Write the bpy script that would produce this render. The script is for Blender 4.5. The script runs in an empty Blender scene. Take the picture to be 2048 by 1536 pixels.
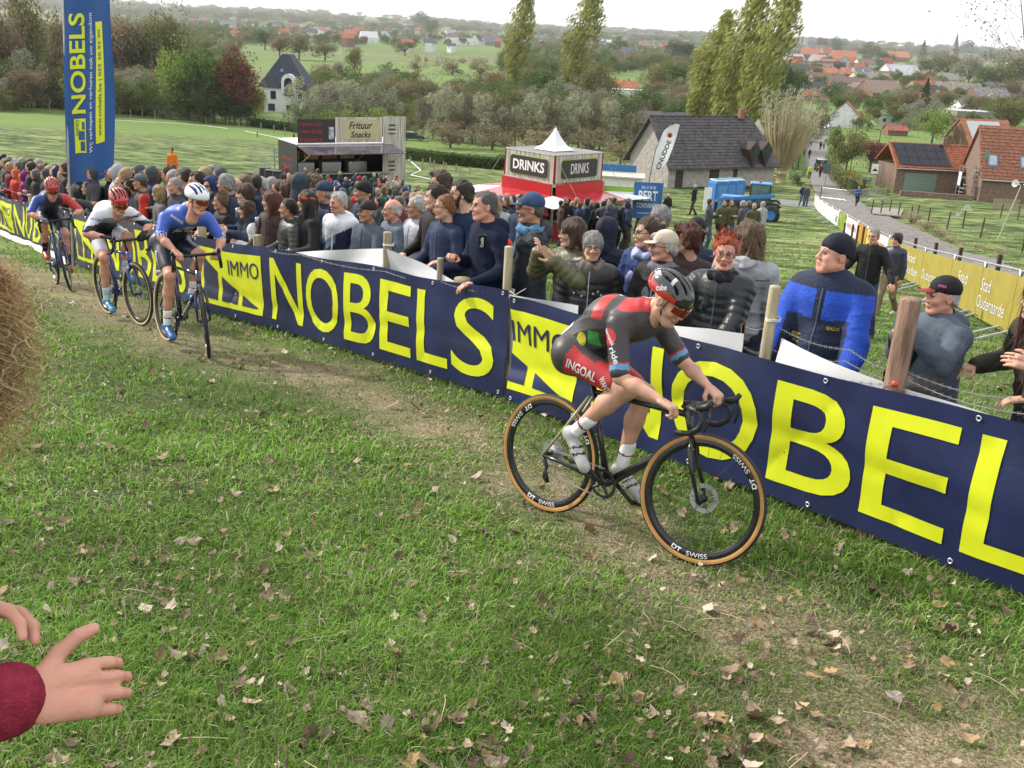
import bpy,bmesh,math,random
import numpy as np
from mathutils import Vector,Matrix
from mathutils.bvhtree import BVHTree

# ------------------------------------------------------------------ camera, world, sun, exposure
SC = bpy.context.scene
COL = SC.collection
FPX = 2100.0
ROLL = math.radians(3.0)
PITCH = math.atan(713 * math.cos(ROLL) / FPX)
_r0 = np.array([1,0,0.]);C_F = np.array([0,math.cos(PITCH),-math.sin(PITCH)]);_u0 = np.array([0,math.sin(PITCH),math.cos(PITCH)])
C_R = math.cos(ROLL) * _r0 + math.sin(ROLL) * _u0
C_U = -math.sin(ROLL) * _r0 + math.cos(ROLL) * _u0
cam = bpy.data.cameras.new('camera');camo = bpy.data.objects.new('camera',cam);COL.objects.link(camo)
cam.sensor_width = 36;cam.lens = 36 * FPX / 2048;cam.clip_start = 0.05;cam.clip_end = 30000
camo.matrix_world = Matrix(((C_R[0],C_U[0],-C_F[0],0),(C_R[1],C_U[1],-C_F[1],0),(C_R[2],C_U[2],-C_F[2],0),(0,0,0,1)))
SC.camera = camo
SUN_EL,SUN_AZ = math.radians(36),math.radians(-62)      # azimuth from +Y (view direction), negative = to the left
world = bpy.data.worlds.new('World');SC.world = world;world.use_nodes = True
wn = world.node_tree.nodes;wl = world.node_tree.links;wn.clear()
wo = wn.new('ShaderNodeOutputWorld');wb = wn.new('ShaderNodeBackground');ws = wn.new('ShaderNodeTexSky')
ws.sky_type = 'NISHITA';ws.sun_disc = False;ws.sun_elevation = SUN_EL;ws.sun_rotation = SUN_AZ
ws.air_density = 1.0;ws.dust_density = 4.0;ws.ozone_density = 1.0
wm = wn.new('ShaderNodeMixRGB');wm.inputs[0].default_value = 0.78;wm.inputs[2].default_value = (13.0,13.2,13.4,1)   # thin bright overcast over the blue
wb.inputs[1].default_value = 0.1
wl.new(ws.outputs[0],wm.inputs[1]);wl.new(wm.outputs[0],wb.inputs[0]);wl.new(wb.outputs[0],wo.inputs[0])
sun = bpy.data.lights.new('sun','SUN');suno = bpy.data.objects.new('sun',sun);COL.objects.link(suno)
sun.energy = 3.6;sun.angle = math.radians(2.5);sun.color = (1,.94,.84)
_sd = Vector((math.sin(SUN_AZ) * math.cos(SUN_EL),math.cos(SUN_AZ) * math.cos(SUN_EL),math.sin(SUN_EL)))
suno.rotation_euler = _sd.to_track_quat('Z','Y').to_euler()
SC.view_settings.view_transform = 'Standard';SC.view_settings.look = 'None'
SC.view_settings.exposure = 0.42;SC.view_settings.gamma = 1;SC.view_settings.use_curve_mapping = False
SC.cycles.use_denoising = True
SC.cycles.max_bounces = 5;SC.cycles.diffuse_bounces = 2;SC.cycles.glossy_bounces = 2;SC.cycles.transparent_max_bounces = 8

rng = np.random.default_rng(7);R = random.Random(11)
def build_haze():
 me = meshdata('haze',[(x,y,z) for z in (-62,90) for x,y in ((-9500,-60),(9500,-60),(9500,9300),(-9500,9300))],[(0,3,2,1),(4,5,6,7),(0,1,5,4),(1,2,6,5),(2,3,7,6),(3,0,4,7)])
 m = bpy.data.materials.new('haze');m.use_nodes = True;N = m.node_tree.nodes;N.remove(N['Principled BSDF']);v = N.new('ShaderNodeVolumePrincipled');v.inputs['Color'].default_value = (.94,.965,1,1);v.inputs['Density'].default_value = HAZE;v.inputs['Anisotropy'].default_value = .3
 m.node_tree.links.new(v.outputs[0],N['Material Output'].inputs['Volume']);me.materials.append(m);tag(obj('haze',me),kind='stuff')
HAZE = .00007

# ------------------------------------------------------------------ terrain height and placing
TY = [-50,0,4.9,7.7,10.5,13.7,17,24,50,61,92,170,260,600,1200,3000,9000]
TH = [4.5,-1.9,-2.62,-2.86,-3.22,-3.67,-4.2,-5.3,-9.2,-10.2,-13.3,-19,-22.5,-26,-28,-28,-20]
FY = [0,2.3,4.65,5.92,8.1,12.5,18.7,26.6,34,60]      # the line of the fence
FX = [5.9,4.3,2.6,1.68,-.06,-3.9,-8.1,-13.3,-18,-36]
def HV(x,y):
 """terrain height (arrays too): hillside with a small bank just behind the fence"""
 b = np.clip((x - np.interp(y,FY,FX)) * .74 / .7,0,1);b = b * b * (3 - 2 * b)
 side = np.clip(-np.asarray(x),0,60) * .042 * np.clip((np.asarray(y) - 25) / 30,0,1) * np.clip((165 - np.asarray(y)) / 60,0,1)
 return np.interp(y,TY,TH) - .17 * b * np.clip((45 - y) / 20,0,1) + side
def H(x,y):
 return float(HV(x,y))
def ray(u,v):
 return C_F + C_R * ((u - 1024) / FPX) + C_U * ((768 - v) / FPX)
def G(u,v,dz=0.0):
 """the point of the terrain seen at (u, v) of the 2048 x 1536 photograph"""
 d = ray(u,v);t = .5
 while t < 12000:
  p = d * t
  if p[2] < H(p[0],p[1]) + dz:
   a,b = t / 1.01,t
   for _ in range(26):
    m = (a + b) / 2;p = d * m
    if p[2] < H(p[0],p[1]) + dz:b = m
    else:a = m
   return d * b
  t *= 1.01
 return d * 12000
def PY(u,v,y):
 d = ray(u,v);return d * (y / d[1])
def gz(x,y,dz=0.0):
 return np.array([x,y,H(x,y) + dz])
def depth(p):
 return float(np.dot(p,C_F))
def mpp(p):
 return depth(p) / FPX            # metres per photo pixel at a point

# ------------------------------------------------------------------ naming, objects
def tag(o,label=None,cat=None,group=None,kind=None):
 if label:o['label'] = label
 if cat:o['category'] = cat
 if group:o['group'] = group
 if kind:o['kind'] = kind
 return o
def empty(name,loc=(0,0,0),rz=0.0,label=None,cat=None,group=None,mat=None):
 o = bpy.data.objects.new(name,None);COL.objects.link(o);o.empty_display_size = .2
 if mat is not None:o.matrix_world = mat
 else:o.location = loc;o.rotation_euler = (0,0,rz)
 return tag(o,label,cat,group)
def meshdata(name,V,Fc,mats=(),mi=None,smooth=False,col=None):
 me = bpy.data.meshes.new(name)
 V = np.asarray(V,dtype=np.float32).reshape(-1,3)
 if isinstance(Fc,np.ndarray) and Fc.ndim == 2:
  n,k = Fc.shape
  me.vertices.add(len(V));me.vertices.foreach_set('co',V.ravel())
  me.loops.add(n * k);me.loops.foreach_set('vertex_index',Fc.astype(np.int32).ravel())
  me.polygons.add(n);me.polygons.foreach_set('loop_start',np.arange(0,n * k,k,dtype=np.int32))
  me.update(calc_edges=True)
 else:
  me.from_pydata(V.tolist(),[],[list(map(int,f)) for f in Fc]);me.update()
 for m in mats:me.materials.append(m)
 if mi is not None:me.polygons.foreach_set('material_index',np.asarray(mi,dtype=np.int32))
 if smooth:me.polygons.foreach_set('use_smooth',np.ones(len(me.polygons),dtype=bool))
 if col is not None:      # one grey 'tint' value per face
  at = me.attributes.new('tint','FLOAT','FACE');at.data.foreach_set('value',np.asarray(col,dtype=np.float32))
 return me
def obj(name,me,parent=None,loc=None,rot=None):
 o = bpy.data.objects.new(name,me);COL.objects.link(o)
 if parent:o.parent = parent
 if loc is not None:o.location = loc
 if rot is not None:o.rotation_euler = rot
 return o
class MB:
 """collects plain shapes into one mesh"""
 def __init__(s):s.V = [];s.F = [];s.M = [];s.cur = 0
 def mat(s,i):s.cur = i;return s
 def add(s,V,Fc):
  b = len(s.V);s.V += [tuple(map(float,v)) for v in V];s.F += [tuple(b + i for i in f) for f in Fc];s.M += [s.cur] * len(Fc);return s
 def box(s,c,d,rz=0.0,M=None,bev=0.0):
  x,y,z = d[0] / 2,d[1] / 2,d[2] / 2
  V = [(-x,-y,-z),(x,-y,-z),(x,y,-z),(-x,y,-z),(-x,-y,z),(x,-y,z),(x,y,z),(-x,y,z)]
  Fc = [(0,3,2,1),(4,5,6,7),(0,1,5,4),(1,2,6,5),(2,3,7,6),(3,0,4,7)]
  if bev > 0:
   b = bev;V = [];ids = {}
   for sx in (-1,1):
    for sy in (-1,1):
     for sz in (-1,1):
      for k in range(3):
       e = [x - b,y - b,z - b];e[k] += b
       ids[(sx,sy,sz,k)] = len(V);V.append((sx * e[0],sy * e[1],sz * e[2]))
   Fc = []
   for k in range(3):
    a,c_ = [(1,2),(2,0),(0,1)][k]
    for sg in (-1,1):
     q = []
     for (p,r) in ((-1,-1),(1,-1),(1,1),(-1,1)):
      t = [0,0,0];t[k] = sg;t[a] = p;t[c_] = r;q.append(ids[(t[0],t[1],t[2],k)])
     Fc.append(tuple(q if sg > 0 else q[::-1]))
    for p in (-1,1):
     for r in (-1,1):
      t0 = [0,0,0];t0[a] = p;t0[c_] = r;t1 = list(t0);t0[k] = -1;t1[k] = 1
      q = (ids[(*t0,a)],ids[(*t1,a)],ids[(*t1,c_)],ids[(*t0,c_)])
      Fc.append(q if p * r > 0 else q[::-1])
   for key in [(i,j,k) for i in (-1,1) for j in (-1,1) for k in (-1,1)]:
    q = tuple(ids[(*key,k)] for k in range(3));Fc.append(q if key[0] * key[1] * key[2] > 0 else q[::-1])
  ca,sa = math.cos(rz),math.sin(rz);out = []
  for v in V:
   if M is not None:w = M @ Vector(v)
   else:w = (v[0] * ca - v[1] * sa,v[0] * sa + v[1] * ca,v[2])
   out.append((w[0] + c[0],w[1] + c[1],w[2] + c[2]))
  return s.add(out,Fc)
 def tube(s,pts,r,n=8,caps=True,closed=False):
  P = [Vector(p) for p in pts];m = len(P);V = [];Fc = [];up = None
  rr = r if hasattr(r,'__len__') else [r] * m
  for i in range(m):
   if closed:t = P[(i + 1) % m] - P[i - 1]
   else:t = P[min(i + 1,m - 1)] - P[max(i - 1,0)]
   if t.length < 1e-9:t = Vector((0,0,1))
   t.normalize()
   if up is None:up = t.orthogonal().normalized()
   else:
    up = up - t * up.dot(t)
    if up.length < 1e-6:up = t.orthogonal()
    up.normalize()
   w = t.cross(up)
   for k in range(n):
    a = 2 * math.pi * k / n;q = P[i] + (up * math.cos(a) + w * math.sin(a)) * rr[i];V.append(q)
  for i in range(m if closed else m - 1):
   j = (i + 1) % m
   for k in range(n):
    l = (k + 1) % n;Fc.append((i * n + k,i * n + l,j * n + l,j * n + k))
  if caps and not closed:Fc += [tuple(range(n))[::-1],tuple((m - 1) * n + k for k in range(n))]
  return s.add(V,Fc)
 def lathe(s,prof,n=16,c=(0,0,0),M=None,caps=True):
  V = [];Fc = []
  for (r,z) in prof:
   for k in range(n):
    a = 2 * math.pi * k / n;v = Vector((r * math.cos(a),r * math.sin(a),z))
    if M is not None:v = M @ v
    V.append((v[0] + c[0],v[1] + c[1],v[2] + c[2]))
  for i in range(len(prof) - 1):
   for k in range(n):
    l = (k + 1) % n;Fc.append((i * n + k,i * n + l,(i + 1) * n + l,(i + 1) * n + k))
  if caps:Fc += [tuple(range(n))[::-1],tuple((len(prof) - 1) * n + k for k in range(n))]
  return s.add(V,Fc)
 def quad(s,a,b,c,d):return s.add([a,b,c,d],[(0,1,2,3)])
 def slab(s,pts,t):
  """prism: polygon pts (3D, planar), pushed by vector t"""
  n = len(pts);A = [Vector(p) for p in pts];B = [p + Vector(t) for p in A]
  Fc = [tuple(range(n))[::-1],tuple(range(n,2 * n))] + [(i,(i + 1) % n,n + (i + 1) % n,n + i) for i in range(n)]
  return s.add(A + B,Fc)
 def data(s,name,mats=(),smooth=False):return meshdata(name,s.V,s.F,mats,s.M,smooth)
 def build(s,name,mats,parent=None,smooth=False):
  if not isinstance(mats,(list,tuple)):mats = [mats]
  return obj(name,s.data(name,mats,smooth),parent)

# ------------------------------------------------------------------ materials
_mc = {}
def mat(name,col,rough=.7,metal=0.0,var=.12,scale=8.0,bump=0.0,bscale=60.0,spec=.4,tint=0.0,col2=None,stretch=None,sheen=0.0,trans=0.0,coords='Object',emit=0.0,detail=4.0,alpha=1.0,coat=0.0):
 key = (name,tuple(col),rough,metal,var,scale,bump,bscale,tint,col2,stretch)
 if key in _mc:return _mc[key]
 m = bpy.data.materials.new(name);m.use_nodes = True;nt = m.node_tree;N = nt.nodes;L = nt.links
 b = N['Principled BSDF'];b.inputs['Roughness'].default_value = rough;b.inputs['Metallic'].default_value = metal
 b.inputs['Specular IOR Level'].default_value = spec
 if coat:b.inputs['Coat Weight'].default_value = coat
 if sheen:b.inputs['Sheen Weight'].default_value = sheen
 if trans:b.inputs['Transmission Weight'].default_value = trans
 if alpha < 1:b.inputs['Alpha'].default_value = alpha
 tc = N.new('ShaderNodeTexCoord');src = tc.outputs[coords]
 if stretch:
  mp = N.new('ShaderNodeMapping');mp.inputs['Scale'].default_value = stretch;L.new(src,mp.inputs[0]);src = mp.outputs[0]
 no = N.new('ShaderNodeTexNoise');no.inputs['Scale'].default_value = scale;no.inputs['Detail'].default_value = detail;L.new(src,no.inputs['Vector'])
 mx = N.new('ShaderNodeMixRGB');mx.inputs[1].default_value = (*[c * (1 - var) for c in col],1)
 c2 = col2 if col2 else [min(1,c * (1 + var)) for c in col];mx.inputs[2].default_value = (*c2,1)
 rp = N.new('ShaderNodeValToRGB');rp.color_ramp.elements[0].position = .35;rp.color_ramp.elements[1].position = .65
 L.new(no.outputs['Fac'],rp.inputs[0]);L.new(rp.outputs[0],mx.inputs[0]);out = mx.outputs[0]
 if tint:
  at = N.new('ShaderNodeAttribute');at.attribute_name = 'tint'
  mr = N.new('ShaderNodeMapRange');mr.inputs[3].default_value = 1 - tint;mr.inputs[4].default_value = 1 + tint;L.new(at.outputs['Fac'],mr.inputs[0])
  vm = N.new('ShaderNodeVectorMath');vm.operation = 'SCALE';L.new(out,vm.inputs[0]);L.new(mr.outputs[0],vm.inputs['Scale']);out = vm.outputs[0]
 L.new(out,b.inputs['Base Color'])
 if bump:
  n2 = N.new('ShaderNodeTexNoise');n2.inputs['Scale'].default_value = bscale;n2.inputs['Detail'].default_value = 3;L.new(src,n2.inputs['Vector'])
  bp = N.new('ShaderNodeBump');bp.inputs['Strength'].default_value = bump;bp.inputs['Distance'].default_value = .02;L.new(n2.outputs['Fac'],bp.inputs['Height']);L.new(bp.outputs[0],b.inputs['Normal'])
 if emit:b.inputs['Emission Color'].default_value = (*col,1);b.inputs['Emission Strength'].default_value = emit
 _mc[key] = m;return m
def glass(name='glass',col=(.02,.03,.04),rough=.05):return mat(name,col,rough,var=.02,spec=.8,coat=.5)
WHITE = mat('white_paint',(.75,.75,.73),.5,var=.05)
WHITE_VINYL = mat('white_vinyl',(.72,.73,.74),.4,var=.05,scale=3)
STEEL = mat('galvanised_steel',(.45,.46,.47),.4,.7,var=.15)
BLACK = mat('black_plastic',(.015,.015,.017),.45,var=.2)
DARKGLASS = glass('window_glass')
WOOD = mat('fence_wood',(.30,.25,.17),.85,var=.3,scale=6,stretch=(6,6,.7),bump=.5,bscale=30)

# ------------------------------------------------------------------ lettering (built from the built-in font, cut finely so it can bend with what it is printed on)
_tc = {}
def glyphs(text,bold=0.0,cell=0.0,shear=0.0):
 """flat letters as (V, F) in a box 0..W x 0..1; returns V, F, W"""
 key = (text,bold,cell,shear)
 if key in _tc:return _tc[key]
 cu = bpy.data.curves.new('lettering','FONT');cu.body = text;cu.size = 1;cu.offset = bold;cu.shear = shear
 cu.resolution_u = 5;cu.fill_mode = 'FRONT'
 to = bpy.data.objects.new('lettering',cu);COL.objects.link(to)
 bpy.context.view_layer.update()
 me = bpy.data.meshes.new_from_object(to.evaluated_get(bpy.context.evaluated_depsgraph_get()))
 bpy.data.objects.remove(to);bpy.data.curves.remove(cu)
 bm = bmesh.new();bm.from_mesh(me);bpy.data.meshes.remove(me)
 bmesh.ops.remove_doubles(bm,verts=bm.verts,dist=1e-5)
 if bm.verts:
  xs = [v.co.x for v in bm.verts];ys = [v.co.y for v in bm.verts]
  x0,x1,y0,y1 = min(xs),max(xs),min(ys),max(ys);k = 1 / max(1e-6,y1 - y0)
  for v in bm.verts:v.co = Vector(((v.co.x - x0) * k,(v.co.y - y0) * k,0))
  W = (x1 - x0) * k
  if cell:
   for ax,L_ in ((0,W),(1,1.0)):
    t = cell
    while t < L_:
     no = Vector((1,0,0)) if ax == 0 else Vector((0,1,0))
     bmesh.ops.bisect_plane(bm,geom=bm.verts[:] + bm.edges[:] + bm.faces[:],plane_co=no * t,plane_no=no,dist=1e-5);t += cell
  bmesh.ops.triangulate(bm,faces=bm.faces)
 V = np.array([v.co[:] for v in bm.verts]);bm.verts.index_update();Fc = np.array([[v.index for v in f.verts] for f in bm.faces]);bm.free()
 _tc[key] = (V,Fc,W);return _tc[key]
def text_flat(name,text,m,parent,o,ex,ey,w=None,hgt=.2,bold=.0,lift=.004,shear=0.0):
 """letters on a flat face: o = lower left corner, ex / ey unit vectors; w = width (or natural)"""
 V,Fc,W = glyphs(text,bold,0,shear);o = np.array(o,float);ex = np.array(ex,float);ey = np.array(ey,float)
 ex = ex / np.linalg.norm(ex);ey = ey / np.linalg.norm(ey);n = np.cross(ex,ey)
 sx = (w / W) if w else hgt
 P = o + V[:,:1] * sx * ex + V[:,1:2] * hgt * ey + n * lift
 return obj(name,meshdata(name,P,Fc,[m]),parent)
def decal(name,V2,F2,m,parent,bvh,org,nrm,up,w,hgt,lift=.003,M=None):
 """flat shape in a 0..W x 0..1 box wrapped on a surface: projected along -nrm"""
 org = Vector(org);n = Vector(nrm).normalized();u = Vector(up);u = (u - n * u.dot(n)).normalized();r = u.cross(n)
 W = V2[:,0].max();out = [];bad = 0
 for v in V2:
  p = org + r * ((v[0] / W - .5) * w) + u * ((v[1] - .5) * hgt);hit = bvh.ray_cast(p + n * .25,-n,.6)
  if hit[0] is None:bad += 1;out.append(p)
  else:out.append(hit[0] + hit[1] * lift if hit[1].dot(n) > 0 else hit[0] + n * lift)
 if bad > len(V2) * .3:return None
 return obj(name,meshdata(name,np.array([tuple(q) for q in out]),F2,[m]),parent)
# ------------------------------------------------------------------ smooth bodies: distance fields turned into one continuous surface
class SDF:
 def __init__(s):s.p = []
 def cap(s,a,b,ra,rb=None,tag=0,k=.02,flat=None,ridge=None):
  """tapered limb from a to b; flat = (axis, factor) squeezes it; ridge = (spacing, depth) quilts it"""
  s.p.append(('c',np.array(a,float),np.array(b,float),ra,ra if rb is None else rb,tag,k,flat,ridge));return s
 def ell(s,c,r,tag=0,k=.02,M=None,ridge=None):
  s.p.append(('e',np.array(c,float),np.array(r,float),M,None,tag,k,None,ridge));return s
 def cut(s,c,r,k=.01,M=None):s.p.append(('x',np.array(c,float),np.array(r,float),M,None,-1,k,None,None));return s
 def plane(s,n,d,k=.005):s.p.append(('h',np.array(n,float),d,None,None,-1,k,None,None));return s   # keeps n.p > d
 def bounds(s):
  lo = np.full(3,1e9);hi = -lo
  for q in s.p:
   if q[0] == 'c':
    r = max(q[3],q[4]) * 1.02
    if q[7] is not None:r *= max(1,q[7][1])
    lo = np.minimum(lo,np.minimum(q[1],q[2]) - r);hi = np.maximum(hi,np.maximum(q[1],q[2]) + r)
   elif q[0] == 'e':r = q[2].max() if q[3] is not None else q[2];lo = np.minimum(lo,q[1] - r);hi = np.maximum(hi,q[1] + r)
  return lo,hi
def _prim(q,X,Y,Z):
 if q[0] == 'c':
  a,b,ra,rb = q[1],q[2],q[3],q[4];d = b - a;L2 = max(1e-9,d @ d)
  px,py,pz = X - a[0],Y - a[1],Z - a[2]
  if q[7] is not None:      # squeeze along an axis
   n = q[7][0];f = 1 / q[7][1] - 1;dn = d @ n
   s = (px * n[0] + py * n[1] + pz * n[2]);px = px + n[0] * s * f;py = py + n[1] * s * f;pz = pz + n[2] * s * f
   d = d + n * dn * f;L2 = max(1e-9,d @ d)
  t = np.clip((px * d[0] + py * d[1] + pz * d[2]) / L2,0,1)
  D = np.sqrt((px - t * d[0]) ** 2 + (py - t * d[1]) ** 2 + (pz - t * d[2]) ** 2) - (ra + (rb - ra) * t)
  if q[8]:D = D - q[8][1] * (np.abs(np.sin(t * math.sqrt(L2) * math.pi / q[8][0])) - .55)
  return D
 c,r,M = q[1],q[2],q[3];px,py,pz = X - c[0],Y - c[1],Z - c[2]
 if M is not None:px,py,pz = (M[0,0] * px + M[0,1] * py + M[0,2] * pz,M[1,0] * px + M[1,1] * py + M[1,2] * pz,M[2,0] * px + M[2,1] * py + M[2,2] * pz)
 k0 = np.sqrt((px / r[0]) ** 2 + (py / r[1]) ** 2 + (pz / r[2]) ** 2);k1 = np.sqrt((px / r[0] ** 2) ** 2 + (py / r[1] ** 2) ** 2 + (pz / r[2] ** 2) ** 2)
 D = k0 * (k0 - 1) / np.maximum(k1,1e-6)
 if q[8]:D = D - q[8][1] * (np.abs(np.sin(Z * math.pi / q[8][0])) - .55)
 return D
def mesh_sdf(S,vox,noise=None,pad=None):
 """noise(X, Y, Z) is added to the field; returns V, F, tags"""
 lo,hi = S.bounds();pad = pad or (vox * 3 + .02);lo = lo - pad;hi = hi + pad
 n = np.maximum(4,np.ceil((hi - lo) / vox).astype(int) + 1)
 xs = [lo[i] + vox * np.arange(n[i]) for i in range(3)]
 F = np.full(n,1.0,dtype=np.float32);T = np.zeros(n,dtype=np.int8);B = np.full(n,1.0,dtype=np.float32)
 for q in S.p:
  if q[0] in 'ce':
   if q[0] == 'c':
    r = max(q[3],q[4]);r = r * (max(1,q[7][1]) if q[7] is not None else 1)
    a = np.minimum(q[1],q[2]) - r;b = np.maximum(q[1],q[2]) + r
   else:r = q[2].max() if q[3] is not None else q[2];a = q[1] - r;b = q[1] + r
   m = q[6] * 1.5 + vox * 2.5 + .012
   i0 = np.clip(np.floor((a - m - lo) / vox).astype(int),0,n - 1);i1 = np.clip(np.ceil((b + m - lo) / vox).astype(int) + 1,1,n)
   sl = tuple(slice(i0[k],i1[k]) for k in range(3))
   D = _prim(q,xs[0][sl[0]][:,None,None],xs[1][sl[1]][None,:,None],xs[2][sl[2]][None,None,:]).astype(np.float32)
   Fs = F[sl];Bs = B[sl];Ts = T[sl];w = D < Bs;Bs[w] = D[w];Ts[w] = q[5]
   k = q[6]
   hh = np.clip(.5 + .5 * (Fs - D) / k,0,1);Fn = Fs * (1 - hh) + D * hh - k * hh * (1 - hh)
   F[sl] = np.where(Fs >= .99,D,Fn)
  else:
   X,Y,Z = xs[0][:,None,None],xs[1][None,:,None],xs[2][None,None,:]
   D = -_prim(q,X,Y,Z) if q[0] == 'x' else q[2] - (q[1][0] * X + q[1][1] * Y + q[1][2] * Z)
   k = q[6];hh = np.clip(.5 - .5 * (F - D) / k,0,1);F = (F * (1 - hh) + D * hh + k * hh * (1 - hh)).astype(np.float32)
 if noise is not None:F = F + noise(xs[0][:,None,None],xs[1][None,:,None],xs[2][None,None,:])
 F[0] = F[-1] = 1;F[:,0] = F[:,-1] = 1;F[:,:,0] = F[:,:,-1] = 1
 ins = F < 0
 c = [(i,j,k) for i in (0,1) for j in (0,1) for k in (0,1)]
 cnt = sum(ins[i:n[0] - 1 + i,j:n[1] - 1 + j,k:n[2] - 1 + k].astype(np.int8) for i,j,k in c)
 cells = np.argwhere((cnt > 0) & (cnt < 8))
 if len(cells) == 0:return np.zeros((0,3)),np.zeros((0,4),int),np.zeros(0,int)
 idx = -np.ones(n,dtype=np.int32);idx[cells[:,0],cells[:,1],cells[:,2]] = np.arange(len(cells))
 acc = np.zeros((len(cells),3));w = np.zeros(len(cells))
 vals = {q:F[cells[:,0] + q[0],cells[:,1] + q[1],cells[:,2] + q[2]] for q in c}
 for ax in range(3):
  for p in c:
   if p[ax] == 1:continue
   q = list(p);q[ax] = 1;q = tuple(q);a,b = vals[p],vals[q];s = (a < 0) != (b < 0)
   t = np.where(s,a / np.where(s,a - b,1),0)
   pos = np.array(p,float)[None,:].repeat(len(cells),0);pos[:,ax] += t
   acc += pos * s[:,None];w += s
 V = lo + vox * (cells + acc / w[:,None])
 tg = T[cells[:,0],cells[:,1],cells[:,2]].astype(int)
 quads = []
 for ax in range(3):
  u,v = (ax + 1) % 3,(ax + 2) % 3
  sl0 = [slice(1,-1)] * 3;sl1 = [slice(1,-1)] * 3;sl0[ax] = slice(0,-1);sl1[ax] = slice(1,None)
  a = ins[tuple(sl0)];b = ins[tuple(sl1)];e = np.argwhere(a != b)
  if len(e) == 0:continue
  off = np.array([1,1,1]);off[ax] = 0;e = e + off;fl = ins[e[:,0],e[:,1],e[:,2]]
  du = np.zeros(3,int);du[u] = 1;dv = np.zeros(3,int);dv[v] = 1
  g = lambda E:idx[E[:,0],E[:,1],E[:,2]]
  Q = np.stack([g(e - du - dv),g(e - dv),g(e),g(e - du)],1);Q[~fl] = Q[~fl][:,::-1]
  quads.append(Q)
 Q = np.concatenate(quads);Q = Q[(Q >= 0).all(1)]
 return V,Q,tg
_wr = np.random.default_rng(3)
def wrinkle(seed=0,amp=.004,f=22,fz=1.0):
 g = np.random.default_rng(seed);ks = g.normal(size=(5,3)) * f * np.array([1,1,fz]);ph = g.uniform(0,6.3,5)
 def fn(X,Y,Z):
  wx = .02 * np.sin(9 * Z + ph[0]);o = 0
  for i in range(5):o = o + np.sin(ks[i,0] * (X + wx) + ks[i,1] * Y + ks[i,2] * (Z + .015 * np.sin(14 * X + ph[1])) + ph[i])
  return (amp / 2.2 * o).astype(np.float32)
 return fn

def folds(seed=0,amp=.008):
 """sharp creases as cloth has them, running mostly across"""
 g = np.random.default_rng(seed);ph = g.uniform(0,6.3,8);a = g.uniform(-9,9,4);c = g.uniform(16,34,4)
 def fn(X,Y,Z):
  o = 0
  for i in range(4):o = o + (1 - np.abs(np.sin(c[i] * Z * (.6 + .2 * i) + a[i] * X + a[3 - i] * .8 * Y + ph[i] + 1.1 * np.sin(7 * X + 5 * Z + ph[i + 4])))) ** 3
  o = (o - 1.3) * (.25 + .9 * (.5 + .5 * np.sin(6.5 * Z + 4 * X + ph[1])) * (.5 + .5 * np.sin(8 * X - 5 * Y + ph[2] + 3 * Z)) * 1.4)
  return (-amp * .55 * o).astype(np.float32)
 return fn
# ------------------------------------------------------------------ heads
def head_sdf(var,vh):
 S = SDF();w = {'man':1,'woman':.94,'old':1.0,'child':.93,'fat':1.08}[var]
 S.ell((0,-.012,.035),(.077 * w,.097,.084),0,.02)
 S.ell((0,.018,-.03),(.06 * w,.07,.088),0,.03)
 ch = {'man':.028,'woman':.02,'old':.026,'child':.019,'fat':.034}[var]
 S.ell((0,.066,-.1),(ch * 1.15,.026,ch * .9),0,.025)
 S.cap((-.034,.079,.021),(.034,.079,.021),.012 if var in ('man','old','fat') else .008,None,0,.014)
 nr = {'man':1,'woman':.85,'old':1.12,'child':.75,'fat':1.1}[var]
 S.cap((0,.088,.012),(0,.103 + .004 * nr,-.03),.008,.0125 * nr,0,.012)
 for s in (-1,1):
  S.ell((s * .013 * nr,.1,-.034),(.009,.011,.008),0,.008)
  S.ell((s * .038 * w,.06,-.028),(.026,.028,.024),0,.02)
  if var == 'fat':S.ell((s * .045,.04,-.07),(.03,.04,.03),0,.03)
  S.cap((s * .056 * w,-.005,-.06),(s * .03,.06,-.1),.014,.014,0,.025)
 S.cap((-.019,.089,-.062),(.019,.089,-.062),.0075,None,0,.008)
 S.cap((-.015,.087,-.073),(.015,.087,-.073),.0075,None,0,.008)
 for s in (-1,1):S.cut((s * .031,.101,.004),(.017,.016,.011),.012)
 for s in (-1,1):
  S.ell((s * .031,.08,.003),(.0125,.0125,.0125),2,.003)
  S.ell((s * .078 * w,-.012,-.008),(.009,.02,.032),0,.008);S.cut((s * .086 * w,-.006,-.004),(.006,.011,.018),.006)
 S.cap((0,-.02,-.07),(0,-.05,-.2),.052 * w,.058 * w,0,.03)
 V,Q,T = mesh_sdf(S,vh,None,.02)
 T = np.where(T == 2,2,0)
 x,y,z = V.T
 mouth = (np.abs(z + .0675) < .0052) & (np.abs(x) < .025) & (y > .078);T[mouth] = 3
 lips = (np.abs(z + .0675) < .012) & (np.abs(x) < .022) & (y > .085) & ~mouth
 if var == 'woman':T[lips] = 3
 br = (np.abs(z - .026 + .25 * (np.abs(x) - .03) ** 2 * 40) < .0055) & (np.abs(x) > .014) & (np.abs(x) < .05) & (y > .06);T[br] = 4
 return V,Q,T
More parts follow.
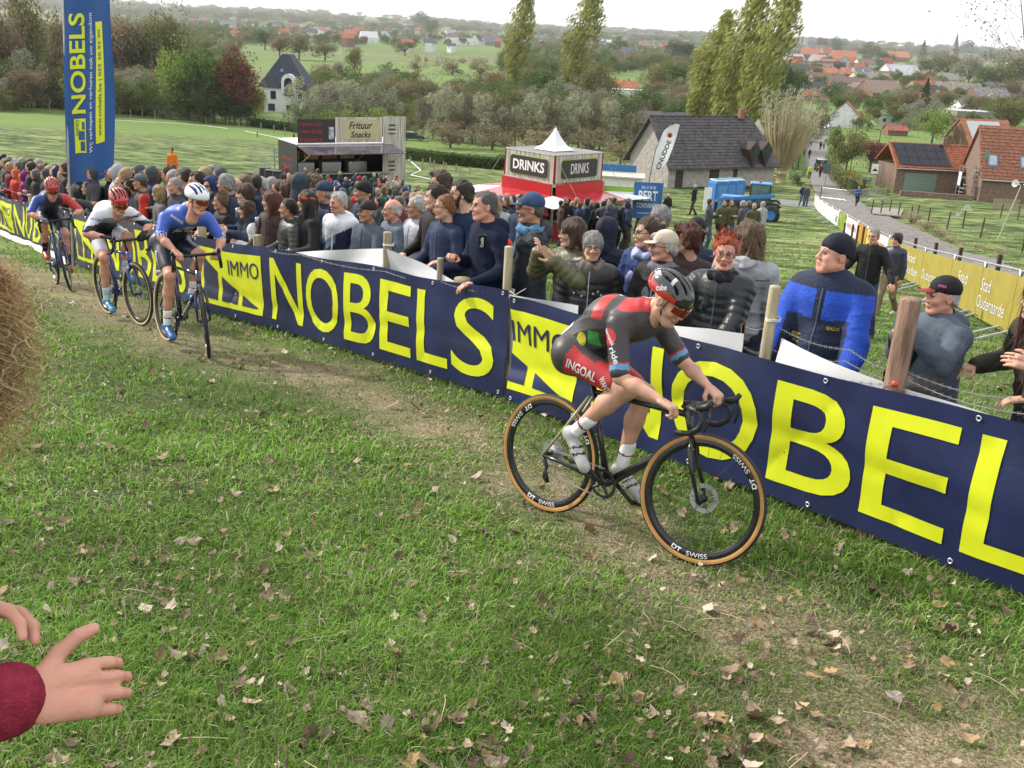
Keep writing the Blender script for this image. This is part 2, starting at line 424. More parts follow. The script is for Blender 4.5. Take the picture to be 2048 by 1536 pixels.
def hand_sdf(pose,vh):
 """left hand at the wrist, fingers +Y, back of the hand +Z, thumb on +X (mirror for the other)"""
 S = SDF();S.cap((0,-.05,0),(0,0,0),.029,.026,0,.015,flat=(np.array([0,0,1.]),.8))
 S.cap((-.018,.02,0),(-.022,.078,0),.020,.020,0,.012,flat=(np.array([0,0,1.]),.75))
 S.cap((.016,.02,0),(.022,.080,0),.020,.018,0,.012,flat=(np.array([0,0,1.]),.75))
 curl = {'relaxed':.45,'grip':1.25,'open':.08,'fist':1.5,'clap':.62}[pose]
 for i,(x,L) in enumerate([(.032,.072),(.011,.08),(-.011,.075),(-.032,.06)]):
  p = np.array([x,.088 - (.006 if i in (0,3) else 0),0]);a = -curl * .75;sp = (x * (2.2 if pose == 'open' else .6))
  for j,f in enumerate((.45,.3,.25)):
   d = np.array([sp * .3,math.cos(a),math.sin(a)]);d /= np.linalg.norm(d);q = p + d * L * f * 1.05
   S.cap(p,q,.0095 - j * .0009,.0088 - j * .0009,0,.004);p = q;a -= curl * .85
 a = {'relaxed':.5,'grip':1.0,'open':.15,'fist':1.2,'clap':-.1}[pose]
 p0 = np.array([.022,.022,-.004]);p1 = p0 + np.array([.034,.026,-.012 * (1 + a)]);p2 = p1 + np.array([.018 - .012 * a,.026,-.012 * a]);p3 = p2 + np.array([.006 - .016 * a,.022,-.012 * a])
 S.cap(p0,p1,.015,.0125,0,.01);S.cap(p1,p2,.0115,.0105,0,.004);S.cap(p2,p3,.0105,.009,0,.004)
 V,Q,T = mesh_sdf(S,vh,None,.015);return V,Q,T * 0
_pc = {}
def part(kind,var,vh):
 k = (kind,var,vh)
 if k not in _pc:_pc[k] = (head_sdf if kind == 'head' else hand_sdf)(var,vh)
 return _pc[k]
# hair, caps and helmets in head coordinates (skull centre at 0, face +Y)
def hair_sdf(style,seed=0):
 S = SDF();nz = None;vox = .0098
 def cut_slant(z0=.058,m=.8):S.plane((0,m,1),z0 * 1 + m * .0 + (.0) + .03,.006)
 g = np.random.default_rng(seed)
 if style in ('short','crop','spiky','side','bald','boy','curly','bun','bob','long','pony','wavy','thin'):
  t = {'short':.007,'crop':.002,'spiky':.010,'side':.012,'bald':.004,'boy':.015,'curly':.02,'bun':.006,'bob':.018,'long':.014,'pony':.008,'wavy':.02,'thin':.005}[style]
  S.ell((0,-.014,.037),(.078 + t * .8,.098 + t,.085 + t),0,.01)
  S.ell((0,-.04,-.02),(.072 + t * .7,.07 + t * .6,.075 + t * .5),0,.02)
  if style in ('short','crop','spiky','side','thin','bald','bun','pony'):
   S.plane((0,-.86,1),.0,.012)
   for s in (-1,1):S.cut((s * .062,.088,.062),(.032,.04,.035),.01)
   if style == 'bald':S.cut((0,.0,.12),(.085,.13,.095),.01)
   if style == 'thin':S.cut((0,.08,.1),(.045,.07,.05),.01)
  elif style in ('boy','curly'):
   S.plane((0,-.55,1),-.055 if style == 'boy' else -.05,.006);S.cut((0,.125,-.01),(.062,.06,.055 if style == 'boy' else .06),.01)
  if style == 'side':S.ell((.03,.06,.095),(.05,.045,.03),0,.02)
  if style == 'spiky':
   for i in range(46):
    a = g.uniform(0,6.28);e = g.uniform(.25,1.5);d = np.array([math.cos(a) * math.cos(e),math.sin(a) * math.cos(e),math.sin(e)])
    if d[1] > .3 and d[2] < .5:continue
    p = np.array([0,-.014,.037]) + d * np.array([.08,.1,.088]);S.cap(p,p + (d + np.array([0,.15,.35])) * .032,.009,.003,0,.006)
  if style == 'bun':S.ell((0,-.125,.04),(.035,.035,.035),0,.01)
  if style == 'pony':S.ell((0,-.115,.03),(.028,.03,.028),0,.01);S.cap((0,-.125,.02),(0,-.145,-.16),.026,.012,0,.02)
  if style in ('bob','long','wavy'):
   S.cut((0,.125,-.02),(.058,.075,.085),.012)
   L = {'bob':-.1,'long':-.3,'wavy':-.33}[style]
   for s in (-1,1):
    S.cap((s * .07,.0,.0),(s * .082,.012,L),.028,.022,0,.02,flat=(np.array([1.,0,0]),.7))
   S.cap((-.04,-.07,0),(-.045,-.085,L),.05,.035,0,.02);S.cap((.04,-.07,0),(.045,-.085,L),.05,.035,0,.02)
  f = {'curly':60,'wavy':38}.get(style,55);am = {'curly':.012,'wavy':.009,'crop':.0015,'bald':.002}.get(style,.0045)
  b1 = wrinkle(seed,am,f,.35 if style in ('long','bob','wavy','pony') else .8);b2 = wrinkle(seed + 9,am * .9,f * 2.3,.3);nz = lambda X,Y,Z:b1(X,Y,Z) + b2(X,Y,Z)
 elif style == 'beanie':
  S.ell((0,-.014,.045),(.088,.107,.092),0,.01);S.ell((0,-.02,.0),(.085,.105,.06),0,.02);S.plane((0,-.28,1),.012,.006)
  nz = lambda X,Y,Z:(.0016 * np.sin(60 * np.arctan2(X,Y + .014))).astype(np.float32) + 0 * Z
 elif style in ('hood','hoodup'):
  S.ell((0,-.022,.03),(.105,.125,.115),0,.02);S.cap((0,-.035,-.05),(0,-.05,-.16),.1,.11,0,.04);S.cut((0,.13,-.01),(.07,.115,.1),.015);nz = wrinkle(seed,.004,30)
 elif style == 'cap':
  S.ell((0,-.014,.05),(.087,.105,.086),0,.008);S.plane((0,-.12,1),.028,.004)
  S.cap((0,.085,.036),(0,.125,.028),.062,.055,1,.006,flat=(np.array([0,0,1.]),.09))
  S.p[-1] = S.p[-1]
 elif style == 'flatcap':
  S.ell((0,.0,.062),(.095,.125,.05),0,.02);S.ell((0,-.03,.05),(.088,.098,.06),0,.02);S.plane((0,-.1,1),.03,.004)
 elif style == 'band':
  S.ell((0,-.014,.037),(.092,.112,.1),0,.008);S.plane((0,-.1,1),.03,.003);S.plane((0,.1,-1),-.075,.003)
 V,Q,T = mesh_sdf(S,vox,nz,.03)
 if style in STR:      # loose strands over the mass so that the outline is hair, not a cap
  ln,lift,wid,n = STR[style];n = int(n * .75);o0 = np.array([0,-.014,.037]);pos = V[g.integers(0,len(V),n)];up = pos - o0;up /= np.linalg.norm(up,axis=1)[:,None]
  if style in ('bald','thin'):pos,up = pos[pos[:,2] < .11],up[pos[:,2] < .11]
  n = len(pos);crown = np.array([0,-.45,1.]);crown /= np.linalg.norm(crown);fl = up * (up @ crown)[:,None] - crown;fl += np.array([.25,.1,-.15 if ln < .15 else -1.6]) + g.normal(size=(n,3)) * (.35 if style not in ('curly','wavy','spiky') else .7)
  if style == 'spiky':fl = up * 1.3 + g.normal(size=(n,3)) * .5 + np.array([0,0,.5])
  sg = 5;P = pos.copy();rows = [];L = ln * g.uniform(.5,1.2,n)
  for k in range(sg + 1):
   rows.append(P + up * (lift * math.sin(math.pi * min(1,(k + .6) / sg * .8))));d = fl - up * (fl * up).sum(1)[:,None] * (0 if style == 'spiky' or ln > .15 else .85);d /= np.linalg.norm(d,axis=1)[:,None] + 1e-9;P = P + d * (L / sg)[:,None]
   if ln < .15 and style != 'spiky':q = P - o0;r0 = np.linalg.norm(pos - o0,axis=1)[:,None];P = o0 + q / np.linalg.norm(q,axis=1)[:,None] * (r0 * .6 + np.linalg.norm(q,axis=1)[:,None] * .4)
   up = P - o0;up[:,2] *= (0 if ln > .15 else 1);up /= np.linalg.norm(up,axis=1)[:,None] + 1e-9
  sd = np.cross(up,rows[-1] - rows[0]);sd /= np.linalg.norm(sd,axis=1)[:,None] + 1e-9;W = (wid * g.uniform(.5,1.3,n))[:,None];SV = []
  for k in range(sg + 1):w = W * (1 - k / sg * .75);SV += [rows[k] - sd * w,rows[k] + sd * w]
  SV = np.stack(SV,1);b0 = len(V) + np.arange(n) * (2 * sg + 2);SQ = np.concatenate([np.stack([b0 + 2 * k,b0 + 2 * k + 1,b0 + 2 * k + 3,b0 + 2 * k + 2],1) for k in range(sg)]);V = np.concatenate([V,SV.reshape(-1,3)]);Q = np.concatenate([Q,SQ]);T = np.concatenate([T * 0,np.repeat(1 + (g.uniform(size=n) < .5),2 * sg + 2).astype(int)])
 return V,Q,T
STR = {'short':(.05,.005,.0016,420),'crop':(.014,.003,.0012,300),'spiky':(.035,.004,.0018,420),'side':(.07,.006,.0018,420),'bald':(.03,.003,.0014,220),'boy':(.075,.006,.002,420),'curly':(.05,.012,.002,520),'bun':(.07,.004,.0016,350),'bob':(.16,.004,.002,360),'long':(.24,.004,.002,360),'pony':(.07,.004,.0016,350),'wavy':(.22,.008,.0022,420),'thin':(.045,.004,.0015,260)}
def helmet_sdf():
 S = SDF();S.ell((0,-.03,.05),(.096,.145,.098),0,.01);S.plane((0,-.12,1),.018,.008)
 for x,w in ((0,.011),(-.033,.010),(.033,.010),(-.066,.009),(.066,.009)):
  S.cut((x,.03,.165 - abs(x) * .62),(w,.115,.06),.006)
  S.cut((x * .9,-.13,.10 - abs(x) * .25),(w,.09,.055),.006)
 V,Q,T = mesh_sdf(S,.0068,None,.03);return V,Q,T
def hxf(V,M):      # apply 4x4
 return V @ M[:3,:3].T + M[:3,3]
def basis(fwd,up):
 f = np.array(fwd,float);f /= np.linalg.norm(f);u = np.array(up,float);r = np.cross(f,u)
 if np.linalg.norm(r) < 1e-4:r = np.cross(f,np.array([0,1.,.1]))
 r /= np.linalg.norm(r);u = np.cross(r,f);return np.stack([r,f,u],1)
def joinm(parts):
 V = [];Q = [];T = [];b = 0
 for v,q,t in parts:V.append(v);Q.append(q + b);T.append(t);b += len(v)
 return np.concatenate(V),np.concatenate(Q),np.concatenate(T)
def ftag(Q,T):return T[Q[:,0]]
def ik(a,t,l1,l2,pole):
 a = np.array(a,float);t = np.array(t,float);d = t - a;L = np.linalg.norm(d);L_ = min(L,(l1 + l2) * .995);d = d / max(L,1e-6);t = a + d * L_
 c = (l1 * l1 + L_ * L_ - l2 * l2) / (2 * L_);hgt = math.sqrt(max(0,l1 * l1 - c * c));p = np.array(pole,float);p = p - d * (p @ d)
 n = np.linalg.norm(p);p = p / n if n > 1e-6 else np.array([0,0,-1.]);return a + d * c + p * hgt,t
# ------------------------------------------------------------------ people
SKINC = {'fair':(.52,.29,.20),'pink':(.55,.27,.19),'tan':(.40,.21,.13),'light':(.58,.35,.25),'brown':(.2,.1,.06)}
def skin(t='fair'):return mat('skin_' + t,SKINC[t],.5,var=.12,scale=14,spec=.35,bump=.12,bscale=120)
LIPS = mat('lips',(.33,.10,.08),.5);EYE = mat('eye',(.10,.075,.06),.25,var=.5,scale=90)
HAIRC = {'black':(.012,.010,.010),'dark':(.028,.018,.013),'brown':(.07,.038,.022),'lightbrown':(.15,.09,.05),'blond':(.36,.25,.13),'grey':(.30,.29,.28),'white':(.55,.54,.52),'red':(.42,.07,.02),'auburn':(.10,.03,.018),'ginger':(.28,.11,.045),'darkgrey':(.10,.095,.09)}
def hairm(c,f=1.0):
 b = tuple(min(.8,q * f + (.012 if f > 1 else 0)) for q in HAIRC[c]);return mat('hair_' + c,b,.5,var=.6,scale=60,stretch=(3,3,.6),bump=1.0,bscale=110,spec=.5)
def cloth(c,kind='plain'):
 if kind == 'puffer':return mat('quilted_fabric',c,.42,var=.18,scale=6,bump=.35,bscale=25,spec=.45)
 if kind == 'knit':return mat('knitted_wool',c,.9,var=.2,scale=70,bump=.5,bscale=260,spec=.15)
 if kind == 'denim':return mat('denim',c,.85,var=.3,scale=12,bump=.3,bscale=200,spec=.15)
 if kind == 'lycra':return mat('lycra',c,.45,var=.06,scale=6,bump=.08,bscale=60,spec=.4)
 return mat('woven_fabric',c,.75,var=.18,scale=8,bump=.35,bscale=40,spec=.25)
SHOE = mat('dark_shoes',(.03,.028,.026),.6);TYREBLK = mat('rubber',(.022,.022,.024),.7,var=.2)
GLASSF = mat('spectacle_frame',(.02,.02,.02),.3);LENS = mat('spectacle_lens',(.30,.28,.27),.08,spec=.7,coat=.6,alpha=.16)
ARMS = {'down':((-.25,.03,.80),0),'rest':((-.15,.27,1.07),0),'pocket':((-.21,.12,.93),0),'phone':((-.05,.30,1.52),1),'clap':((-.06,.33,1.28),1),'cup':((-.14,.27,1.2),1),'chin':((-.05,.16,1.42),1),'cross':((.07,.2,1.18),2),'wide':((-.42,.2,.98),0),'back':((-.1,-.16,.95),0),'post':((-.3,.3,1.12),0)}
def arm_target(a,side):
 if isinstance(a,str):t = ARMS[a][0]
 else:t = a
 t = np.array(t,float)
 if isinstance(a,str):t = t * np.array([1 if side < 0 else -1,1,1])
 return t
def rotx(p,ang,o):
 c,s = math.cos(ang),math.sin(ang);y,z = p[1] - o[1],p[2] - o[2]
 return np.array([p[0],o[1] + y * c + z * s,o[2] - y * s + z * c])
def skeleton(build=1.0,lean=0,arms=('rest','rest'),legs='stand',hunch=0.0,sh=.168):
 o = np.array([0,0,.93]);J = {}
 f = lambda p:rotx(np.array(p,float),lean,o)
 J['pel'] = np.array([0,0,.93]);J['bel'] = f((0,.01,1.08));J['che'] = f((0,.0,1.30));J['neck'] = f((0,-.02 + hunch,1.455));J['head'] = f((0,.005 + hunch * 1.5,1.635))
 for s,n,a in ((-1,'L',arms[0]),(1,'R',arms[1])):
  J['sh' + n] = f((s * sh * (1 + .4 * (build - 1)),-.01 + hunch * .5,1.405));t = arm_target(a,s)
  e,w = ik(J['sh' + n],t,.29,.265,(s * .6,-.55,-.8) if not (isinstance(a,str) and a in ('phone','clap','chin')) else (s * .9,-.1,-.9))
  J['el' + n] = e;J['wr' + n] = w
  J['hip' + n] = np.array([s * .095,0,.9])
  st = {'stand':(0,0,0),'walk':(s * .22,s * .06,.06 if s < 0 else 0),'run':(s * .3,s * .12,.22 if s < 0 else 0),'wide':(0,0,0)}[legs]
  wx = s * (.2 if legs == 'wide' else .1)
  J['an' + n] = np.array([wx,st[0] - .02,.085 + st[2]]);J['kn' + n] = ik(J['hip' + n],J['an' + n],.43,.41,(s * .05,1,.05))[0]
 return J
def top_sdf(J,bulk=.03,build=1.0,hem=.86,lean=0,kind='plain',hood=False,collar=True,sleeves=True,tags=(0,0),belly=0.0):
 S = SDF();b = bulk;o = np.array([0,0,.93]);f = lambda p:rotx(np.array(p,float),lean,o);fl = (np.array([0,1.,0]),.70)
 rd = (.062,.011) if kind == 'puffer' else ((.035,.005) if kind == 'quilt' else None)
 S.cap(f((0,.01,1.0)),f((0,0,1.33)),.150 * build + b * .8 + belly * .4,.162 * build + b * .6,tags[0],.03,flat=fl,ridge=rd)
 S.cap(np.array([0,.0,hem + .1]),f((0,.005,1.05)),.152 * build + b,.15 * build + b * .8,tags[0],.03,flat=(np.array([0,1.,0]),.74),ridge=rd)
 if belly:S.ell(f((0,.07,1.07)),(.14,.11 + belly,.17),tags[0],.04)
 S.cap(J['shL'] * .85 + J['shR'] * .15 + np.array([0,0,-.03]),J['shR'] * .85 + J['shL'] * .15 + np.array([0,0,-.03]),.062 + b * .5,None,tags[0],.05)
 for n in 'LR':S.cap(J['neck'] + (0,-.01,-.02),J['sh' + n] + (0,0,-.015),.055,.055 + b * .4,tags[0],.05)
 S.cap(J['neck'] + (0,.012,-.06),J['neck'] + (0,.0,-.02),.080,.066 + b * .3,tags[0],.04)
 if collar:S.cap(J['neck'] + (0,.0,-.02),J['neck'] + (0,.006,.028),.068 + b * .4,.072 + b * .35,tags[0],.010);S.cut(J['neck'] + np.array([0,.012,.075]),(.058 + b * .2,.06 + b * .2,.06),.008);
 if hood:S.ell(J['neck'] + (0,-.085,.0),(.13,.07,.08),tags[0],.03)
 S.plane((0,0,1.),hem - .01,.012)
 if sleeves:
  rs = (.058,.009) if kind == 'puffer' else ((.035,.004) if kind == 'quilt' else None)
  for n in 'LR':
   S.cap(J['sh' + n],J['el' + n],.056 + b * .62,.045 + b * .6,tags[1],.03,ridge=rs)
   S.cap(J['el' + n],J['el' + n] + (J['wr' + n] - J['el' + n]) * .93,.048 + b * .65,.034 + b * .5,tags[1],.02,ridge=rs)
 return S
def legs_sdf(J,bulk=.01,skirt=False,build=1.0):
 S = SDF();S.cap(J['hipL'] * .7 + J['hipR'] * .3 + (0,0,.03),J['hipR'] * .7 + J['hipL'] * .3 + (0,0,.03),.12 * build + bulk,None,0,.04,flat=(np.array([0,1.,0]),.85))
 for n in 'LR':
  S.cap(J['hip' + n],J['kn' + n],.088 + bulk,.06 + bulk,0,.03);S.cap(J['kn' + n],J['an' + n] + (0,0,.01),.058 + bulk,.046 + bulk * 1.2,0,.02)
 return S
def shoe_sdf(J):
 S = SDF()
 for n in 'LR':
  a = J['an' + n];S.cap(a + (0,-.03,-.045),a + (0,.16,-.05),.04,.036,0,.02);S.cap(a + (0,-.01,.02),a + (0,-.01,-.03),.045,.045,0,.02)
 return S
def skin_sdf(J,arms=True,r=1.0):
 S = SDF();S.cap(J['pel'],J['che'],.11,.12,0,.04,flat=(np.array([0,1.,0]),.7));S.cap(J['che'],J['neck'] + (0,0,.02),.1,.052,0,.05);S.cap(J['neck'] - (0,0,.02),J['head'] - (0,.02,.07),.054,.05,0,.02)
 for n in 'LR':
  if arms:S.cap(J['sh' + n],J['el' + n],.048 * r,.038 * r,0,.03);S.cap(J['el' + n],J['wr' + n],.038 * r,.027 * r,0,.02)
  S.cap(J['hip' + n],J['kn' + n],.075,.05,0,.03);S.cap(J['kn' + n],J['an' + n],.048,.035,0,.02)
 return S
def hand_at(J,n,pose,palm,vh,side):
 d = J['wr' + n] - J['el' + n] if ('hd' + n) not in J else J['hd' + n];d = d / np.linalg.norm(d)
 Hv,Hq,Ht = part('hand',pose,vh);V = Hv.copy();Q = Hq
 if side > 0:pass
 else:pass
 if n == 'R':V[:,0] *= -1;Q = Q[:,::-1]
 B = basis(d,palm);return V @ B.T + J['wr' + n],Q,Ht
def person(name,loc,face,label=None,group=None,height=1.75,build=1.0,lean=0.0,hunch=0.0,arms=('rest','rest'),legs='stand',head='man',turn=0.0,nod=0.0,tilt=0.0,
  hair='short',hairc='brown',hat=None,hatc=(.02,.02,.03),visc=None,glasses=None,sk='fair',top=(.05,.05,.06),topk='plain',bulk=.03,hood=False,collar=True,hem=.86,panel=None,mats_extra=(),
  legc=(.03,.035,.05),legk='denim',shoec=None,beard=None,scarf=None,hands=('relaxed','relaxed'),palms=None,vt=.011,vh=.0055,belly=0.0,moust=None,seed=0,handdir=None,inner=None,zipc=None,vest=None):
 """a whole standing person; local +Y is where the body faces, face = heading in radians from +X"""
 k = height / 1.75
 M = Matrix.Translation(Vector(loc)) @ Matrix.Rotation(face - math.pi / 2,4,'Z') @ Matrix.Scale(k,4)
 root = empty(name,label=label,cat='person',group=group);root.location = Vector(loc);root.rotation_euler = (0,0,face - math.pi / 2)
 def add(nm,V,Q,T,mats,smooth=True):
  o = obj(nm,meshdata(nm,V * k,Q,mats,ftag(Q,T),smooth),root);return o
 J = skeleton(build,lean,arms,legs,hunch);J.update({q:np.array(w_,float) for q,w_ in (handdir or {}).items()})
 # skin: one continuous figure with a detailed head and hands
 hd = part('head',head,vh);up = np.array([0,0,1.])
 f = np.array([math.sin(-turn) * math.cos(nod),math.cos(turn) * math.cos(nod),math.sin(nod)]);up = np.array([math.sin(tilt),0,math.cos(tilt)])
 B = basis(f,up);hc = J['head'] + np.array([0,.015,0]);hs = 1.0 if height > 1.5 else 1.0 / k * .93
 HM = np.eye(4);HM[:3,:3] = B * hs;HM[:3,3] = hc
 pl = palms or ((0,0,1),(0,0,1))
 pieces = [mesh_sdf(skin_sdf(J),.038),(hxf(hd[0],HM),hd[1],hd[2])]
 pieces[0] = (pieces[0][0],pieces[0][1],pieces[0][2] * 0)
 for i,n in enumerate('LR'):
  ud = np.array(pl[i],float) if palms else (np.array([0,0,1.]) if not isinstance(arms[i],str) or arms[i] in ('rest','post','wide') else np.array([(-1 if n == 'L' else 1),.2,.4]))
  pieces.append(hand_at(J,n,hands[i],ud,min(max(vh,.005),.009),1))
 V,Q,T = joinm(pieces)
 hm = hairm(hairc)
 b = add('body',V,Q,T,[skin(sk),skin(sk),EYE,LIPS,hm])
 # clothes
 tk = {'puffer':'puffer','quilt':'quilt'}.get(topk,'plain')
 S = top_sdf(J,bulk,build,hem,lean,tk,hood,collar,belly=belly,tags=(0,0))
 w1 = wrinkle(seed,.0085 if tk == 'plain' else .004,17,.8);w2 = folds(seed + 77,.013 if tk == 'plain' else .004)
 if panel is not None:vt = min(vt,.0098);w2 = folds(seed + 77,.005)
 V,Q,T = mesh_sdf(S,vt,lambda X,Y,Z:w1(X,Y,Z) * .6 + w2(X,Y,Z))
 mats = [cloth(top,'puffer' if tk in ('puffer','quilt') else topk)] + [cloth(c,'puffer' if tk in ('puffer','quilt') else topk) for c in mats_extra]
 if panel is not None:T = panel(V,J)
 elif bulk > .026 and tk == 'plain' and vt < .015 and topk != 'knit':      # seams, pocket slits and cuffs in a darker thread
  x,y,z = V.T;ax = np.abs(x);T = T * 0;mats.append(cloth(tuple(q * .35 for q in top)));T[(np.abs(z - 1.335 - .1 * ax) < vt * .55) & (ax < .2)] = 1;T[(np.abs(z - 1.02 - 1.5 * (ax - .13)) < vt * .9) & (ax > .10) & (ax < .155) & (y > 0)] = 1;T[(z < hem + .03) & (ax < .22) & (np.hypot(x,y) < .24)] = 1
  for n in 'LR':T[np.linalg.norm(V - (J['el' + n] * .16 + J['wr' + n] * .84),axis=1) < .046] = 1
 jk = add('jacket' if bulk > .015 else 'jumper',V,Q,T,mats);root['_j'] = 1
 V,Q,T = mesh_sdf(legs_sdf(J,.012,build=build),.036,wrinkle(seed + 5,.006,16));add('trousers',V,Q,T * 0,[cloth(legc,legk)])
 V,Q,T = mesh_sdf(shoe_sdf(J),.026);add('shoes',V,Q,T * 0,[SHOE if shoec is None else cloth(shoec)])
 def onhead(nm,S,mats,vox=.007,nz=None):
  V,Q,T = mesh_sdf(S,vox,nz);return add(nm,hxf(V,HM),Q,T,mats)
 if hair:
  kk = ('hair',hair,seed % 3)
  if kk not in _pc:_pc[kk] = hair_sdf(hair,seed % 3)
  V,Q,T = _pc[kk]
  if hat in ('cap','flatcap','beanie') :
   z = V[:,2] - .12 * V[:,1];V = V.copy();sq = V[:,2] > .03;V[sq,0] *= .9;V[sq,1] *= .9;V[sq,2] = .03 + (V[sq,2] - .03) * .75
  add('hair',hxf(V,HM),Q,T,[hm,hairm(hairc,.75),hairm(hairc,1.7)])
 if hat:
  kk = ('hair',hat,0)
  if kk not in _pc:_pc[kk] = hair_sdf(hat,0)
  V,Q,T = _pc[kk]
  nm = {'cap':'cap','beanie':'beanie','flatcap':'flat_cap','hood':'hood','hoodup':'hood','band':'headband'}[hat]
  add(nm,hxf(V,HM),Q,T,[cloth(hatc),cloth(visc or hatc)])
 if beard:
  S = SDF();S.ell((0,.05,-.085),(.062,.052,.05),0,.02);S.ell((0,.08,-.1),(.035,.03,.04),0,.02)
  for s in (-1,1):S.cap((s * .068,.015,-.01),(s * .055,.04,-.07),.014,.02,0,.02)
  S.cap((-.025,.094,-.053),(.025,.094,-.053),.008,None,0,.01);S.cut((0,.115,-.067),(.022,.03,.006),.004);onhead('beard',S,[hairm(beard)],.006,wrinkle(3,.003,60))
 if moust:
  S = SDF();S.cap((-.026,.092,-.056),(.026,.092,-.056),.009,None,0,.01);onhead('moustache',S,[hairm(moust)],.005,wrinkle(3,.002,60))
 if glasses:
  g = MB();dark = glasses == 'sun'
  for s in (-1,1):
   c = (s * .033,.112,.004);r = .023 if glasses != 'round' else .025
   g.tube([(c[0] + r * math.cos(t),c[1] - abs(math.cos(t)) * .003 * (1 if s * math.cos(t) > 0 else 0),c[2] + r * .82 * math.sin(t)) for t in np.linspace(0,6.283,15)[:-1]],.0024,5,closed=True)
   g.tube([(s * .056,.108,.008),(s * .075,.07,.008),(s * .08,-.01,.006)],.0024,5)
   g.mat(1);g.add([(c[0] + r * math.cos(t),c[1],c[2] + r * .82 * math.sin(t)) for t in np.linspace(0,6.283,13)[:-1]],[tuple(range(12))]);g.mat(0)
  g.tube([(-.011,.113,.008),(.011,.113,.008)],.0024,5)
  o = g.build('glasses',[GLASSF,mat('dark_lens',(.01,.01,.012),.1,spec=.8) if dark else LENS],root);o.matrix_local = Matrix.Scale(k,4) @ Matrix(HM.tolist())
 if scarf:
  S = SDF();n = J['neck']
  for a in np.linspace(0,6.283,9)[:-1]:S.ell(n + np.array([.075 * math.sin(a),.02 + .085 * math.cos(a),.01 + .012 * math.sin(3 * a)]),(.045,.045,.042),0,.03)
  S.cap(n + (.03,.1,-.02),n + (.05,.14,-.2),.04,.045,0,.03,flat=(np.array([0,1.,0]),.5))
  V,Q,T = mesh_sdf(S,.011,wrinkle(seed,.009,45));add('scarf',V,Q,T * 0,[cloth(scarf)] )
 if zipc is None and bulk > .026 and topk != 'knit' and seed % 3:zipc = tuple(q * 2.2 + .05 for q in top)
 if zipc:
  ys = []
  tb = BVHTree.FromPolygons([tuple(v) for v in (np.array([v.co[:] for v in jk.data.vertices]))],[tuple(p.vertices) for p in jk.data.polygons])
  for z in np.linspace(hem + .04,1.44,30):
   p = rotx(np.array([0,0,z]),lean,np.array([0,0,.93])) * k;h_ = tb.ray_cast(Vector(p) + Vector((0,.5,0)),Vector((0,-1,0)))
   if h_[0] is not None:ys.append(h_[0] + Vector((0,.001,0)))
  if len(ys) > 3:MB().tube(ys,.0045,5).build('zip',cloth(zipc),root)
 root['hm'] = [float(x) for x in (HM[:3,3] * k)]
 return root,J,HM,k,jk
# small, far people: one mesh each, a few poses shared by all, materials swapped per person
_far = {}
def far_mesh(pose,lod):
 key = (pose,lod)
 if key in _far:return _far[key]
 P = {'stand':dict(arms=('down','down')),'talk':dict(arms=('cup','down')),'rest':dict(arms=('rest','rest')),'cross':dict(arms=('cross','cross')),'walk':dict(arms=('down','cup'),legs='walk'),'phone':dict(arms=('phone','phone')),'run':dict(arms=('cup','cup'),legs='run',lean=.2),'pocket':dict(arms=('pocket','pocket'),legs='wide'),'hood':dict(arms=('pocket','pocket')),'cap':dict(arms=('cup','pocket')),'long':dict(arms=('down','cup')),'hat':dict(arms=('rest','down'))}[pose]
 J = skeleton(1.0,P.get('lean',0),P['arms'],P.get('legs','stand'))
 S = top_sdf(J,.032,1.0,.86,P.get('lean',0),tags=(1,1));
 for q in legs_sdf(J,.012).p:S.p.append(q[:5] + (2,) + q[6:])
 for q in shoe_sdf(J).p:S.p.append(q[:5] + (3,) + q[6:])
 h = J['head']
 S.ell(h + (0,.005,.02),(.072,.088,.09),0,.01);S.ell(h + (0,.03,-.045),(.055,.06,.075),0,.02);S.ell(h + (0,.1,-.02),(.014,.018,.022),0,.01);S.cap(J['neck'],h - (0,.02,.05),.055,.052,0,.01)
 hh = h + (0,-.02,.04)
 S.ell(hh,(.087,.1,.09),4,.008);S.ell(hh + (0,-.015,-.05),(.08,.08,.07),4,.01)
 if pose == 'long':S.cap(hh + (0,-.03,-.04),hh + (0,-.06,-.25),.085,.06,4,.01)
 if pose == 'hood':S.ell(hh + (0,-.01,-.04),(.11,.11,.13),1,.01);S.ell(h + (0,.07,-.02),(.06,.05,.08),0,.004)
 if pose == 'cap':S.cap(hh + (0,.07,.0),hh + (0,.13,-.01),.06,.05,4,.006,flat=(np.array([0,0,1.]),.15))
 for n in 'LR':
  d = J['wr' + n] - J['el' + n];d /= np.linalg.norm(d);S.cap(J['wr' + n],J['wr' + n] + d * .13,.036,.028,0,.01)
 V,Q,T = mesh_sdf(S,{0:.022,1:.031,2:.045}[lod],wrinkle(5,.006,18));me = meshdata('person',V,Q,[skin('fair'),cloth((.1,.1,.1)),cloth((.03,.035,.05),'denim'),SHOE,hairm('brown')],ftag(Q,T),True)
 _far[key] = me;return me
TOPS = [(.02,.022,.03),(.015,.015,.018),(.03,.04,.08),(.05,.055,.06),(.02,.03,.06),(.08,.08,.085),(.11,.02,.02),(.03,.04,.03),(.06,.05,.035),(.3,.3,.31),(.02,.05,.12),(.05,.03,.03),(.2,.05,.03),(.012,.02,.03)]
def far_person(loc,face,pose,lod,top,leg=(.03,.035,.055),hairc='brown',hat=None,height=1.74,label=None,group=None,sk='fair',name='person'):
 o = obj(name,far_mesh(pose,lod));o.location = Vector(loc);o.rotation_euler = (0,0,face - math.pi / 2);o.scale = (height / 1.75,) * 3
 ms = [skin(sk),cloth(top),cloth(leg,'denim'),SHOE,cloth(hat) if hat else hairm(hairc)]
 for i,m in enumerate(ms):o.material_slots[i].link = 'OBJECT';o.material_slots[i].material = m
 tag(o,label,'person',group);return o
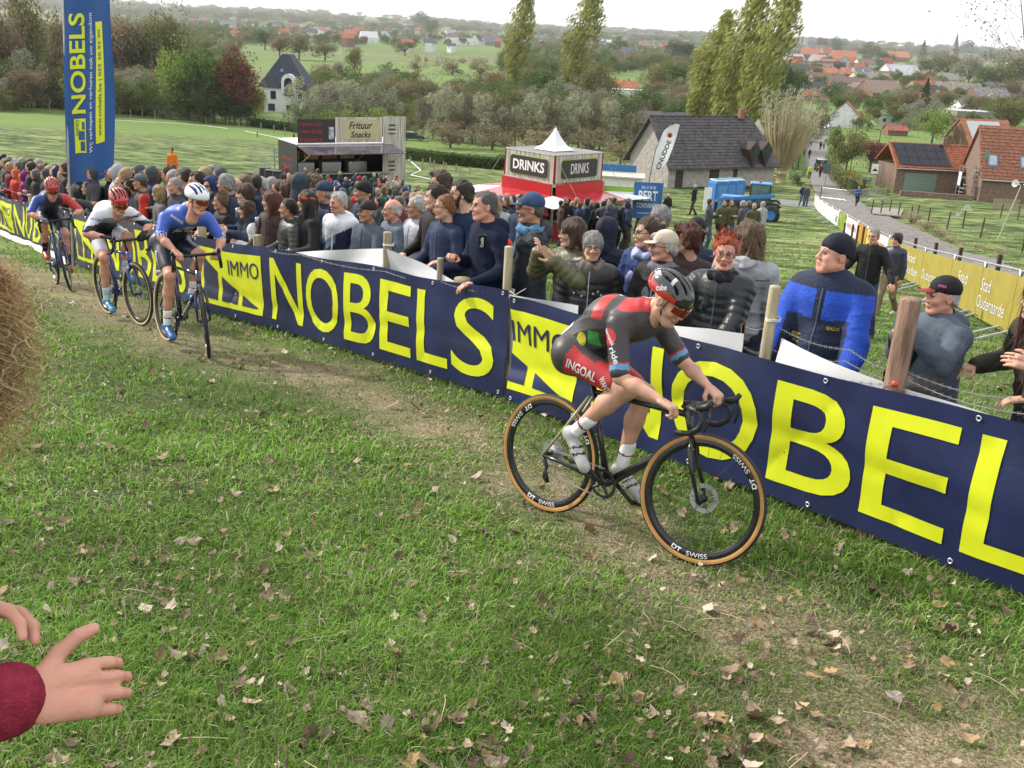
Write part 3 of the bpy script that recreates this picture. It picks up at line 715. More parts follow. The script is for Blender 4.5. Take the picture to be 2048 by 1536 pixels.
# ------------------------------------------------------------------ bicycles and riders
def bike_matrix(p):
 x,y,yaw,lean,steer = p;fd = (math.cos(yaw),math.sin(yaw));a = gz(x,y);q = gz(x + fd[0],y + fd[1])
 X = Vector(q - a).normalized();Z = Vector((0,0,1));Z = (Z - X * Z.dot(X)).normalized();Z = Matrix.Rotation(lean,3,X) @ Z;Y = Z.cross(X)
 M = Matrix((X,Y,Z)).transposed().to_4x4();M.translation = Vector(a);return M
def wheel(parent,c,rimc,wallc,front,text=None):
 w = empty('wheel');w.parent = parent;w.location = c
 Rw = .335;n = 64;circ = lambda r,y:[(r * math.cos(t),y,r * math.sin(t)) for t in np.linspace(0,2 * math.pi,n + 1)[:-1]]
 m = MB();prof = [(-.013,.318),(-.0168,.328),(-.0172,.339)],[(-.0172,.339),(-.0115,.347),(0,.350),(.0115,.347),(.0172,.339)],[(.0172,.339),(.0168,.328),(.013,.318)]
 m = MB()
 for gi,pf in enumerate(prof):
  m.mat(1 if gi == 1 else 0)
  for (y0,r0_),(y1,r1) in zip(pf[:-1],pf[1:]):
   A = circ(r0_,y0);B = circ(r1,y1);m.add(A + B,[(i,(i + 1) % n,n + (i + 1) % n,n + i) for i in range(n)])
 m.build('tyre',[wallc,TYREBLK],w,True)
 m = MB();pf = [(-.012,.319),(-.0135,.30),(-.010,.284),(0,.278),(.010,.284),(.0135,.30),(.012,.319),(-.012,.319)]
 for (y0,r0_),(y1,r1) in zip(pf[:-1],pf[1:]):
  A = circ(r0_,y0);B = circ(r1,y1);m.add(A + B,[(i,(i + 1) % n,n + (i + 1) % n,n + i) for i in range(n)])
 rim = m.build('rim',[rimc],w,True)
 m = MB()
 for i in range(24):
  a = 2 * math.pi * i / 24;s = 1 if i % 2 else -1;b = a + s * (.9 if (i // 2) % 2 else -.9)
  m.tube([(.022 * math.cos(b),s * .028,.022 * math.sin(b)),(.28 * math.cos(a),0,.28 * math.sin(a))],.0011,3,False)
 m.build('spokes',[mat('dark_spoke_metal',(.10,.10,.11),.4,.6)],w)
 RX = Matrix.Rotation(math.pi / 2,3,'X')
 MB().lathe([(.004,-.055),(.012,-.05),(.012,-.035),(.024,-.03),(.013,-.02),(.013,.02),(.024,.03),(.012,.035),(.012,.05),(.004,.055)],12,M=RX).build('hub',[BLACK],w,True)
 m = MB();A = circ(.079,.034);B = circ(.055,.034);A2 = circ(.079,.036);B2 = circ(.055,.036)
 m.add(A + B,[(i,(i + 1) % n,n + (i + 1) % n,n + i) for i in range(n)]).add(A2 + B2,[(i,(i + 1) % n,n + (i + 1) % n,n + i) for i in range(n)])
 for i in range(6):a = i * math.pi / 3;m.tube([(.012 * math.cos(a),.035,.012 * math.sin(a)),(.06 * math.cos(a + .4),.035,.06 * math.sin(a + .4))],.003,4)
 m.build('disc_rotor',[STEEL],w)
 if text:
  for off in (0,2.4,4.1)[:2 if front else 3]:
   for tx,a0,bold in ((text[0],-1.98 + off,.03),(text[1],-1.72 + off + .03,.0)):
    V,Fc,W = glyphs(tx,bold,.12);h_ = .025
    for s in (-1,1):
     P = []
     for v in V:
      ang = a0 + v[0] * h_ * 1.25 / .297;r = .288 + (v[1]) * h_;r = .288 + v[1] * h_
      if s < 0:P.append((r * math.cos(ang),0,r * math.sin(ang)))
      else:P.append((r * math.cos(-math.pi - ang),0,r * math.sin(-math.pi - ang)))
     P = np.array(P)
     rr = np.hypot(P[:,0],P[:,2]);P[:,1] = s * (np.interp(rr,[.284,.30,.319],[.010,.0135,.012]) + .0012)
     # letters stand with their feet to the tyre
     rr2 = .287 + (.313 - rr);P[:,0] *= rr2 / rr;P[:,2] *= rr2 / rr;P[:,1] = s * (np.interp(rr2,[.284,.30,.319],[.010,.0135,.012]) + .0012)
     obj('rim_lettering',meshdata('rim_lettering',P,Fc,[WHITE]),rim)
 return w
def bicycle(p,label,framec,forkc,stayc,wallc,rimc,barz=.95,crank=2.5,text=None,frame_text=None,group='racing bicycles'):
 M = bike_matrix(p);root = empty('bicycle',label=label,cat='bicycle',group=group,mat=M);dz = 0
 fm = MB();RA = (0,0,.35);BB = (.425,0,.285);ST = (.262,0,.80);HT = (.875,0,.80);HB = (.925,0,.655)
 fm.tube([BB,(.34,0,.54),ST],[.02,.017,.016],10).tube([BB,(.66,0,.46),HB],[.027,.026,.024],10).tube([(.272,0,.775),(.87,0,.775)],[.014,.018],10).tube([HT,HB],[.021,.024],10)
 fm.tube([(BB[0],-.04,BB[2]),(BB[0],.04,BB[2])],.023,12)
 fr = fm.build('frame',[framec],root,True)
 m = MB()
 for s in (-1,1):m.tube([(0,s * .064,.35),(.12,s * .05,.335),(.40,s * .028,.29)],[.011,.011,.014],8)
 m.build('chain_stay',[framec],root,True)
 for s in (-1,1):MB().tube([(0,s * .064,.35),(.10,s * .05,.50),(.255,s * .022,.745)],[.009,.008,.009],8).build('seat_stay',[stayc],root,True)
 MB().tube([ST,(.222,0,.94)],.0135,10).build('seatpost',[BLACK],root,True)
 S = SDF();S.cap((.09,0,.955),(.22,0,.955),.07,.025,0,.02,flat=(np.array([0,0,1.]),.3));S.cap((.22,0,.955),(.355,0,.95),.022,.019,0,.02,flat=(np.array([0,0,1.]),.6))
 V,Q,T = mesh_sdf(S,.009);obj('saddle',meshdata('saddle',V,Q,[BLACK],None,True),root)
 # steering assembly turns about the head tube
 st = empty('fork_assembly');st.parent = root;ax = Vector((HT[0] - HB[0],0,HT[2] - HB[2])).normalized()
 piv = Vector(HB);RM = Matrix.Translation(piv) @ Matrix.Rotation(p[4],4,ax) @ Matrix.Translation(-piv);st.matrix_local = RM
 fk = MB()
 for s in (-1,1):fk.tube([(.925,s * .01,.65),(.935,s * .045,.60),(.955,s * .052,.52),(1.02,s * .056,.35)],[.018,.016,.013,.009],8)
 fk.build('fork',[forkc],st,True)
 wheel(root,RA,rimc,wallc,False,text)
 w = wheel(st,(1.02,0,.35),rimc,wallc,True,text)
 bz = barz;hx = .86 - (bz - .8) * .3
 MB().tube([HT,(hx - .005,0,bz - .02)],.016,8).tube([(hx,0,bz - .01),(hx + .09,0,bz)],.017,8).build('stem',[BLACK],st,True)
 bx = hx + .09
 hb = MB().tube([(bx,-.17,bz),(bx - .005,0,bz),(bx,.17,bz)],.014,8)
 for s in (-1,1):hb.tube([(bx,s * .165,bz),(bx + .03,s * .2,bz),(bx + .075,s * .205,bz - .005),(bx + .1,s * .208,bz - .04),(bx + .085,s * .212,bz - .09),(bx + .04,s * .215,bz - .122),(bx - .03,s * .218,bz - .13)],.0155,8)
 hb.build('handlebar',[BLACK],st,True)
 for s in (-1,1):
  l = MB().tube([(bx + .06,s * .205,bz + .01),(bx + .11,s * .205,bz + .025),(bx + .135,s * .205,bz + .06)],[.018,.019,.014],8).build('brake_hood',[BLACK],st,True)
  MB().tube([(bx + .125,s * .207,bz + .03),(bx + .14,s * .215,bz - .03),(bx + .12,s * .222,bz - .1)],[.008,.007,.005],6).build('brake_lever',[BLACK],l,True)
 # drivetrain
 cs = empty('crankset');cs.parent = root;cs.location = BB;n = 40;RX = Matrix.Rotation(math.pi / 2,3,'X')
 ch = MB();A = [((.088 if i % 2 else .083) * math.cos(2 * math.pi * i / n),-.042,(.088 if i % 2 else .083) * math.sin(2 * math.pi * i / n)) for i in range(n)];B = [(.066 * math.cos(2 * math.pi * i / n),-.042,.066 * math.sin(2 * math.pi * i / n)) for i in range(n)]
 ch.add(A + B,[(i,(i + 1) % n,n + (i + 1) % n,n + i) for i in range(n)])
 for i in range(4):a = i * math.pi / 2 + .5;ch.tube([(0,-.042,0),(.07 * math.cos(a),-.042,.07 * math.sin(a))],.008,6)
 ch.build('chainring',[BLACK],cs)
 ped = []
 for s,a in ((-1,crank),(1,crank + math.pi)):
  e = (.172 * math.cos(a),s * .07,.172 * math.sin(a));MB().tube([(0,s * .055,0),e],[.014,.011],8).build('crank_arm',[BLACK],cs,True)
  MB().box((e[0],e[1] + s * .045,e[2]),(.07,.06,.018)).build('pedal',[BLACK],cs);ped.append(Vector(BB) + Vector((e[0],s * .12,e[2])))
 m = MB();m.tube([(.01,-.045,.39),(.20,-.043,.385),(.425,-.042,.371)],.0035,4).tube([(.03,-.045,.255),(.2,-.043,.225),(.425,-.042,.2)],.0035,4);m.build('chain',[STEEL],root)
 MB().lathe([(.012,-.05),(.045,-.048),(.035,-.025),(.02,-.02)],20,c=(0,0,.35),M=RX).build('sprockets',[STEEL],root)
 MB().tube([(.0,-.06,.34),(.035,-.06,.29),(.02,-.06,.22),(.05,-.06,.20)],[.014,.01,.009,.012],6).tube([(.02,-.062,.29),(.06,-.064,.20)],.008,6).build('derailleur',[BLACK],root,True)
 if frame_text:
  V,Fc,W = glyphs(frame_text,.03,.3);d0 = Vector((.52,0,.34));d1 = Vector((.86,0,.60));dr = (d1 - d0).normalized();L = .27;hh = .035
  for s in (-1,1):
   P = []
   for v in V:
    t = v[0] / W * L;t = t if s < 0 else L - t;c = d0 + dr * t;nn = Vector((-dr.z,0,dr.x));ang = (v[1] - .5) * 1.25;c = c + nn * (.027 * math.sin(ang));c.y = s * (.027 * math.cos(ang) + .001);P.append(tuple(c))
   obj('frame_lettering',meshdata('frame_lettering',P,Fc,[WHITE]),fr)
 return root,M,ped,Vector((bx,0,bz))
def rider(p,M,label,J,look,jersey,jpanel,shorts,spanel,helmetc,glove=None,sock=(.75,.75,.76),shoec=(.6,.6,.6),sk='pink',vox=.0115,hand='grip',helmet_extra=(),glasses=(.25,.03,.02),hl=1.0,group='cyclists racing uphill',longsock=False,up=None,prints=()):
 root = empty('person',label=label,cat='cyclist',group=group,mat=M)
 A = {k:np.array(v,float) for k,v in J.items()}
 def add(nm,V,Q,T,mats):return obj(nm,meshdata(nm,V,Q,mats,ftag(Q,T),True),root)
 S = SDF();sp = [A['pel'],A['pel'] * .5 + A['neck'] * .5 + (-.02,0,.045),A['neck']]
 S.cap(sp[0],sp[1],.115,.115,0,.05);S.cap(sp[1],A['sh'],.12,.10,0,.05)
 S.cap(A['shR'] * .85 + A['shL'] * .15,A['shL'] * .85 + A['shR'] * .15,.06,None,0,.04);S.cap(A['neck'],A['head'] * .75 + A['neck'] * .25,.056,.052,0,.03)
 for n in 'LR':
  S.cap(A['sh' + n],A['el' + n],.047,.038,0,.03);S.cap(A['el' + n],A['el' + n] * .6 + A['wr' + n] * .4,.036,.040,0,.015);S.cap(A['el' + n] * .6 + A['wr' + n] * .4,A['wr' + n],.040,.025,0,.02)
  h_,k_,a_ = A['hip' + n],A['kn' + n],A['an' + n];kn = k_ - (h_ + a_) / 2;kn = kn / max(1e-6,np.linalg.norm(kn))
  S.cap(h_,k_,.085,.055,0,.04);S.cap(k_ + kn * .008,k_,.052,.052,0,.02)
  S.cap(k_,k_ * .65 + a_ * .35 - kn * .018,.048,.056,0,.02);S.cap(k_ * .65 + a_ * .35 - kn * .018,a_,.054,.031,0,.02)
 f = np.array(look,float);hd = part('head','man',.0062);B = basis(f,up or (0,0,1));HM = np.eye(4);HM[:3,:3] = B;HM[:3,3] = A['head']
 b1 = mesh_sdf(S,vox,wrinkle(2,.0022,26));pieces = [(b1[0],b1[1],b1[2] * 0),(hxf(hd[0],HM),hd[1],hd[2])]
 for n in 'LR':pieces.append(hand_at(A,n,hand,(0,0,1),.006,1))
 V,Q,T = joinm(pieces);add('body',V,Q,T,[skin(sk),skin(sk),EYE,LIPS,hairm('brown')])
 # jersey with short sleeves
 S = SDF();q = .012
 S.cap(sp[0],sp[1],.125 + q,.123 + q,0,.05);S.cap(sp[1],A['sh'],.128 + q,.107 + q,0,.05);S.cap(A['shR'] * .85 + A['shL'] * .15,A['shL'] * .85 + A['shR'] * .15,.066 + q,None,0,.04);S.cap(A['neck'] * .95 + A['head'] * .05,A['neck'] * .8 + A['head'] * .2,.065 + q,.062,0,.03)
 for n in 'LR':S.cap(A['sh' + n],A['sh' + n] * .1 + A['el' + n] * .9 if hl else A['el' + n],.05 + q,.042 + q,0,.03)
 V,Q,T = mesh_sdf(S,vox,folds(8,.006));T = jpanel(V,A) if jpanel else T * 0;jo = add('jersey',V,Q,T,[cloth(c,'lycra') for c in jersey])
 S = SDF();S.cap(A['hipL'],A['hipR'],.115,None,0,.04);S.cap(sp[0] * .9 + sp[1] * .1,sp[0] * .65 + sp[1] * .35,.13,.125,0,.04)
 for n in 'LR':S.cap(A['hip' + n],A['hip' + n] * .22 + A['kn' + n] * .78,.096,.069,0,.03)
 V,Q,T = mesh_sdf(S,vox,wrinkle(9,.002,24));T = spanel(V,A) if spanel else T * 0;so = add('bib_shorts',V,Q,T,[cloth(c,'lycra') for c in shorts])
 for i,n in enumerate('LR'):
  k_,a_ = A['kn' + n],A['an' + n];d = a_ - k_;d /= np.linalg.norm(d);t_ = A['toe' + n]
  S = SDF();S.cap(a_ - d * .12,a_ + d * .02,.042,.035,0,.02);V,Q,T = mesh_sdf(S,.008);T = (np.abs(((V - a_) @ d) + .06) < .006) * 1;add('sock',V,Q,T,[cloth(sock),cloth((.25,.06,.07) if not longsock else (.1,.4,.6))])
  fd = t_ - a_;fd /= np.linalg.norm(fd);heel = a_ + d * .055 - fd * .015;S = SDF();S.cap(heel,t_,.037,.03,0,.02);S.cap(a_ + d * .02,heel,.036,.038,0,.02);S.cap(heel * .5 + t_ * .5,t_,.041,.033,0,.02,flat=(np.cross(fd,(0,1,0)),.8))
  V,Q,T = mesh_sdf(S,.008);nr_ = np.cross((0,1.,0),fd);dd_ = (V - heel) @ nr_;T = np.where(dd_ > .024,1,0);ax_ = (V - heel) @ fd;T = np.where((T == 0) & (dd_ < .0) & ((np.abs(ax_ - .09) < .006) | (np.abs(ax_ - .13) < .006)),1,T);sh = add('shoe',V,Q,T,[mat('glossy_shoe',shoec,.3,var=.25,scale=18,spec=.6),BLACK])
  if glove:
   G_ = part('hand',hand,.006);V = G_[0] * 1.09;Qg = G_[1]
   Hh = hand_at(A,n,hand,(0,0,1),.006,1);c = A['wr' + n];V = c + (Hh[0] - c) * 1.06;add('glove',V,Hh[1],Hh[2] * 0,[cloth(glove)])
 kk = 'helmet'
 if kk not in _pc:_pc[kk] = helmet_sdf()
 V,Q,T = _pc[kk];x,y,z = V.T;ex = np.sqrt((x / .096) ** 2 + ((y + .03) / .145) ** 2 + ((z - .05) / .098) ** 2)
 T = np.where(ex < .93,1,0)
 if len(helmetc) > 2:T = np.where((ex >= .93) & (z < .06) & (y < .06),2,T)
 if len(helmetc) > 3:T = np.where((ex >= .93) & (np.abs(x) < .03),3,T)
 ho = add('helmet',hxf(V,HM),Q,T,[mat('helmet_shell',c,.22,var=.05,spec=.6,coat=.5) for c in helmetc])
 m = MB()
 for s in (-1,1):m.tube([(s * .08,.03,.03),(s * .074,.02,-.04),(s * .03,.045,-.128)],.004,4)
 o = m.build('chin_strap',[BLACK],root);o.matrix_local = Matrix(HM.tolist())
 m = MB();P = [];nn = 16
 for i in range(nn + 1):
  a = -1.15 + 2.3 * i / nn;
  for zz,rr in ((-.022,.0),(.026,.004)):P.append((.083 * math.sin(a),.036 + .085 * math.cos(a) + rr,zz + (.012 * abs(math.sin(a * 1.2)) if zz < 0 else 0)))
 m.add(P,[(2 * i,2 * i + 2,2 * i + 3,2 * i + 1) for i in range(nn)]);o = m.build('sunglasses',[mat('mirror_lens',glasses,.08,.5,var=.05,spec=1)],root,True);o.matrix_local = Matrix(HM.tolist())
 bj = BVHTree.FromPolygons([tuple(v.co) for v in jo.data.vertices],[tuple(q_.vertices) for q_ in jo.data.polygons]);bs = BVHTree.FromPolygons([tuple(v.co) for v in so.data.vertices],[tuple(q_.vertices) for q_ in so.data.polygons])
 bh = BVHTree.FromPolygons([tuple(v.co) for v in ho.data.vertices],[tuple(q_.vertices) for q_ in ho.data.polygons])
 for (where,shape,colr,org,nrm,upv,w,h_) in prints:
  par,tr = {'j':(jo,bj),'s':(so,bs),'h':(ho,bh)}[where]
  if shape[0] == '#':     # a plain patch: disc or box
   g = 8;uu,vv = np.meshgrid(np.linspace(0,1,g + 1),np.linspace(0,1,g + 1));V2 = np.stack([uu.ravel(),vv.ravel(),0 * uu.ravel()],1)
   if shape == '#disc':
    c2 = V2[:,:2] * 2 - 1;V2[:,0] = .5 + .5 * c2[:,0] * np.sqrt(1 - c2[:,1] ** 2 / 2);V2[:,1] = .5 + .5 * c2[:,1] * np.sqrt(1 - c2[:,0] ** 2 / 2)
   F2 = np.array([[j * (g + 1) + i,j * (g + 1) + i + 1,(j + 1) * (g + 1) + i + 1,(j + 1) * (g + 1) + i] for j in range(g) for i in range(g)]);lift = .0025
  else:V2,F2,W_ = glyphs(shape,.02,.25);lift = .0045
  decal('printed_patch' if shape[0] == '#' else 'printed_lettering',V2,F2,cloth(colr,'lycra'),par,tr,org,nrm,upv,w,h_,lift)
 return root
BP = {'main':[0.227,5.622,-0.698,-.12,.165],'r2':[-3.51,10.15,-.915,-.07,-.33],'r3':[-4.769,11.855,-.857,.024,.079],'r4':[-6.658,14.756,-1.005,.029,-.25]}
GUM = mat('tan_sidewall',(.42,.22,.065),.65,var=.15);GUM2 = mat('pale_sidewall',(.5,.36,.2),.65,var=.15);CARBON = mat('carbon',(.014,.014,.015),.25,var=.2,spec=.6)
BLUEF = mat('blue_frame_paint',(.02,.035,.22),.2,var=.05,coat=.6);NAVYF = mat('navy_frame_paint',(.012,.012,.06),.2,var=.05,coat=.6);OLIVE = mat('olive_gold_paint',(.30,.29,.13),.3,var=.05)
def build_cyclists():
 # the dark grey and red rider passing closest to the camera
 b,M,ped,bar = bicycle(BP['main'],'black bicycle with tan wall tyres under the dark grey and red rider',CARBON,CARBON,OLIVE,GUM,CARBON,.84,2.5,('DT','SWISS'))
 J = dict(pel=(.15,0,1.0),sh=(.50,0,1.215),neck=(.56,0,1.27),head=(.69,0,1.345),shR=(.50,-.18,1.2),shL=(.52,.18,1.2),elR=(.59,-.24,.94),elL=(.66,.25,1.0),wrR=(.83,-.215,.865),wrL=(.86,.21,.90),hipR=(.15,-.09,.97),hipL=(.15,.09,.97),
   knR=(.55,-.11,.85),anR=(.262,-.12,.565),toeR=(.345,-.125,.375),knL=(.535,.11,.80),anL=(.43,.12,.38),toeL=(.60,.125,.20))
 g,r,wh,lb,gr,yl,bk = (.045,.040,.042),(.42,.022,.025),(.6,.6,.62),(.1,.3,.5),(.05,.25,.06),(.45,.42,.03),(.02,.02,.022)
 def jp(V,A):
  t = np.zeros(len(V),int);x,y,z = V.T
  for n in 'LR':
   e = A['el' + n] - A['sh' + n];L = np.linalg.norm(e);e = e / L;s = (V - A['sh' + n]) @ e;near = np.linalg.norm(V - A['sh' + n] - s[:,None] * e,axis=1) < .085
   t[near & (s > L * .80) & (s < L * .9)] = 2;t[near & (s > L * .76) & (s < L * .8)] = 1
  t[(x > .44) & (z > 1.27)] = 1;t[(x > .3) & (x < .37) & (z > 1.2)] = 1;t[(x < .5) & (z < .93) & (np.abs(y) < .03)] = 0
  return t
 def sp(V,A):
  t = np.zeros(len(V),int)
  for n,s in (('R',-1),('L',1)):
   e = A['kn' + n] - A['hip' + n];L = np.linalg.norm(e);e = e / L;q = (V - A['hip' + n]) @ e;side = V[:,1] * s > .155 - .03 * (q > L * .5)
   t[side & (q > L * .12)] = 1;t[(q > L * .60) & (V[:,1] * s > .04)] = 1
  return t
 pr = [('j','#disc',r,(.50,-.26,1.14),(0.1,-1,.1),(.3,0,1),.10,.085),('j','Intermarché',wh,(.51,-.26,1.14),(0.1,-1,.1),(1,0,.9),.10,.022),('j','#disc',yl,(.24,-.14,1.08),(-.1,-1,.4),(0,0,1),.06,.07),('j','#box',gr,(.32,-.14,1.10),(0,-1,.4),(0,0,1),.07,.06),('j','#disc',r,(.25,-.14,1.09),(-.1,-1,.4),(0,0,1),.03,.035),
  ('s','INGOAL',wh,(.30,-.2,.92),(0,-1,.15),(.25,0,1),.20,.05),('s','WANTY',wh,(.46,-.2,.86),(.1,-1,0),(.9,0,.6),.1,.035),('j','CIRCUS',wh,(.51,0,1.4),(-.1,-.2,1),(.2,1,0),.16,.045),('j','GOAL',wh,(.335,0,1.4),(-.2,-.2,1),(.3,1,0),.12,.04),('j','#box',wh,(.06,0,1.15),(-.8,0,.9),(.5,0,1),.17,.10),
  ('h','cube',wh,(.69,-.1,1.42),(.2,-1,.3),(-.1,0,1),.06,.03),('h','#box',wh,(.60,-.1,1.40),(-.2,-1,.3),(.4,0,1),.035,.05),('h','#box',wh,(.63,-.05,1.47),(-.2,-.6,.8),(.6,0,1),.03,.05),('h','#box',wh,(.74,-.06,1.46),(.3,-.6,.8),(.6,0,1),.02,.06),('j','ride',wh,(.56,-.26,1.05),(.3,-1,.1),(1,0,.6),.09,.03)]
 rider(BP['main'],M,'cyclist in dark grey and red kit bent over the bars of the nearest bicycle',J,(.86,0,-.5),[g,r,lb],jp,[g,r],sp,[bk,(.012,.012,.013),(.42,.03,.025)],prints=pr,shoec=(.42,.41,.40),sk='fair',vox=.0072)
 std = dict(pel=(.15,0,1.03),sh=(.60,0,1.27),neck=(.67,0,1.33),head=(.81,0,1.43),shR=(.60,-.18,1.25),shL=(.60,.18,1.25),elR=(.70,-.29,1.06),elL=(.70,.29,1.06),wrR=(.86,-.21,.995),wrL=(.86,.21,.995),hipR=(.15,-.09,1.0),hipL=(.15,.09,1.0),
   knR=(.53,-.14,.72),anR=(.40,-.13,.25),toeR=(.55,-.13,.13),knL=(.56,.14,.92),anL=(.37,.13,.54),toeL=(.52,.13,.44))
 # second rider, blue jersey
 b,M,ped,bar = bicycle(BP['r2'],'dark navy bicycle ridden by the man in the bright blue jersey',NAVYF,NAVYF,NAVYF,GUM2,CARBON,.95,-1.3,None,'CANYON')
 bl,nv = (.035,.09,.42),(.012,.014,.03)
 def jb(V,A):
  t = np.zeros(len(V),int);t[(V[:,0] < .62) & (V[:,2] < 1.17)] = 1;t[V[:,2] < 1.12] = 1
  for n in 'LR':
   e = A['el' + n] - A['sh' + n];L = np.linalg.norm(e);e = e / L;s = (V - A['sh' + n]) @ e;near = np.linalg.norm(V - A['sh' + n] - s[:,None] * e,axis=1) < .08;t[near & (s > -.02)] = 0;t[near & (s > L * .82) & ((np.sin(V[:,1] * 300) + np.sin(V[:,0] * 280)) > .2)] = 2
  return t
 J2 = dict(std);J2.update(sh=(.61,0,1.29),shR=(.60,-.2,1.27),shL=(.62,.2,1.27),elR=(.70,-.28,1.10),elL=(.72,.30,1.08),neck=(.68,.0,1.36),head=(.84,.03,1.45))
 rider(BP['r2'],M,'cyclist in bright blue jersey with white and blue helmet and red sunglasses',J2,(.93,.25,-.28),[bl,nv,wh],jb,[nv,wh],None,[(.7,.72,.75),(.02,.05,.16)],shoec=(.02,.12,.35),sk='pink',prints=[
  ('j','deceuninck',wh,(.72,-.13,1.28),(1,-.45,.3),(-.2,.8,1),.13,.03),('j','#disc',(.5,.03,.03),(.72,-.25,1.17),(.7,-1,.2),(0,0,1),.075,.04),('s','deceuninck',wh,(.36,-.22,.84),(.2,-1,.1),(.9,0,.5),.24,.045),('j','ALPECIN',wh,(.76,0,1.2),(1,0,.2),(0,0,1),.16,.025)])
 # third rider, white jersey
 b,M,ped,bar = bicycle(BP['r3'],'blue bicycle ridden by the man in the white jersey with the red helmet',BLUEF,BLUEF,CARBON,GUM2,CARBON,.93,-1.25,None,'TREK')
 J3 = dict(std);J3.update(sh=(.62,0,1.21),shR=(.61,-.19,1.19),shL=(.61,.19,1.19),neck=(.69,0,1.26),head=(.83,0,1.33),elR=(.72,-.36,1.02),elL=(.72,.33,1.04),wrR=(.85,-.22,.985),wrL=(.85,.22,.985),pel=(.14,0,1.02))
 def jw(V,A):
  t = np.zeros(len(V),int);t[(V[:,2] < 1.16)] = 3
  for n in 'LR':
   e = A['el' + n] - A['sh' + n];L = np.linalg.norm(e);e = e / L;s = (V - A['sh' + n]) @ e;near = np.linalg.norm(V - A['sh' + n] - s[:,None] * e,axis=1) < .08;t[near & (s > -.02)] = 0;t[near & (s > L * .72)] = 2;t[near & (s > L * .82)] = 0
  t[(V[:,2] < 1.1)] = 1;return t
 def sw(V,A):
  t = np.zeros(len(V),int)
  for n in 'LR':
   e = A['kn' + n] - A['hip' + n];L = np.linalg.norm(e);e = e / L;q = (V - A['hip' + n]) @ e;t[(q > L * .5) & (np.abs(V[:,1]) > .03)] = 1
  return t
 rider(BP['r3'],M,'cyclist in white jersey with light blue cuffs and red helmet',J3,(.9,.0,-.5),[(.62,.63,.66),nv,(.12,.35,.6),(.22,.23,.26)],jw,[nv,(.6,.58,.66)],sw,[(.45,.02,.025),(.03,.01,.01)],glove=(.02,.02,.022),sock=(.5,.6,.68),shoec=(.06,.25,.42),prints=[('j','TREK',nv,(.72,.24,1.17),(.9,.8,.5),(-.2,-.3,1),.12,.035),('j','BALOISE',(.1,.2,.5),(.70,-.24,1.17),(.9,-.8,.5),(-.2,.3,1),.12,.03)],longsock=True)
 # fourth rider
 b,M,ped,bar = bicycle(BP['r4'],'blue bicycle of the rearmost rider in the blue and red jersey',BLUEF,BLUEF,BLUEF,GUM2,CARBON,.95,2.9)
 J4 = dict(std);J4.update(sh=(.60,0,1.24),shR=(.6,-.19,1.22),shL=(.6,.19,1.22),neck=(.67,0,1.29),head=(.82,0,1.37),elR=(.73,-.31,1.05),elL=(.75,.33,1.05),knR=(.55,-.13,.90),anR=(.30,-.13,.53),toeR=(.42,-.13,.42),knL=(.54,.13,.74),anL=(.42,.13,.32),toeL=(.58,.13,.22))
 def j4(V,A):
  t = np.zeros(len(V),int);t[np.abs(V[:,1]) < .15] = 1;t[(V[:,1] > .12)] = 2;t[(V[:,1] < -.1)] = 0;return t
 rider(BP['r4'],M,'cyclist in jersey with blue right sleeve and red left sleeve, rearmost rider',J4,(.85,.0,-.55),[(.025,.05,.25),(.015,.018,.04),(.42,.03,.03)],j4,[nv],None,[(.45,.02,.025),(.03,.01,.01)],glove=(.15,.15,.16),sock=(.015,.015,.03),shoec=(.42,.03,.03))
# ------------------------------------------------------------------ fence line: printed banners, posts, wire, white sheets
NAVY_V = mat('navy_vinyl',(.016,.022,.075),.30,var=.28,scale=2.2,bump=.10,bscale=14,spec=.6,detail=8);YEL_V = mat('yellow_print',(.62,.68,.02),.38,var=.04,scale=6,spec=.45)
DIRTY_V = mat('weathered_navy_vinyl',(.035,.035,.065),.5,var=.3,scale=3,bump=.1,bscale=20,spec=.4)
def path_fn(pts):
 P = np.array(pts,float);d = np.r_[0,np.cumsum(np.linalg.norm(np.diff(P,axis=0),axis=1))]
 def f(s):
  s = np.asarray(s,float);x = np.interp(s,d,P[:,0]);y = np.interp(s,d,P[:,1]);e = .25
  tx = np.interp(s + e,d,P[:,0]) - np.interp(s - e,d,P[:,0]);ty = np.interp(s + e,d,P[:,1]) - np.interp(s - e,d,P[:,1]);n = np.hypot(tx,ty) + 1e-9
  return x,y,tx / n,ty / n
 return f,d[-1]
def banner_surf(f,wave,hgt,base=.04,lean=0.0,seed=0):
 g = np.random.default_rng(seed);ph = g.uniform(0,6.28,6)
 def P(s,v,off=0.0):
  x,y,tx,ty = f(s);v = np.asarray(v,float)
  w = wave * (np.sin(1.7 * s + ph[0]) * .8 * (1 - .3 * v) + .7 * np.sin(5.2 * v + .9 * s + ph[1]) + .35 * np.sin(4.3 * s + 2.1 * v + ph[2])) * (.35 + .65 * np.sin(np.clip(v,0,1) * math.pi)) + .006 * (1 - np.abs(np.sin(1.65 * s + 1.4 * v + ph[3]))) ** 4 * 2.2 - .009 * (1 - np.abs(np.sin(3.3 * s - 2.2 * v + ph[4]))) ** 6 - .012 * np.exp(-((v - .38 - .12 * np.sin(.9 * s + ph[5])) / .07) ** 2)
  o = w + off;nx,ny = ty,-tx        # towards the course
  # the normal points to the left of the walking direction when the path runs from far to near
  nx,ny = -abs(1) * (-ty) * -1,-tx
  X = x + nx * (-o) * -1;Y = y + ny * o
  sag = -.025 * np.sin(s * 3.14159 / 1.9) ** 2 * v
  return np.stack([x + ty * o,y - tx * o,HV(x,y) + base + v * hgt + sag],-1)
 return P
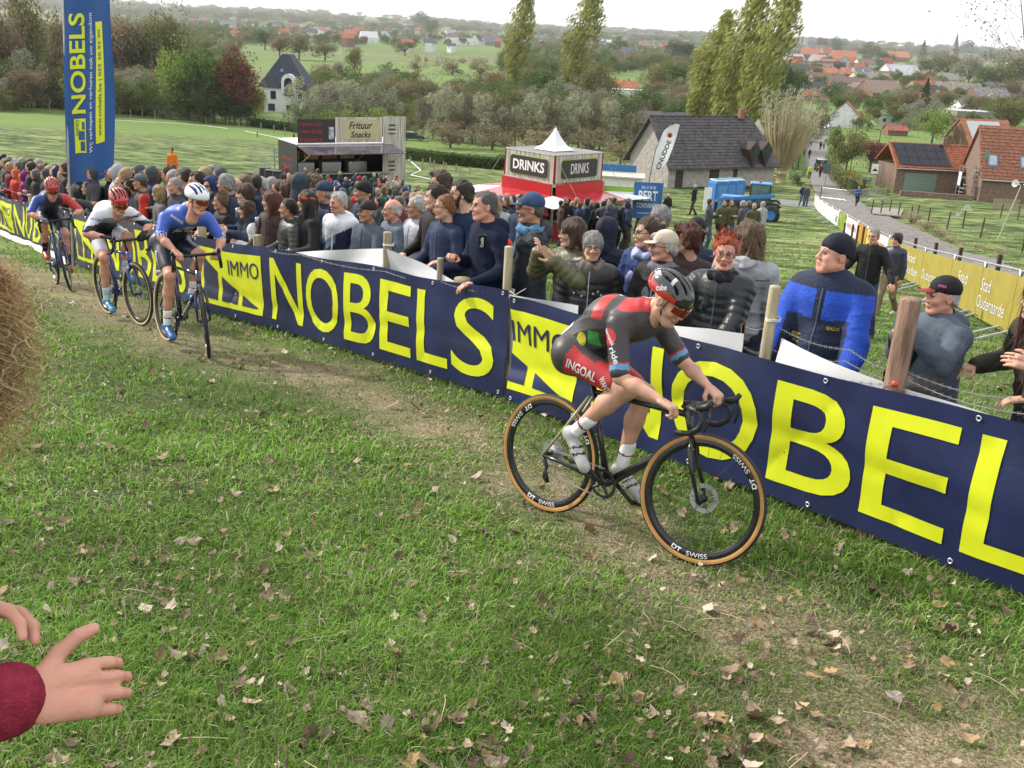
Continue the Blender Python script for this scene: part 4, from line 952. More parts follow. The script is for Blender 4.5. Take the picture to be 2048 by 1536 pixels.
def banner(label,pts,s_off,scale,hgt,wave,seed,m=NAVY_V,logo=True,length=None,lift=.005,skip=0,vr=(.12,.88)):
 """pts run from the far end to the near end; the course lies on the right hand side of that walk"""
 f,L = path_fn(pts);L = length or L
 S = banner_surf(f,wave,hgt,.04,0,seed);ns,nv = max(8,int(L / .09)),14
 root = None;su,vu = np.meshgrid(np.linspace(0,L,ns + 1),np.linspace(0,1,nv + 1),indexing='ij')
 A = S(su.ravel(),vu.ravel(),0);B = S(su.ravel(),vu.ravel(),-.004);n = len(A);Fc = []
 for i in range(ns):
  for j in range(nv):
   a = i * (nv + 1) + j;Fc.append((a,a + nv + 1,a + nv + 2,a + 1));Fc.append((n + a,n + a + 1,n + a + nv + 2,n + a + nv + 1))
 root = obj('advertising_banner',meshdata('advertising_banner',np.concatenate([A,B]),np.array(Fc),[m],None,True));tag(root,label,'banner','blue and yellow banners along the fence')
 def lay(name,V2,F2,s0,w,v0,h_,mt,lf):
  W = V2[:,0].max() or 1;s = s0 + V2[:,0] / W * w;v = v0 + V2[:,1] * h_;ok = s > .004
  P = S(np.clip(s,.004,L - .004),v,lf)
  F2 = F2[(ok[F2]).any(1) & (s[F2] < L).any(1)]
  if len(F2) == 0:return None
  return obj(name,meshdata(name,P,F2,[mt]),root)
 def gridpoly(poly):      # polygon in 0..1 cut into small cells
  bm = bmesh.new();vs = [bm.verts.new((p[0],p[1],0)) for p in poly];bm.faces.new(vs)
  for t in np.arange(.06,1,.06):
   for no in (Vector((1,0,0)),Vector((0,1,0))):bmesh.ops.bisect_plane(bm,geom=bm.verts[:] + bm.edges[:] + bm.faces[:],plane_co=no * float(t),plane_no=no,dist=1e-5)
  bmesh.ops.triangulate(bm,faces=bm.faces);bm.verts.index_update()
  V = np.array([v.co[:] for v in bm.verts]);Q = np.array([[v.index for v in q.verts] for q in bm.faces]);bm.free();return V,Q
 def poly(name,p,s0,w,v0,h_,mt,lf):
  p = np.array(p,float);x0,x1,y0,y1 = p[:,0].min(),p[:,0].max(),p[:,1].min(),p[:,1].max()
  V,Q = gridpoly([((q[0] - x0) / (x1 - x0),(q[1] - y0) / (y1 - y0)) for q in p]);lay(name,V,Q,s0 + x0 * w,(x1 - x0) * w,v0 + y0 * h_,(y1 - y0) * h_,mt,lf)
 q = lambda v:(v - s_off) * scale;v0,v1 = vr;hh = v1 - v0
 lw = 1.5 * scale;s0 = q(.14)
 poly('logo_panel',[(0,0),(1,0),(1,1),(0,1)],s0,lw,v0,hh,YEL_V,lift)
 for pp in ([(.07,.1),(.31,.1),(.31,.61),(.07,.84)],[(.38,.1),(.62,.1),(.62,.335),(.38,.545)],[(.69,.1),(.93,.1),(.93,.12),(.69,.285)]):poly('logo_window',pp,s0,lw,v0,hh,m,lift * 2)
 V,Q,W = glyphs('IMMO',.0,.12);lay('lettering',V,Q,s0 + lw * .49,lw * .47,v0 + hh * .60,hh * .27,m,lift * 2)
 for ch,a,b in (('N',1.83,2.47),('O',2.55,3.24),('B',3.34,3.9),('E',3.98,4.5),('L',4.6,5.07),('S',5.13,5.68)):
  if q(a) > L:continue
  V,Q,W = glyphs(ch,.004,.06);lay('letter',V,Q,q(a),(b - a) * scale,v0,hh,YEL_V,lift)
 e = MB()
 for s in np.arange(.06,L,.95):
  for v in (.035,.965):
   c = S(np.array(s),np.array(v),.004);x,y,tx,ty = f(np.array(s));c = np.array(c).ravel();t = np.array([tx,ty,0.]).ravel();r = .013
   e.tube([c + t * r * math.cos(a) + np.array([0,0,1]) * r * math.sin(a) for a in np.linspace(0,6.283,9)[:-1]],.0045,4,closed=True)
 e.build('eyelets',[STEEL],root)
 return root,S,L
def on_fence(u,v,off=.15):
 """point seen at (u, v) on the vertical sheet that stands off metres behind the fence line"""
 d = ray(u,v);best = None
 for (x0,y0,x1,y1) in zip(FX[:-1],FY[:-1],FX[1:],FY[1:]):
  t = np.array([x1 - x0,y1 - y0]);t = t / np.linalg.norm(t);n = np.array([t[1],-t[0]]);o = np.array([x0,y0]) + n * off
  dn = d[:2] @ n
  if abs(dn) < 1e-6:continue
  k = (o @ n) / dn;p = d * k;s = (p[:2] - np.array([x0,y0])) @ t;Ls = math.hypot(x1 - x0,y1 - y0)
  if k > 0 and -.15 <= s <= Ls + .15:return p
 return None
def post(u,v,r,label,off=.12,m=WOOD,lean=(0,0),group='round wooden fence posts',sq=False,name='fence_post'):
 p = on_fence(u,v,off);z0 = H(p[0],p[1]);hgt = p[2] - z0;g = MB();R.seed(int(u))
 if sq:g.box((0,0,hgt / 2 - .1),(r * 2,r * 1.4,hgt + .2),bev=.006)
 else:g.tube([(0,0,-.25),(lean[0] * .5,lean[1] * .5,hgt * .5),(lean[0],lean[1],hgt - .01),(lean[0],lean[1],hgt)],[r * 1.04,r,r * .97,r * .9],14)
 o = g.build(name,[m],None,True);o.location = (p[0] - lean[0],p[1] - lean[1],z0);tag(o,label,'fence post',group);return o,p
def build_fence():
 a = banner('long navy banner with yellow lettering beside the first three riders, centre of the picture',[(-3.93,12.5),(-2.28,10.72),(-.07,8.14)],0.0,1.0,.90,.014,3)
 b = banner('navy banner with big yellow letters behind the nearest rider, running off to the right',[(-.045,8.02),(1.68,5.94),(2.37,5.0),(2.61,4.66),(3.6,3.25)],.87,1.045,.87,.030,9)
 c = banner('dusty navy banner with yellow lettering behind the riders in white and blue',[(-7.86,18.2),(-5.12,14.45),(-3.98,12.56)],-.05,1.13,.92,.02,5,m=DIRTY_V)
 d = banner('rippled navy banner with yellow letters at the far left, behind the rearmost rider',[(-13.9,27.5),(-10.8,22.9),(-8.0,18.4)],-.2,1.72,.95,.045,6,m=DIRTY_V)
 # white skirt under the far left banner
 f,L = path_fn([(-13.9,27.5),(-10.8,22.9),(-8.0,18.4)]);V = [];Fc = []
 for i in range(41):
  s = L * i / 40;x,y,tx,ty = f(s);x += ty * .05;y -= tx * .05;V += [(x + ty * .06,y - tx * .06,H(x,y) + .005),(x,y,H(x,y) + .11 + .01 * math.sin(i)),]
  if i:k = 2 * i;Fc.append((k - 2,k,k + 1,k - 1))
 o = obj('groundsheet',meshdata('groundsheet',V,Fc,[WHITE_VINYL]));tag(o,'white plastic strip lying along the foot of the far left banner','plastic sheet')
 # white sheets tied behind the banners; top edges as seen
 def sheet(label,tops,bottom,off,seed):
  P = [on_fence(u,v,off) for u,v in tops];V = [];Fc = [];n = 12;cols = 0;g = np.random.default_rng(seed);ph = g.uniform(0,6,4)
  for (p,q) in zip(P[:-1],P[1:]):
   m_ = max(3,int(np.linalg.norm(q - p) / .08))
   for i in range(m_ + (1 if q is P[-1] else 0)):
    t = p + (q - p) * i / m_
    for j in range(n + 1):
     z0 = H(t[0],t[1]) + bottom;z = t[2] + (z0 - t[2]) * j / n;w = .018 * math.sin(cols * .5 + ph[0] + j * .55) + .012 * math.sin(cols * .23 + j * .9 + ph[1])
     V.append((t[0] - .76 * w,t[1] - .65 * w,z))
    cols += 1
  k = len(V)
  for (x,y,z) in list(V):V.append((x + .003,y + .0025,z))
  for c_ in range(cols - 1):
   for j in range(n):a_ = c_ * (n + 1) + j;Fc.append((a_,a_ + 1,a_ + n + 2,a_ + n + 1));Fc.append((k + a_,k + a_ + n + 1,k + a_ + n + 2,k + a_ + 1))
  o = obj('white_sheet',meshdata('white_sheet',V,np.array(Fc),[WHITE_VINYL],None,True));tag(o,label,'plastic sheet','white sheets tied behind the banners');return o
 sheet('white sheet hanging between the fleece man and the bald man behind the centre banner',[(585,505),(660,500),(768,497)],.25,.10,1)
 sheet('white sheet sloping down right of the wooden post the bald man leans on',[(776,496),(840,526),(905,560),(930,572)],.25,.12,2)
 sh = sheet('narrow white sheet with small print left of the nearest rider',[(1022,588),(1080,598),(1152,612)],.2,.08,3)
 sheet('white sheet between the nearest rider and the thin red brown stake',[(1345,652),(1420,657),(1486,668)],.2,.09,4)
 sheet('white sheet gripped by the man in the blue and navy coat',[(1557,678),(1600,697),(1690,733),(1772,766)],.2,.10,5)
 sheet('white sheet running off the right edge below the lilac jacket',[(1812,778),(1900,806),(2048,852),(2200,905)],.2,.10,6)
 W2 = mat('pale_peeled_wood',(.42,.36,.23),.8,var=.25,scale=5,stretch=(5,5,.6),bump=.5,bscale=30);W3 = mat('grey_red_old_wood',(.27,.17,.12),.85,var=.4,scale=7,stretch=(6,6,.6),bump=.6,bscale=35);W4 = mat('dark_old_wood',(.08,.05,.035),.9,var=.5,scale=9,stretch=(6,6,.6),bump=.7,bscale=30)
 post(775,464,.042,'pale round post the bald man rests his hands on')
 post(881,516,.030,'short round post in front of the man in the navy polo neck')
 post(925,556,.075,'wide low post under the hands of the shaved man in the navy hoodie')
 post(1018,493,.036,'round post with white string between the boy in the red cap and the banner joint',m=W2)
 post(1551,572,.036,'pale post held by the woman with red hair',m=W2,lean=(.02,0))
 post(1822,597,.060,'thick weathered post with a red cord in front of the man filming',m=W3,lean=(.02,0))
 post(1787,742,.045,'broken dark plank beside the thick weathered post',m=W4,sq=True,off=.2)
 post(1487,646,.014,'thin red brown stake at the end of the white sheet',m=W4,sq=True)
 post(403,440,.055,'broad post just left of the centre banner',m=W2)
 post(515,470,.050,'stout post under the hand of the woman in the white sleeved vest',m=WOOD)
 post(147,447,.055,'grey square post beside the foot of the tall blue flag',m=mat('grey_wood',(.25,.25,.22),.85,var=.25,bump=.4),off=-.02,sq=True)
 post(60,390,.045,'post between the left banners under the purple hooded woman',m=W2)
 # string round a post and the barbed wires
 m = MB()
 for (u,v,r) in ((1018,583,.045),(1546,640,.045),(777,490,.05)):
  p = on_fence(u,v,.12)
  for k in range(3):m.tube([p + np.array([r * math.cos(t),r * math.sin(t),.006 * k + .004 * math.sin(3 * t)]) for t in np.linspace(0,6.283,13)[:-1]],.0035,4,closed=True)
 m.tube([on_fence(1020,582,.06),on_fence(1030,590,.03),on_fence(1052,577,.03)],.003,4)
 o = m.build('tying_string',[mat('white_string',(.6,.6,.58),.8)]);tag(o,'white string wound round the wooden fence posts','string')
 MB().lathe([(.0,-.02),(.018,-.014),(.022,0),(.018,.014),(0,.02)],10,c=on_fence(1790,768,.02)).build('insulator',[mat('orange_plastic',(.5,.06,.02),.4)],None,True)
 tag(bpy.data.objects['insulator'],'small orange plastic insulator on the thick weathered post','insulator')
 def wire(label,pts,off,barbs=True):
  P = [on_fence(u,v,off) for u,v in pts];Q = []
  for a_,b_ in zip(P[:-1],P[1:]):
   n = 14
   for i in range(n):t = i / n;q = a_ + (b_ - a_) * t;Q.append(q - np.array([0,0,.03 * math.sin(math.pi * t)]))
  Q.append(P[-1]);g = MB();g.tube(Q,.0022,4)
  if barbs:
   d = 0
   for a_,b_ in zip(Q[:-1],Q[1:]):
    L = np.linalg.norm(b_ - a_);n = max(1,int(L / .11))
    for i in range(n):c = a_ + (b_ - a_) * (i + .5) / n;g.tube([c + (.008,0,.012),c - (.008,0,.012)],.0015,3);g.tube([c + (-.01,0,.010),c - (-.01,0,.010)],.0015,3)
  o = g.build('barbed_wire',[STEEL]);tag(o,label,'wire','barbed wires along the fence')
 wire('barbed wire strand crossing the coat of the man in blue and navy',[(1487,694),(1545,700),(1690,722),(1815,760),(2048,828),(2150,850)],.14)
 wire('barbed wire strand in front of the lilac jacket at the right edge',[(1557,655),(1700,700),(1815,745),(2048,800),(2150,830)],.16)
 wire('barbed wire just above the second banner, lower strand',[(1545,728),(1790,770),(2048,865)],.05)
 wire('taut wire from the red brown stake to the pale post',[(1488,652),(1546,648)],.12,False)
 wire('barbed wire on the top edge of the centre banner',[(400,475),(515,492),(600,509),(770,543),(880,563),(1010,586)],.03)
 wire('barbed wire above the banner behind the rider in white',[(147,418),(250,433),(400,465)],.08)
 wire('barbed wire along the far left banner',[(0,372),(60,392),(147,420)],.08)
 # black drainage pipe end lying on the grass under the centre banner
 p = G(465,632);g = MB()
 for k in range(14):g.tube([p + np.array([.06 * k * .5 - .2,.25 - .03 * k,.05]),p + np.array([.06 * k * .5 - .185,.235 - .03 * k,.05])],[.062 if k % 2 else .05] * 2,12)
 o = g.build('drain_pipe',[BLACK],None,True);tag(o,'short black ribbed pipe lying under the centre banner','pipe')
# ------------------------------------------------------------------ the people along the fence, one by one
HP = {1:86,2:78,3:79,4:77,5:66,6:60,7:62,8:57,9:52,10:57,11:50,12:61,13:54,14:57,15:47,16:42,17:56,18:59,19:51,20:44,21:44,22:43,23:44,24:42,25:42,26:38,27:42,28:40,29:36,30:38,31:40,32:44,33:42,34:39,35:40,36:39,37:34,38:40,39:34,40:31,41:36,42:35,43:34,44:32,45:32,46:35,47:33,48:33,49:31,50:32,51:31}
def FP(u,v,height,face,look,label,**kw):
 """someone whose head is seen at (u, v); body heading face, head heading look (radians from +X); the distance follows from the size of the head"""
 k = height / 1.75;D = FPX * .235 * (k if height > 1.5 else .93) / HP[kw['seed']];p = ray(u,v) * D
 while (p[0] - np.interp(p[1],FY,FX)) * .74 < .42:D *= 1.015;p = ray(u,v) * D
 z = H(p[0],p[1]);h2 = (p[2] - z) / .934
 if not (.9 < h2 / height < 1.1):print('HEIGHT',label[:40],round(height,2),round(h2,2))
 h2 = min(max(h2,height * .9),height * 1.1)
 if height > 1.5:h2 = max(h2,1.52)
 t = look - face
 while t > math.pi:t -= 2 * math.pi
 while t < -math.pi:t += 2 * math.pi
 t = max(-1.35,min(1.35,t))
 kw.setdefault('vt',.0105 if D < 8 else .0135 if D < 10 else .0185);kw.setdefault('vh',.0066 if D < 8 else .0084 if D < 10 else .0112)
 return person('person',(p[0],p[1],z),face,label,kw.pop('group','spectators along the fence'),h2,turn=t,**kw)
def held(o,root):
 pass
def build_front():
 cs = -2.43                       # straight at the course
 LF = -3.0                        # looking left, up the course
 rs = 0
 nav,blk,dgr,mgr = (.012,.018,.045),(.014,.014,.016),(.045,.048,.055),(.12,.13,.15)
 # far right
 FP(2180,560,1.7,-2.6,-2.6,'lilac puffer jacket at the right edge with folded arms, head out of the picture',head='woman',hair='long',hairc='brown',top=(.27,.27,.48),topk='puffer',bulk=.045,arms=('cross','cross'),seed=1)
 FP(2140,590,1.62,-2.9,-2.7,'dark olive jacket bending forward beside the lilac jacket, head cut off by the edge',top=(.035,.032,.022),bulk=.035,lean=.25,hairc='auburn',hair='long',head='woman',arms=('rest','post'),seed=2)
 def pp(V,J):
  t = np.zeros(len(V),int);x,y,z = V.T;t[(z < 1.14) & (np.abs(x) < .2)] = 1;t[(np.abs(x) < .02) & (z < 1.4) & (y > 0)] = 2;return t
 r,J,HM,k,jk = FP(1890,592,1.74,-2.75,-3.05,'man in grey blue coat and black cap with red visor filming with a phone',head='old',hair='crop',hairc='white',hat='cap',hatc=(.012,.011,.013),visc=(.22,.02,.03),top=(.075,.095,.125),mats_extra=((.10,.10,.09),(.01,.01,.01)),panel=pp,bulk=.045,build=1.12,arms=((-.18,.38,1.46),(-.06,.38,1.42)),hands=('grip','grip'),palms=((-.9,-.2,.5),(.9,-.2,.4)),belly=.04,hood=True,seed=3,sk='pink')
 Mw = Matrix.Translation(r.location) @ Matrix.Rotation(-2.75 - math.pi / 2,4,'Z')
 c = Mw @ Vector((-.14 * k,.46 * k,1.56 * k));ph = MB().box((0,0,0),(.078,.009,.155),bev=.004).mat(1).box((0,-.0055,0),(.07,.002,.14)).build('mobile_phone',[mat('phone_case',(.02,.10,.16),.3),BLACK]);ph.location = c;ph.rotation_euler = (.1,0,-2.75 - math.pi / 2);tag(ph,'blue cased phone held up by the man with the red visored cap','phone')
 for tx,col_,org,w in (('Saunier',(.6,.6,.6),(.04,.1,.07),.05),('HONDA',(.55,.1,.3),(-.07,.05,.08),.045),('Duval',(.5,.5,.5),(.08,.0,.06),.05)):
  V2,F2,W_ = glyphs(tx,.01,.3);cap = [c_ for c_ in r.children if c_.name.startswith('cap')][0]
  bv = BVHTree.FromPolygons([tuple(v.co) for v in cap.data.vertices],[tuple(q.vertices) for q in cap.data.polygons]);o3 = HM[:3,:3] @ np.array(org) + HM[:3,3];n3 = HM[:3,:3] @ np.array([org[0] * 1.0,org[1] + .01,.03]);decal('printed_lettering',V2,F2,cloth(col_),cap,bv,o3 * k,n3,(0,0,1),w,.016)
 def pb(V,J):
  t = np.zeros(len(V),int);x,y,z = V.T
  t[(z > 1.245 + .05 * np.abs(x) * 2 - .0)] = 1;t[(np.abs(x) > .2) & (z > .98)] = 1;t[(np.abs(x) > .235 + .0 * z) & (y < .0)] = 0;t[(z > 1.43)] = 0;t[(z < 1.02)] = 0
  t[(np.abs(x) < .028) & (y > 0)] = 0;return t
 r,J,HM,k,jk = FP(1672,508,1.80,-2.2,-2.95,'stout man in royal blue and navy padded coat and navy beanie gripping the white sheet',head='fat',hat='beanie',hatc=(.010,.010,.022),hair=None,hairc='grey',top=(.016,.022,.05),mats_extra=((.02,.07,.42),(.35,.25,.05)),panel=pb,bulk=.06,build=1.2,belly=.06,arms=((-.27,.30,.92),(.26,.32,.88)),hands=('grip','grip'),palms=((-.2,.2,1),(.2,.2,1)),seed=4,nod=.12,sk='pink',hem=.80)
 bv = BVHTree.FromPolygons([tuple(v.co) for v in jk.data.vertices],[tuple(q.vertices) for q in jk.data.polygons])
 for tx,org,w,h_ in (('SEALUX',(-.11,.2,1.21),.08,.022),('RTC',(.12,.2,1.13),.07,.035),('TEAM',(.12,.2,1.095),.06,.012)):
  V2,F2,W_ = glyphs(tx,.02,.3);decal('embroidered_lettering',V2,F2,cloth((.5,.33,.03)),jk,bv,Vector(org) * k,(org[0],1,0),(0,0,1),w,h_)
 r,J,HM,k,jk = FP(1452,505,1.68,-2.1,-1.75,'smiling woman with short bright red hair and round glasses in black quilted coat',head='woman',hair='spiky',hairc='red',glasses='round',top=(.012,.016,.018),topk='puffer',bulk=.045,arms=((-.10,.36,1.02),(.50,.33,1.18)),hands=('relaxed','grip'),palms=((0,.2,1),(.3,-1,.2)),scarf=(.012,.012,.014),hem=.75,seed=5,sk='pink',inner=1,legc=blk,tilt=-.06)
 r,*_ = FP(1497,478,1.66,1.3,2.5,'woman with long wavy light brown hair and checked scarf seen from behind',head='woman',hair='wavy',hairc='lightbrown',glasses='y',top=(.30,.31,.33),bulk=.03,scarf=(.35,.36,.38),arms=('chin','down'),seed=6)
 r,*_ = FP(1330,492,1.74,-2.3,-2.95,'man in beige cap with white hair and moustache, black leather jacket',head='old',hair='side',hairc='white',hat='cap',hatc=(.50,.43,.34),glasses='y',moust='grey',top=(.018,.016,.016),bulk=.04,build=1.05,arms=('down','rest'),scarf=(.13,.13,.15),seed=7,zipc=(.3,.3,.3),sk='pink')
 FP(1377,478,1.66,-2.2,2.3,'woman with auburn curly hair behind the beige cap',head='woman',hair='curly',hairc='auburn',top=(.05,.03,.03),seed=8)
 FP(1393,462,1.78,-2.0,-1.9,'man in black cap and dark blue jacket behind the auburn haired woman',hair='crop',hat='cap',hatc=(.012,.012,.014),top=(.02,.03,.06),glasses='y',bulk=.03,seed=9)
 FP(1298,465,1.68,-2.45,-2.9,'woman with dark brown hair and glasses in open blue coat with lilac scarf',head='woman',hair='bun',hairc='brown',glasses='y',top=(.02,.04,.13),bulk=.04,scarf=(.35,.38,.60),seed=10,sk='light')
 FP(1322,440,1.72,-2.2,-2.0,'grey haired head just above the beige cap',hair='boy',hairc='grey',top=dgr,seed=11)
 # centre
 r,J,HM,k,jk = FP(1186,492,1.66,-1.75,-1.6,'woman with short grey hair and glasses in black quilted coat and patterned scarf',head='old',hair='boy',hairc='grey',glasses='y',top=(.018,.018,.019),topk='puffer',bulk=.045,arms=('pocket','pocket'),scarf=(.16,.14,.12),seed=12,zipc=(.4,.4,.4),sk='fair')
 m = MB()
 for (x,z) in ((-.09,1.27),(-.12,1.24),(.09,1.27),(.12,1.24),(-.05,1.25),(.05,1.22)):m.lathe([(0,-.004),(.009,-.003),(.009,.003),(0,.005)],8,c=(x * k,(.175 - abs(x) * .15) * k,z * k),M=Matrix.Rotation(-math.pi / 2,3,'X'))
 m.build('press_studs',[STEEL],r)
 FP(1214,462,1.84,.9,.9,'person in dark navy hooded coat turned away behind the grey haired woman',hat='hood',hatc=(.014,.016,.035),top=(.014,.016,.035),bulk=.045,arms=('down','down'),seed=13)
 FP(1148,466,1.70,-2.55,-3.05,'woman in olive green quilted jacket with both hands raised',head='woman',hair='bob',hairc='brown',glasses='y',top=(.095,.095,.045),topk='puffer',bulk=.045,arms=((-.24,.36,1.48),(.02,.34,1.5)),hands=('open','relaxed'),palms=((.6,-.6,.4),(-.6,-.6,.4)),seed=14,sk='light')
 FP(1062,503,1.42,-2.45,-2.95,'boy with brown mop of hair and glasses in grey quilted jacket',head='child',hair='boy',hairc='brown',glasses='y',top=(.06,.062,.07),topk='quilt',bulk=.03,arms=('rest','down'),seed=15,sk='light')
 r,J,HM,k,jk = FP(1010,500,1.38,-2.2,-1.9,'boy in bright red cap and glasses leaning on the fence',head='child',hair='crop',hat='cap',hatc=(.52,.02,.03),glasses='y',top=(.04,.055,.09),topk='quilt',bulk=.03,arms=('rest','rest'),scarf=(.03,.2,.06),seed=16,sk='pink')
 r,J,HM,k,jk = FP(1066,417,1.80,-2.9,-3.1,'man in blue denim cap and glasses, navy coat with pale blue collar',hair='crop',hairc='darkgrey',hat='cap',hatc=(.03,.06,.13),glasses='y',top=(.035,.04,.05),bulk=.045,hood=True,scarf=(.08,.20,.34),arms=('down','pocket'),seed=17,beard=None,sk='tan')
 r,J,HM,k,jk = FP(988,410,1.82,-2.6,-2.85,'shaven headed man in navy hooded sweatshirt leaning over the fence with a black cup',head='man',hair='crop',hairc='darkgrey',top=(.012,.018,.040),topk='knit',bulk=.02,hood=True,build=1.12,arms=((-.24,.30,1.06),(.02,.33,1.22)),hands=('relaxed','grip'),seed=18,sk='pink',lean=.10)
 cw = Matrix.Translation(r.location) @ Matrix.Rotation(-2.6 - math.pi / 2,4,'Z') @ Vector((-.02 * k,.46 * k,1.24 * k));cw = Vector((PY(964,483,0.0 + r.location.y - .35)))
 cup = MB().lathe([(.026,0),(.034,.11),(.036,.112),(.033,.108),(.026,.01)],18).build('paper_cup',[BLACK],None,True);cup.location = cw - Vector((0,0,.055));tag(cup,'black paper cup with white lettering held by the shaven headed man','cup')
 V,Q,W = glyphs('Cnudde',.01,.2);P = [(-.0325 * math.sin((v[1] - .5) * .9),-.0325 * math.cos((v[1] - .5) * .9) * 1.02,.015 + v[0] / W * .08) for v in V];obj('lettering',meshdata('lettering',P,Q,[WHITE]),cup)
 FP(926,388,1.88,-2.6,-3.0,'tall bearded man with glasses in navy polo neck jumper',hair='short',hairc='dark',beard='dark',glasses='y',top=(.016,.030,.065),topk='knit',bulk=.014,arms=('rest','down'),seed=19,sk='light')
 FP(893,413,1.62,-2.4,-2.9,'woman with ginger hair and glasses in dark patterned coat behind the polo neck man',head='woman',hair='bun',hairc='ginger',glasses='y',top=(.02,.03,.07),seed=20)
 FP(874,390,1.70,-2.5,-3.1,'young woman with dark hair tied back and black leather jacket, in profile',head='woman',hair='bun',hairc='dark',top=(.014,.012,.013),bulk=.025,seed=21,sk='light')
 FP(884,367,1.86,-2.5,-3.0,'tall man with brown fringe and glasses behind the woman in profile',hair='side',hairc='brown',glasses='y',top=blk,seed=22)
 def pw(V,J):t = np.zeros(len(V),int);t[np.abs(V[:,0]) > .185] = 1;return t
 FP(836,414,1.76,-2.45,-2.9,'older man with white hair and glasses in pale grey quilted jacket with darker sleeves',head='old',hair='short',hairc='white',glasses='y',top=(.36,.38,.42),topk='quilt',mats_extra=((.13,.135,.15),),panel=pw,bulk=.035,hood=True,arms=('pocket','down'),seed=23,sk='tan',zipc=(.2,.2,.22))
 FP(787,420,1.72,-2.5,-2.95,'bald older man in grey blue jacket with hands folded on a post',head='old',hair='bald',hairc='white',top=(.10,.13,.17),bulk=.04,arms=((-.10,.30,1.17),(-.03,.33,1.15)),hands=('relaxed','relaxed'),seed=24,sk='pink')
 FP(737,423,1.70,-2.2,-2.6,'man in black and red cap and grey fleece holding the white sheet',head='old',hat='cap',hatc=(.025,.018,.02),visc=(.02,.02,.02),hair='crop',hairc='grey',top=(.10,.115,.145),topk='knit',bulk=.022,arms=((-.30,.33,.98),(-.02,.34,.98)),hands=('grip','grip'),seed=25,sk='tan',zipc=(.05,.05,.06))
 FP(728,383,1.82,-2.5,-3.0,'man in black knitted beanie behind the black and red cap',hat='beanie',hatc=(.012,.012,.014),hair=None,top=(.02,.03,.06),seed=26,sk='tan')
 def pv(V,J):
  t = np.zeros(len(V),int);x,y,z = V.T;a = z + .55 * x;t[(a > 1.26)] = 1;t[(a < 1.26) & (a > 1.16) & (x > -.05)] = 2;t[(x > .2)] = 0;t[(np.abs(x) < .012) & (y > 0) & (z < 1.35)] = 1;return t
 FP(679,405,1.76,-2.1,-2.35,'man with white hair in jacket of white, pale blue and navy blocks',head='old',hair='short',hairc='white',top=(.02,.028,.06),mats_extra=((.66,.68,.72),(.12,.19,.30)),panel=pv,bulk=.035,hood=True,arms=('pocket','down'),seed=27,sk='pink',hem=.8)
 FP(650,385,1.76,-2.5,-3.0,'man in dark blue baseball cap behind the white haired man',hat='cap',hatc=(.02,.035,.07),hair='crop',hairc='grey',top=nav,seed=28,sk='tan')
 FP(632,372,1.78,-2.5,-3.0,'curly fair haired man with glasses left of the dark blue cap',hair='curly',hairc='lightbrown',glasses='y',top=dgr,seed=29)
 FP(600,368,1.86,.6,1.0,'person in grey hooded top with the hood up, back turned',hat='hood',hatc=(.035,.045,.06),top=(.035,.045,.06),seed=30,arms=('down','down'))
 FP(617,403,1.64,-2.6,3.0,'woman with long dark hair and orange earmuff behind the dark green puffer jacket',head='woman',hair='long',hairc='dark',hat='band',hatc=(.4,.09,.02),top=blk,seed=31)
 FP(579,417,1.74,-2.6,-3.0,'man with dark hair in dark green quilted jacket with hood',hair='short',hairc='dark',top=(.028,.034,.030),topk='puffer',bulk=.04,hood=True,arms=('rest','rest'),seed=32,sk='tan')
 r,J,HM,k,jk = FP(512,418,1.64,-2.8,-3.0,'woman with long brown hair, black vest over white sleeves, bending with a drinks can',head='woman',hair='long',hairc='brown',top=(.015,.014,.016),mats_extra=((.50,.49,.50),),panel=lambda V,J:(np.abs(V[:,0]) > .17) * 1,bulk=.035,lean=.15,arms=('cup','rest'),hands=('grip','relaxed'),seed=33)
 FP(545,402,1.66,-2.3,-3.0,'woman with long auburn hair between the white sleeves and the dark green jacket',head='woman',hair='long',hairc='auburn',top=(.05,.03,.025),seed=34)
 r,*_ = FP(494,388,1.74,-2.7,-3.0,'young man with brown hair in navy jacket holding a drinks can',hair='boy',hairc='brown',top=(.02,.035,.065),arms=('cup','cup'),hands=('grip','grip'),seed=35)
 for (u,v,lab) in ((477,436,'silver drinks can held by the young man in navy'),(516,455,'dark drinks can held by the woman with white sleeves')):
  p = on_fence(u,v,.35);c = MB().lathe([(.0,0),(.026,.002),(.033,.012),(.033,.108),(.027,.12),(.0,.12)],16).build('drinks_can',[mat('can_metal',(.35,.36,.38),.25,.8)],None,True);c.location = p;tag(c,lab,'drinks can')
 FP(455,368,1.84,-2.6,2.9,'grey haired man with glasses in navy jacket behind the blue rider',head='old',hair='short',hairc='grey',glasses='y',top=(.015,.03,.06),seed=36,sk='tan')
 FP(425,372,1.72,-2.3,-2.2,'person in blue hood and sunglasses behind the blue rider',hat='hoodup',hatc=(.02,.03,.09),glasses='sun',beard='grey',top=(.02,.025,.05),seed=37)
 FP(444,403,1.66,-2.5,-3.0,'man with untidy fair hair in black jacket looking left by the broad post',hair='spiky',hairc='lightbrown',top=blk,seed=38,sk='tan')
 FP(470,374,1.72,-2.5,-2.9,'bald man right of the grey haired man',hair='bald',hairc='grey',top=nav,seed=39)
 FP(524,372,1.76,-2.5,-2.6,'person with short white hair and pale top behind the long haired women',hair='short',hairc='white',top=(.55,.56,.6),seed=40)
 FP(575,382,1.78,-2.5,2.0,'person with thick light brown hair seen from behind beside the grey hood',hair='curly',hairc='lightbrown',top=blk,seed=41)
 FP(396,362,1.78,-2.5,-2.5,'man with short dark hair in black jacket above the white helmet',hair='short',hairc='dark',top=blk,seed=42)
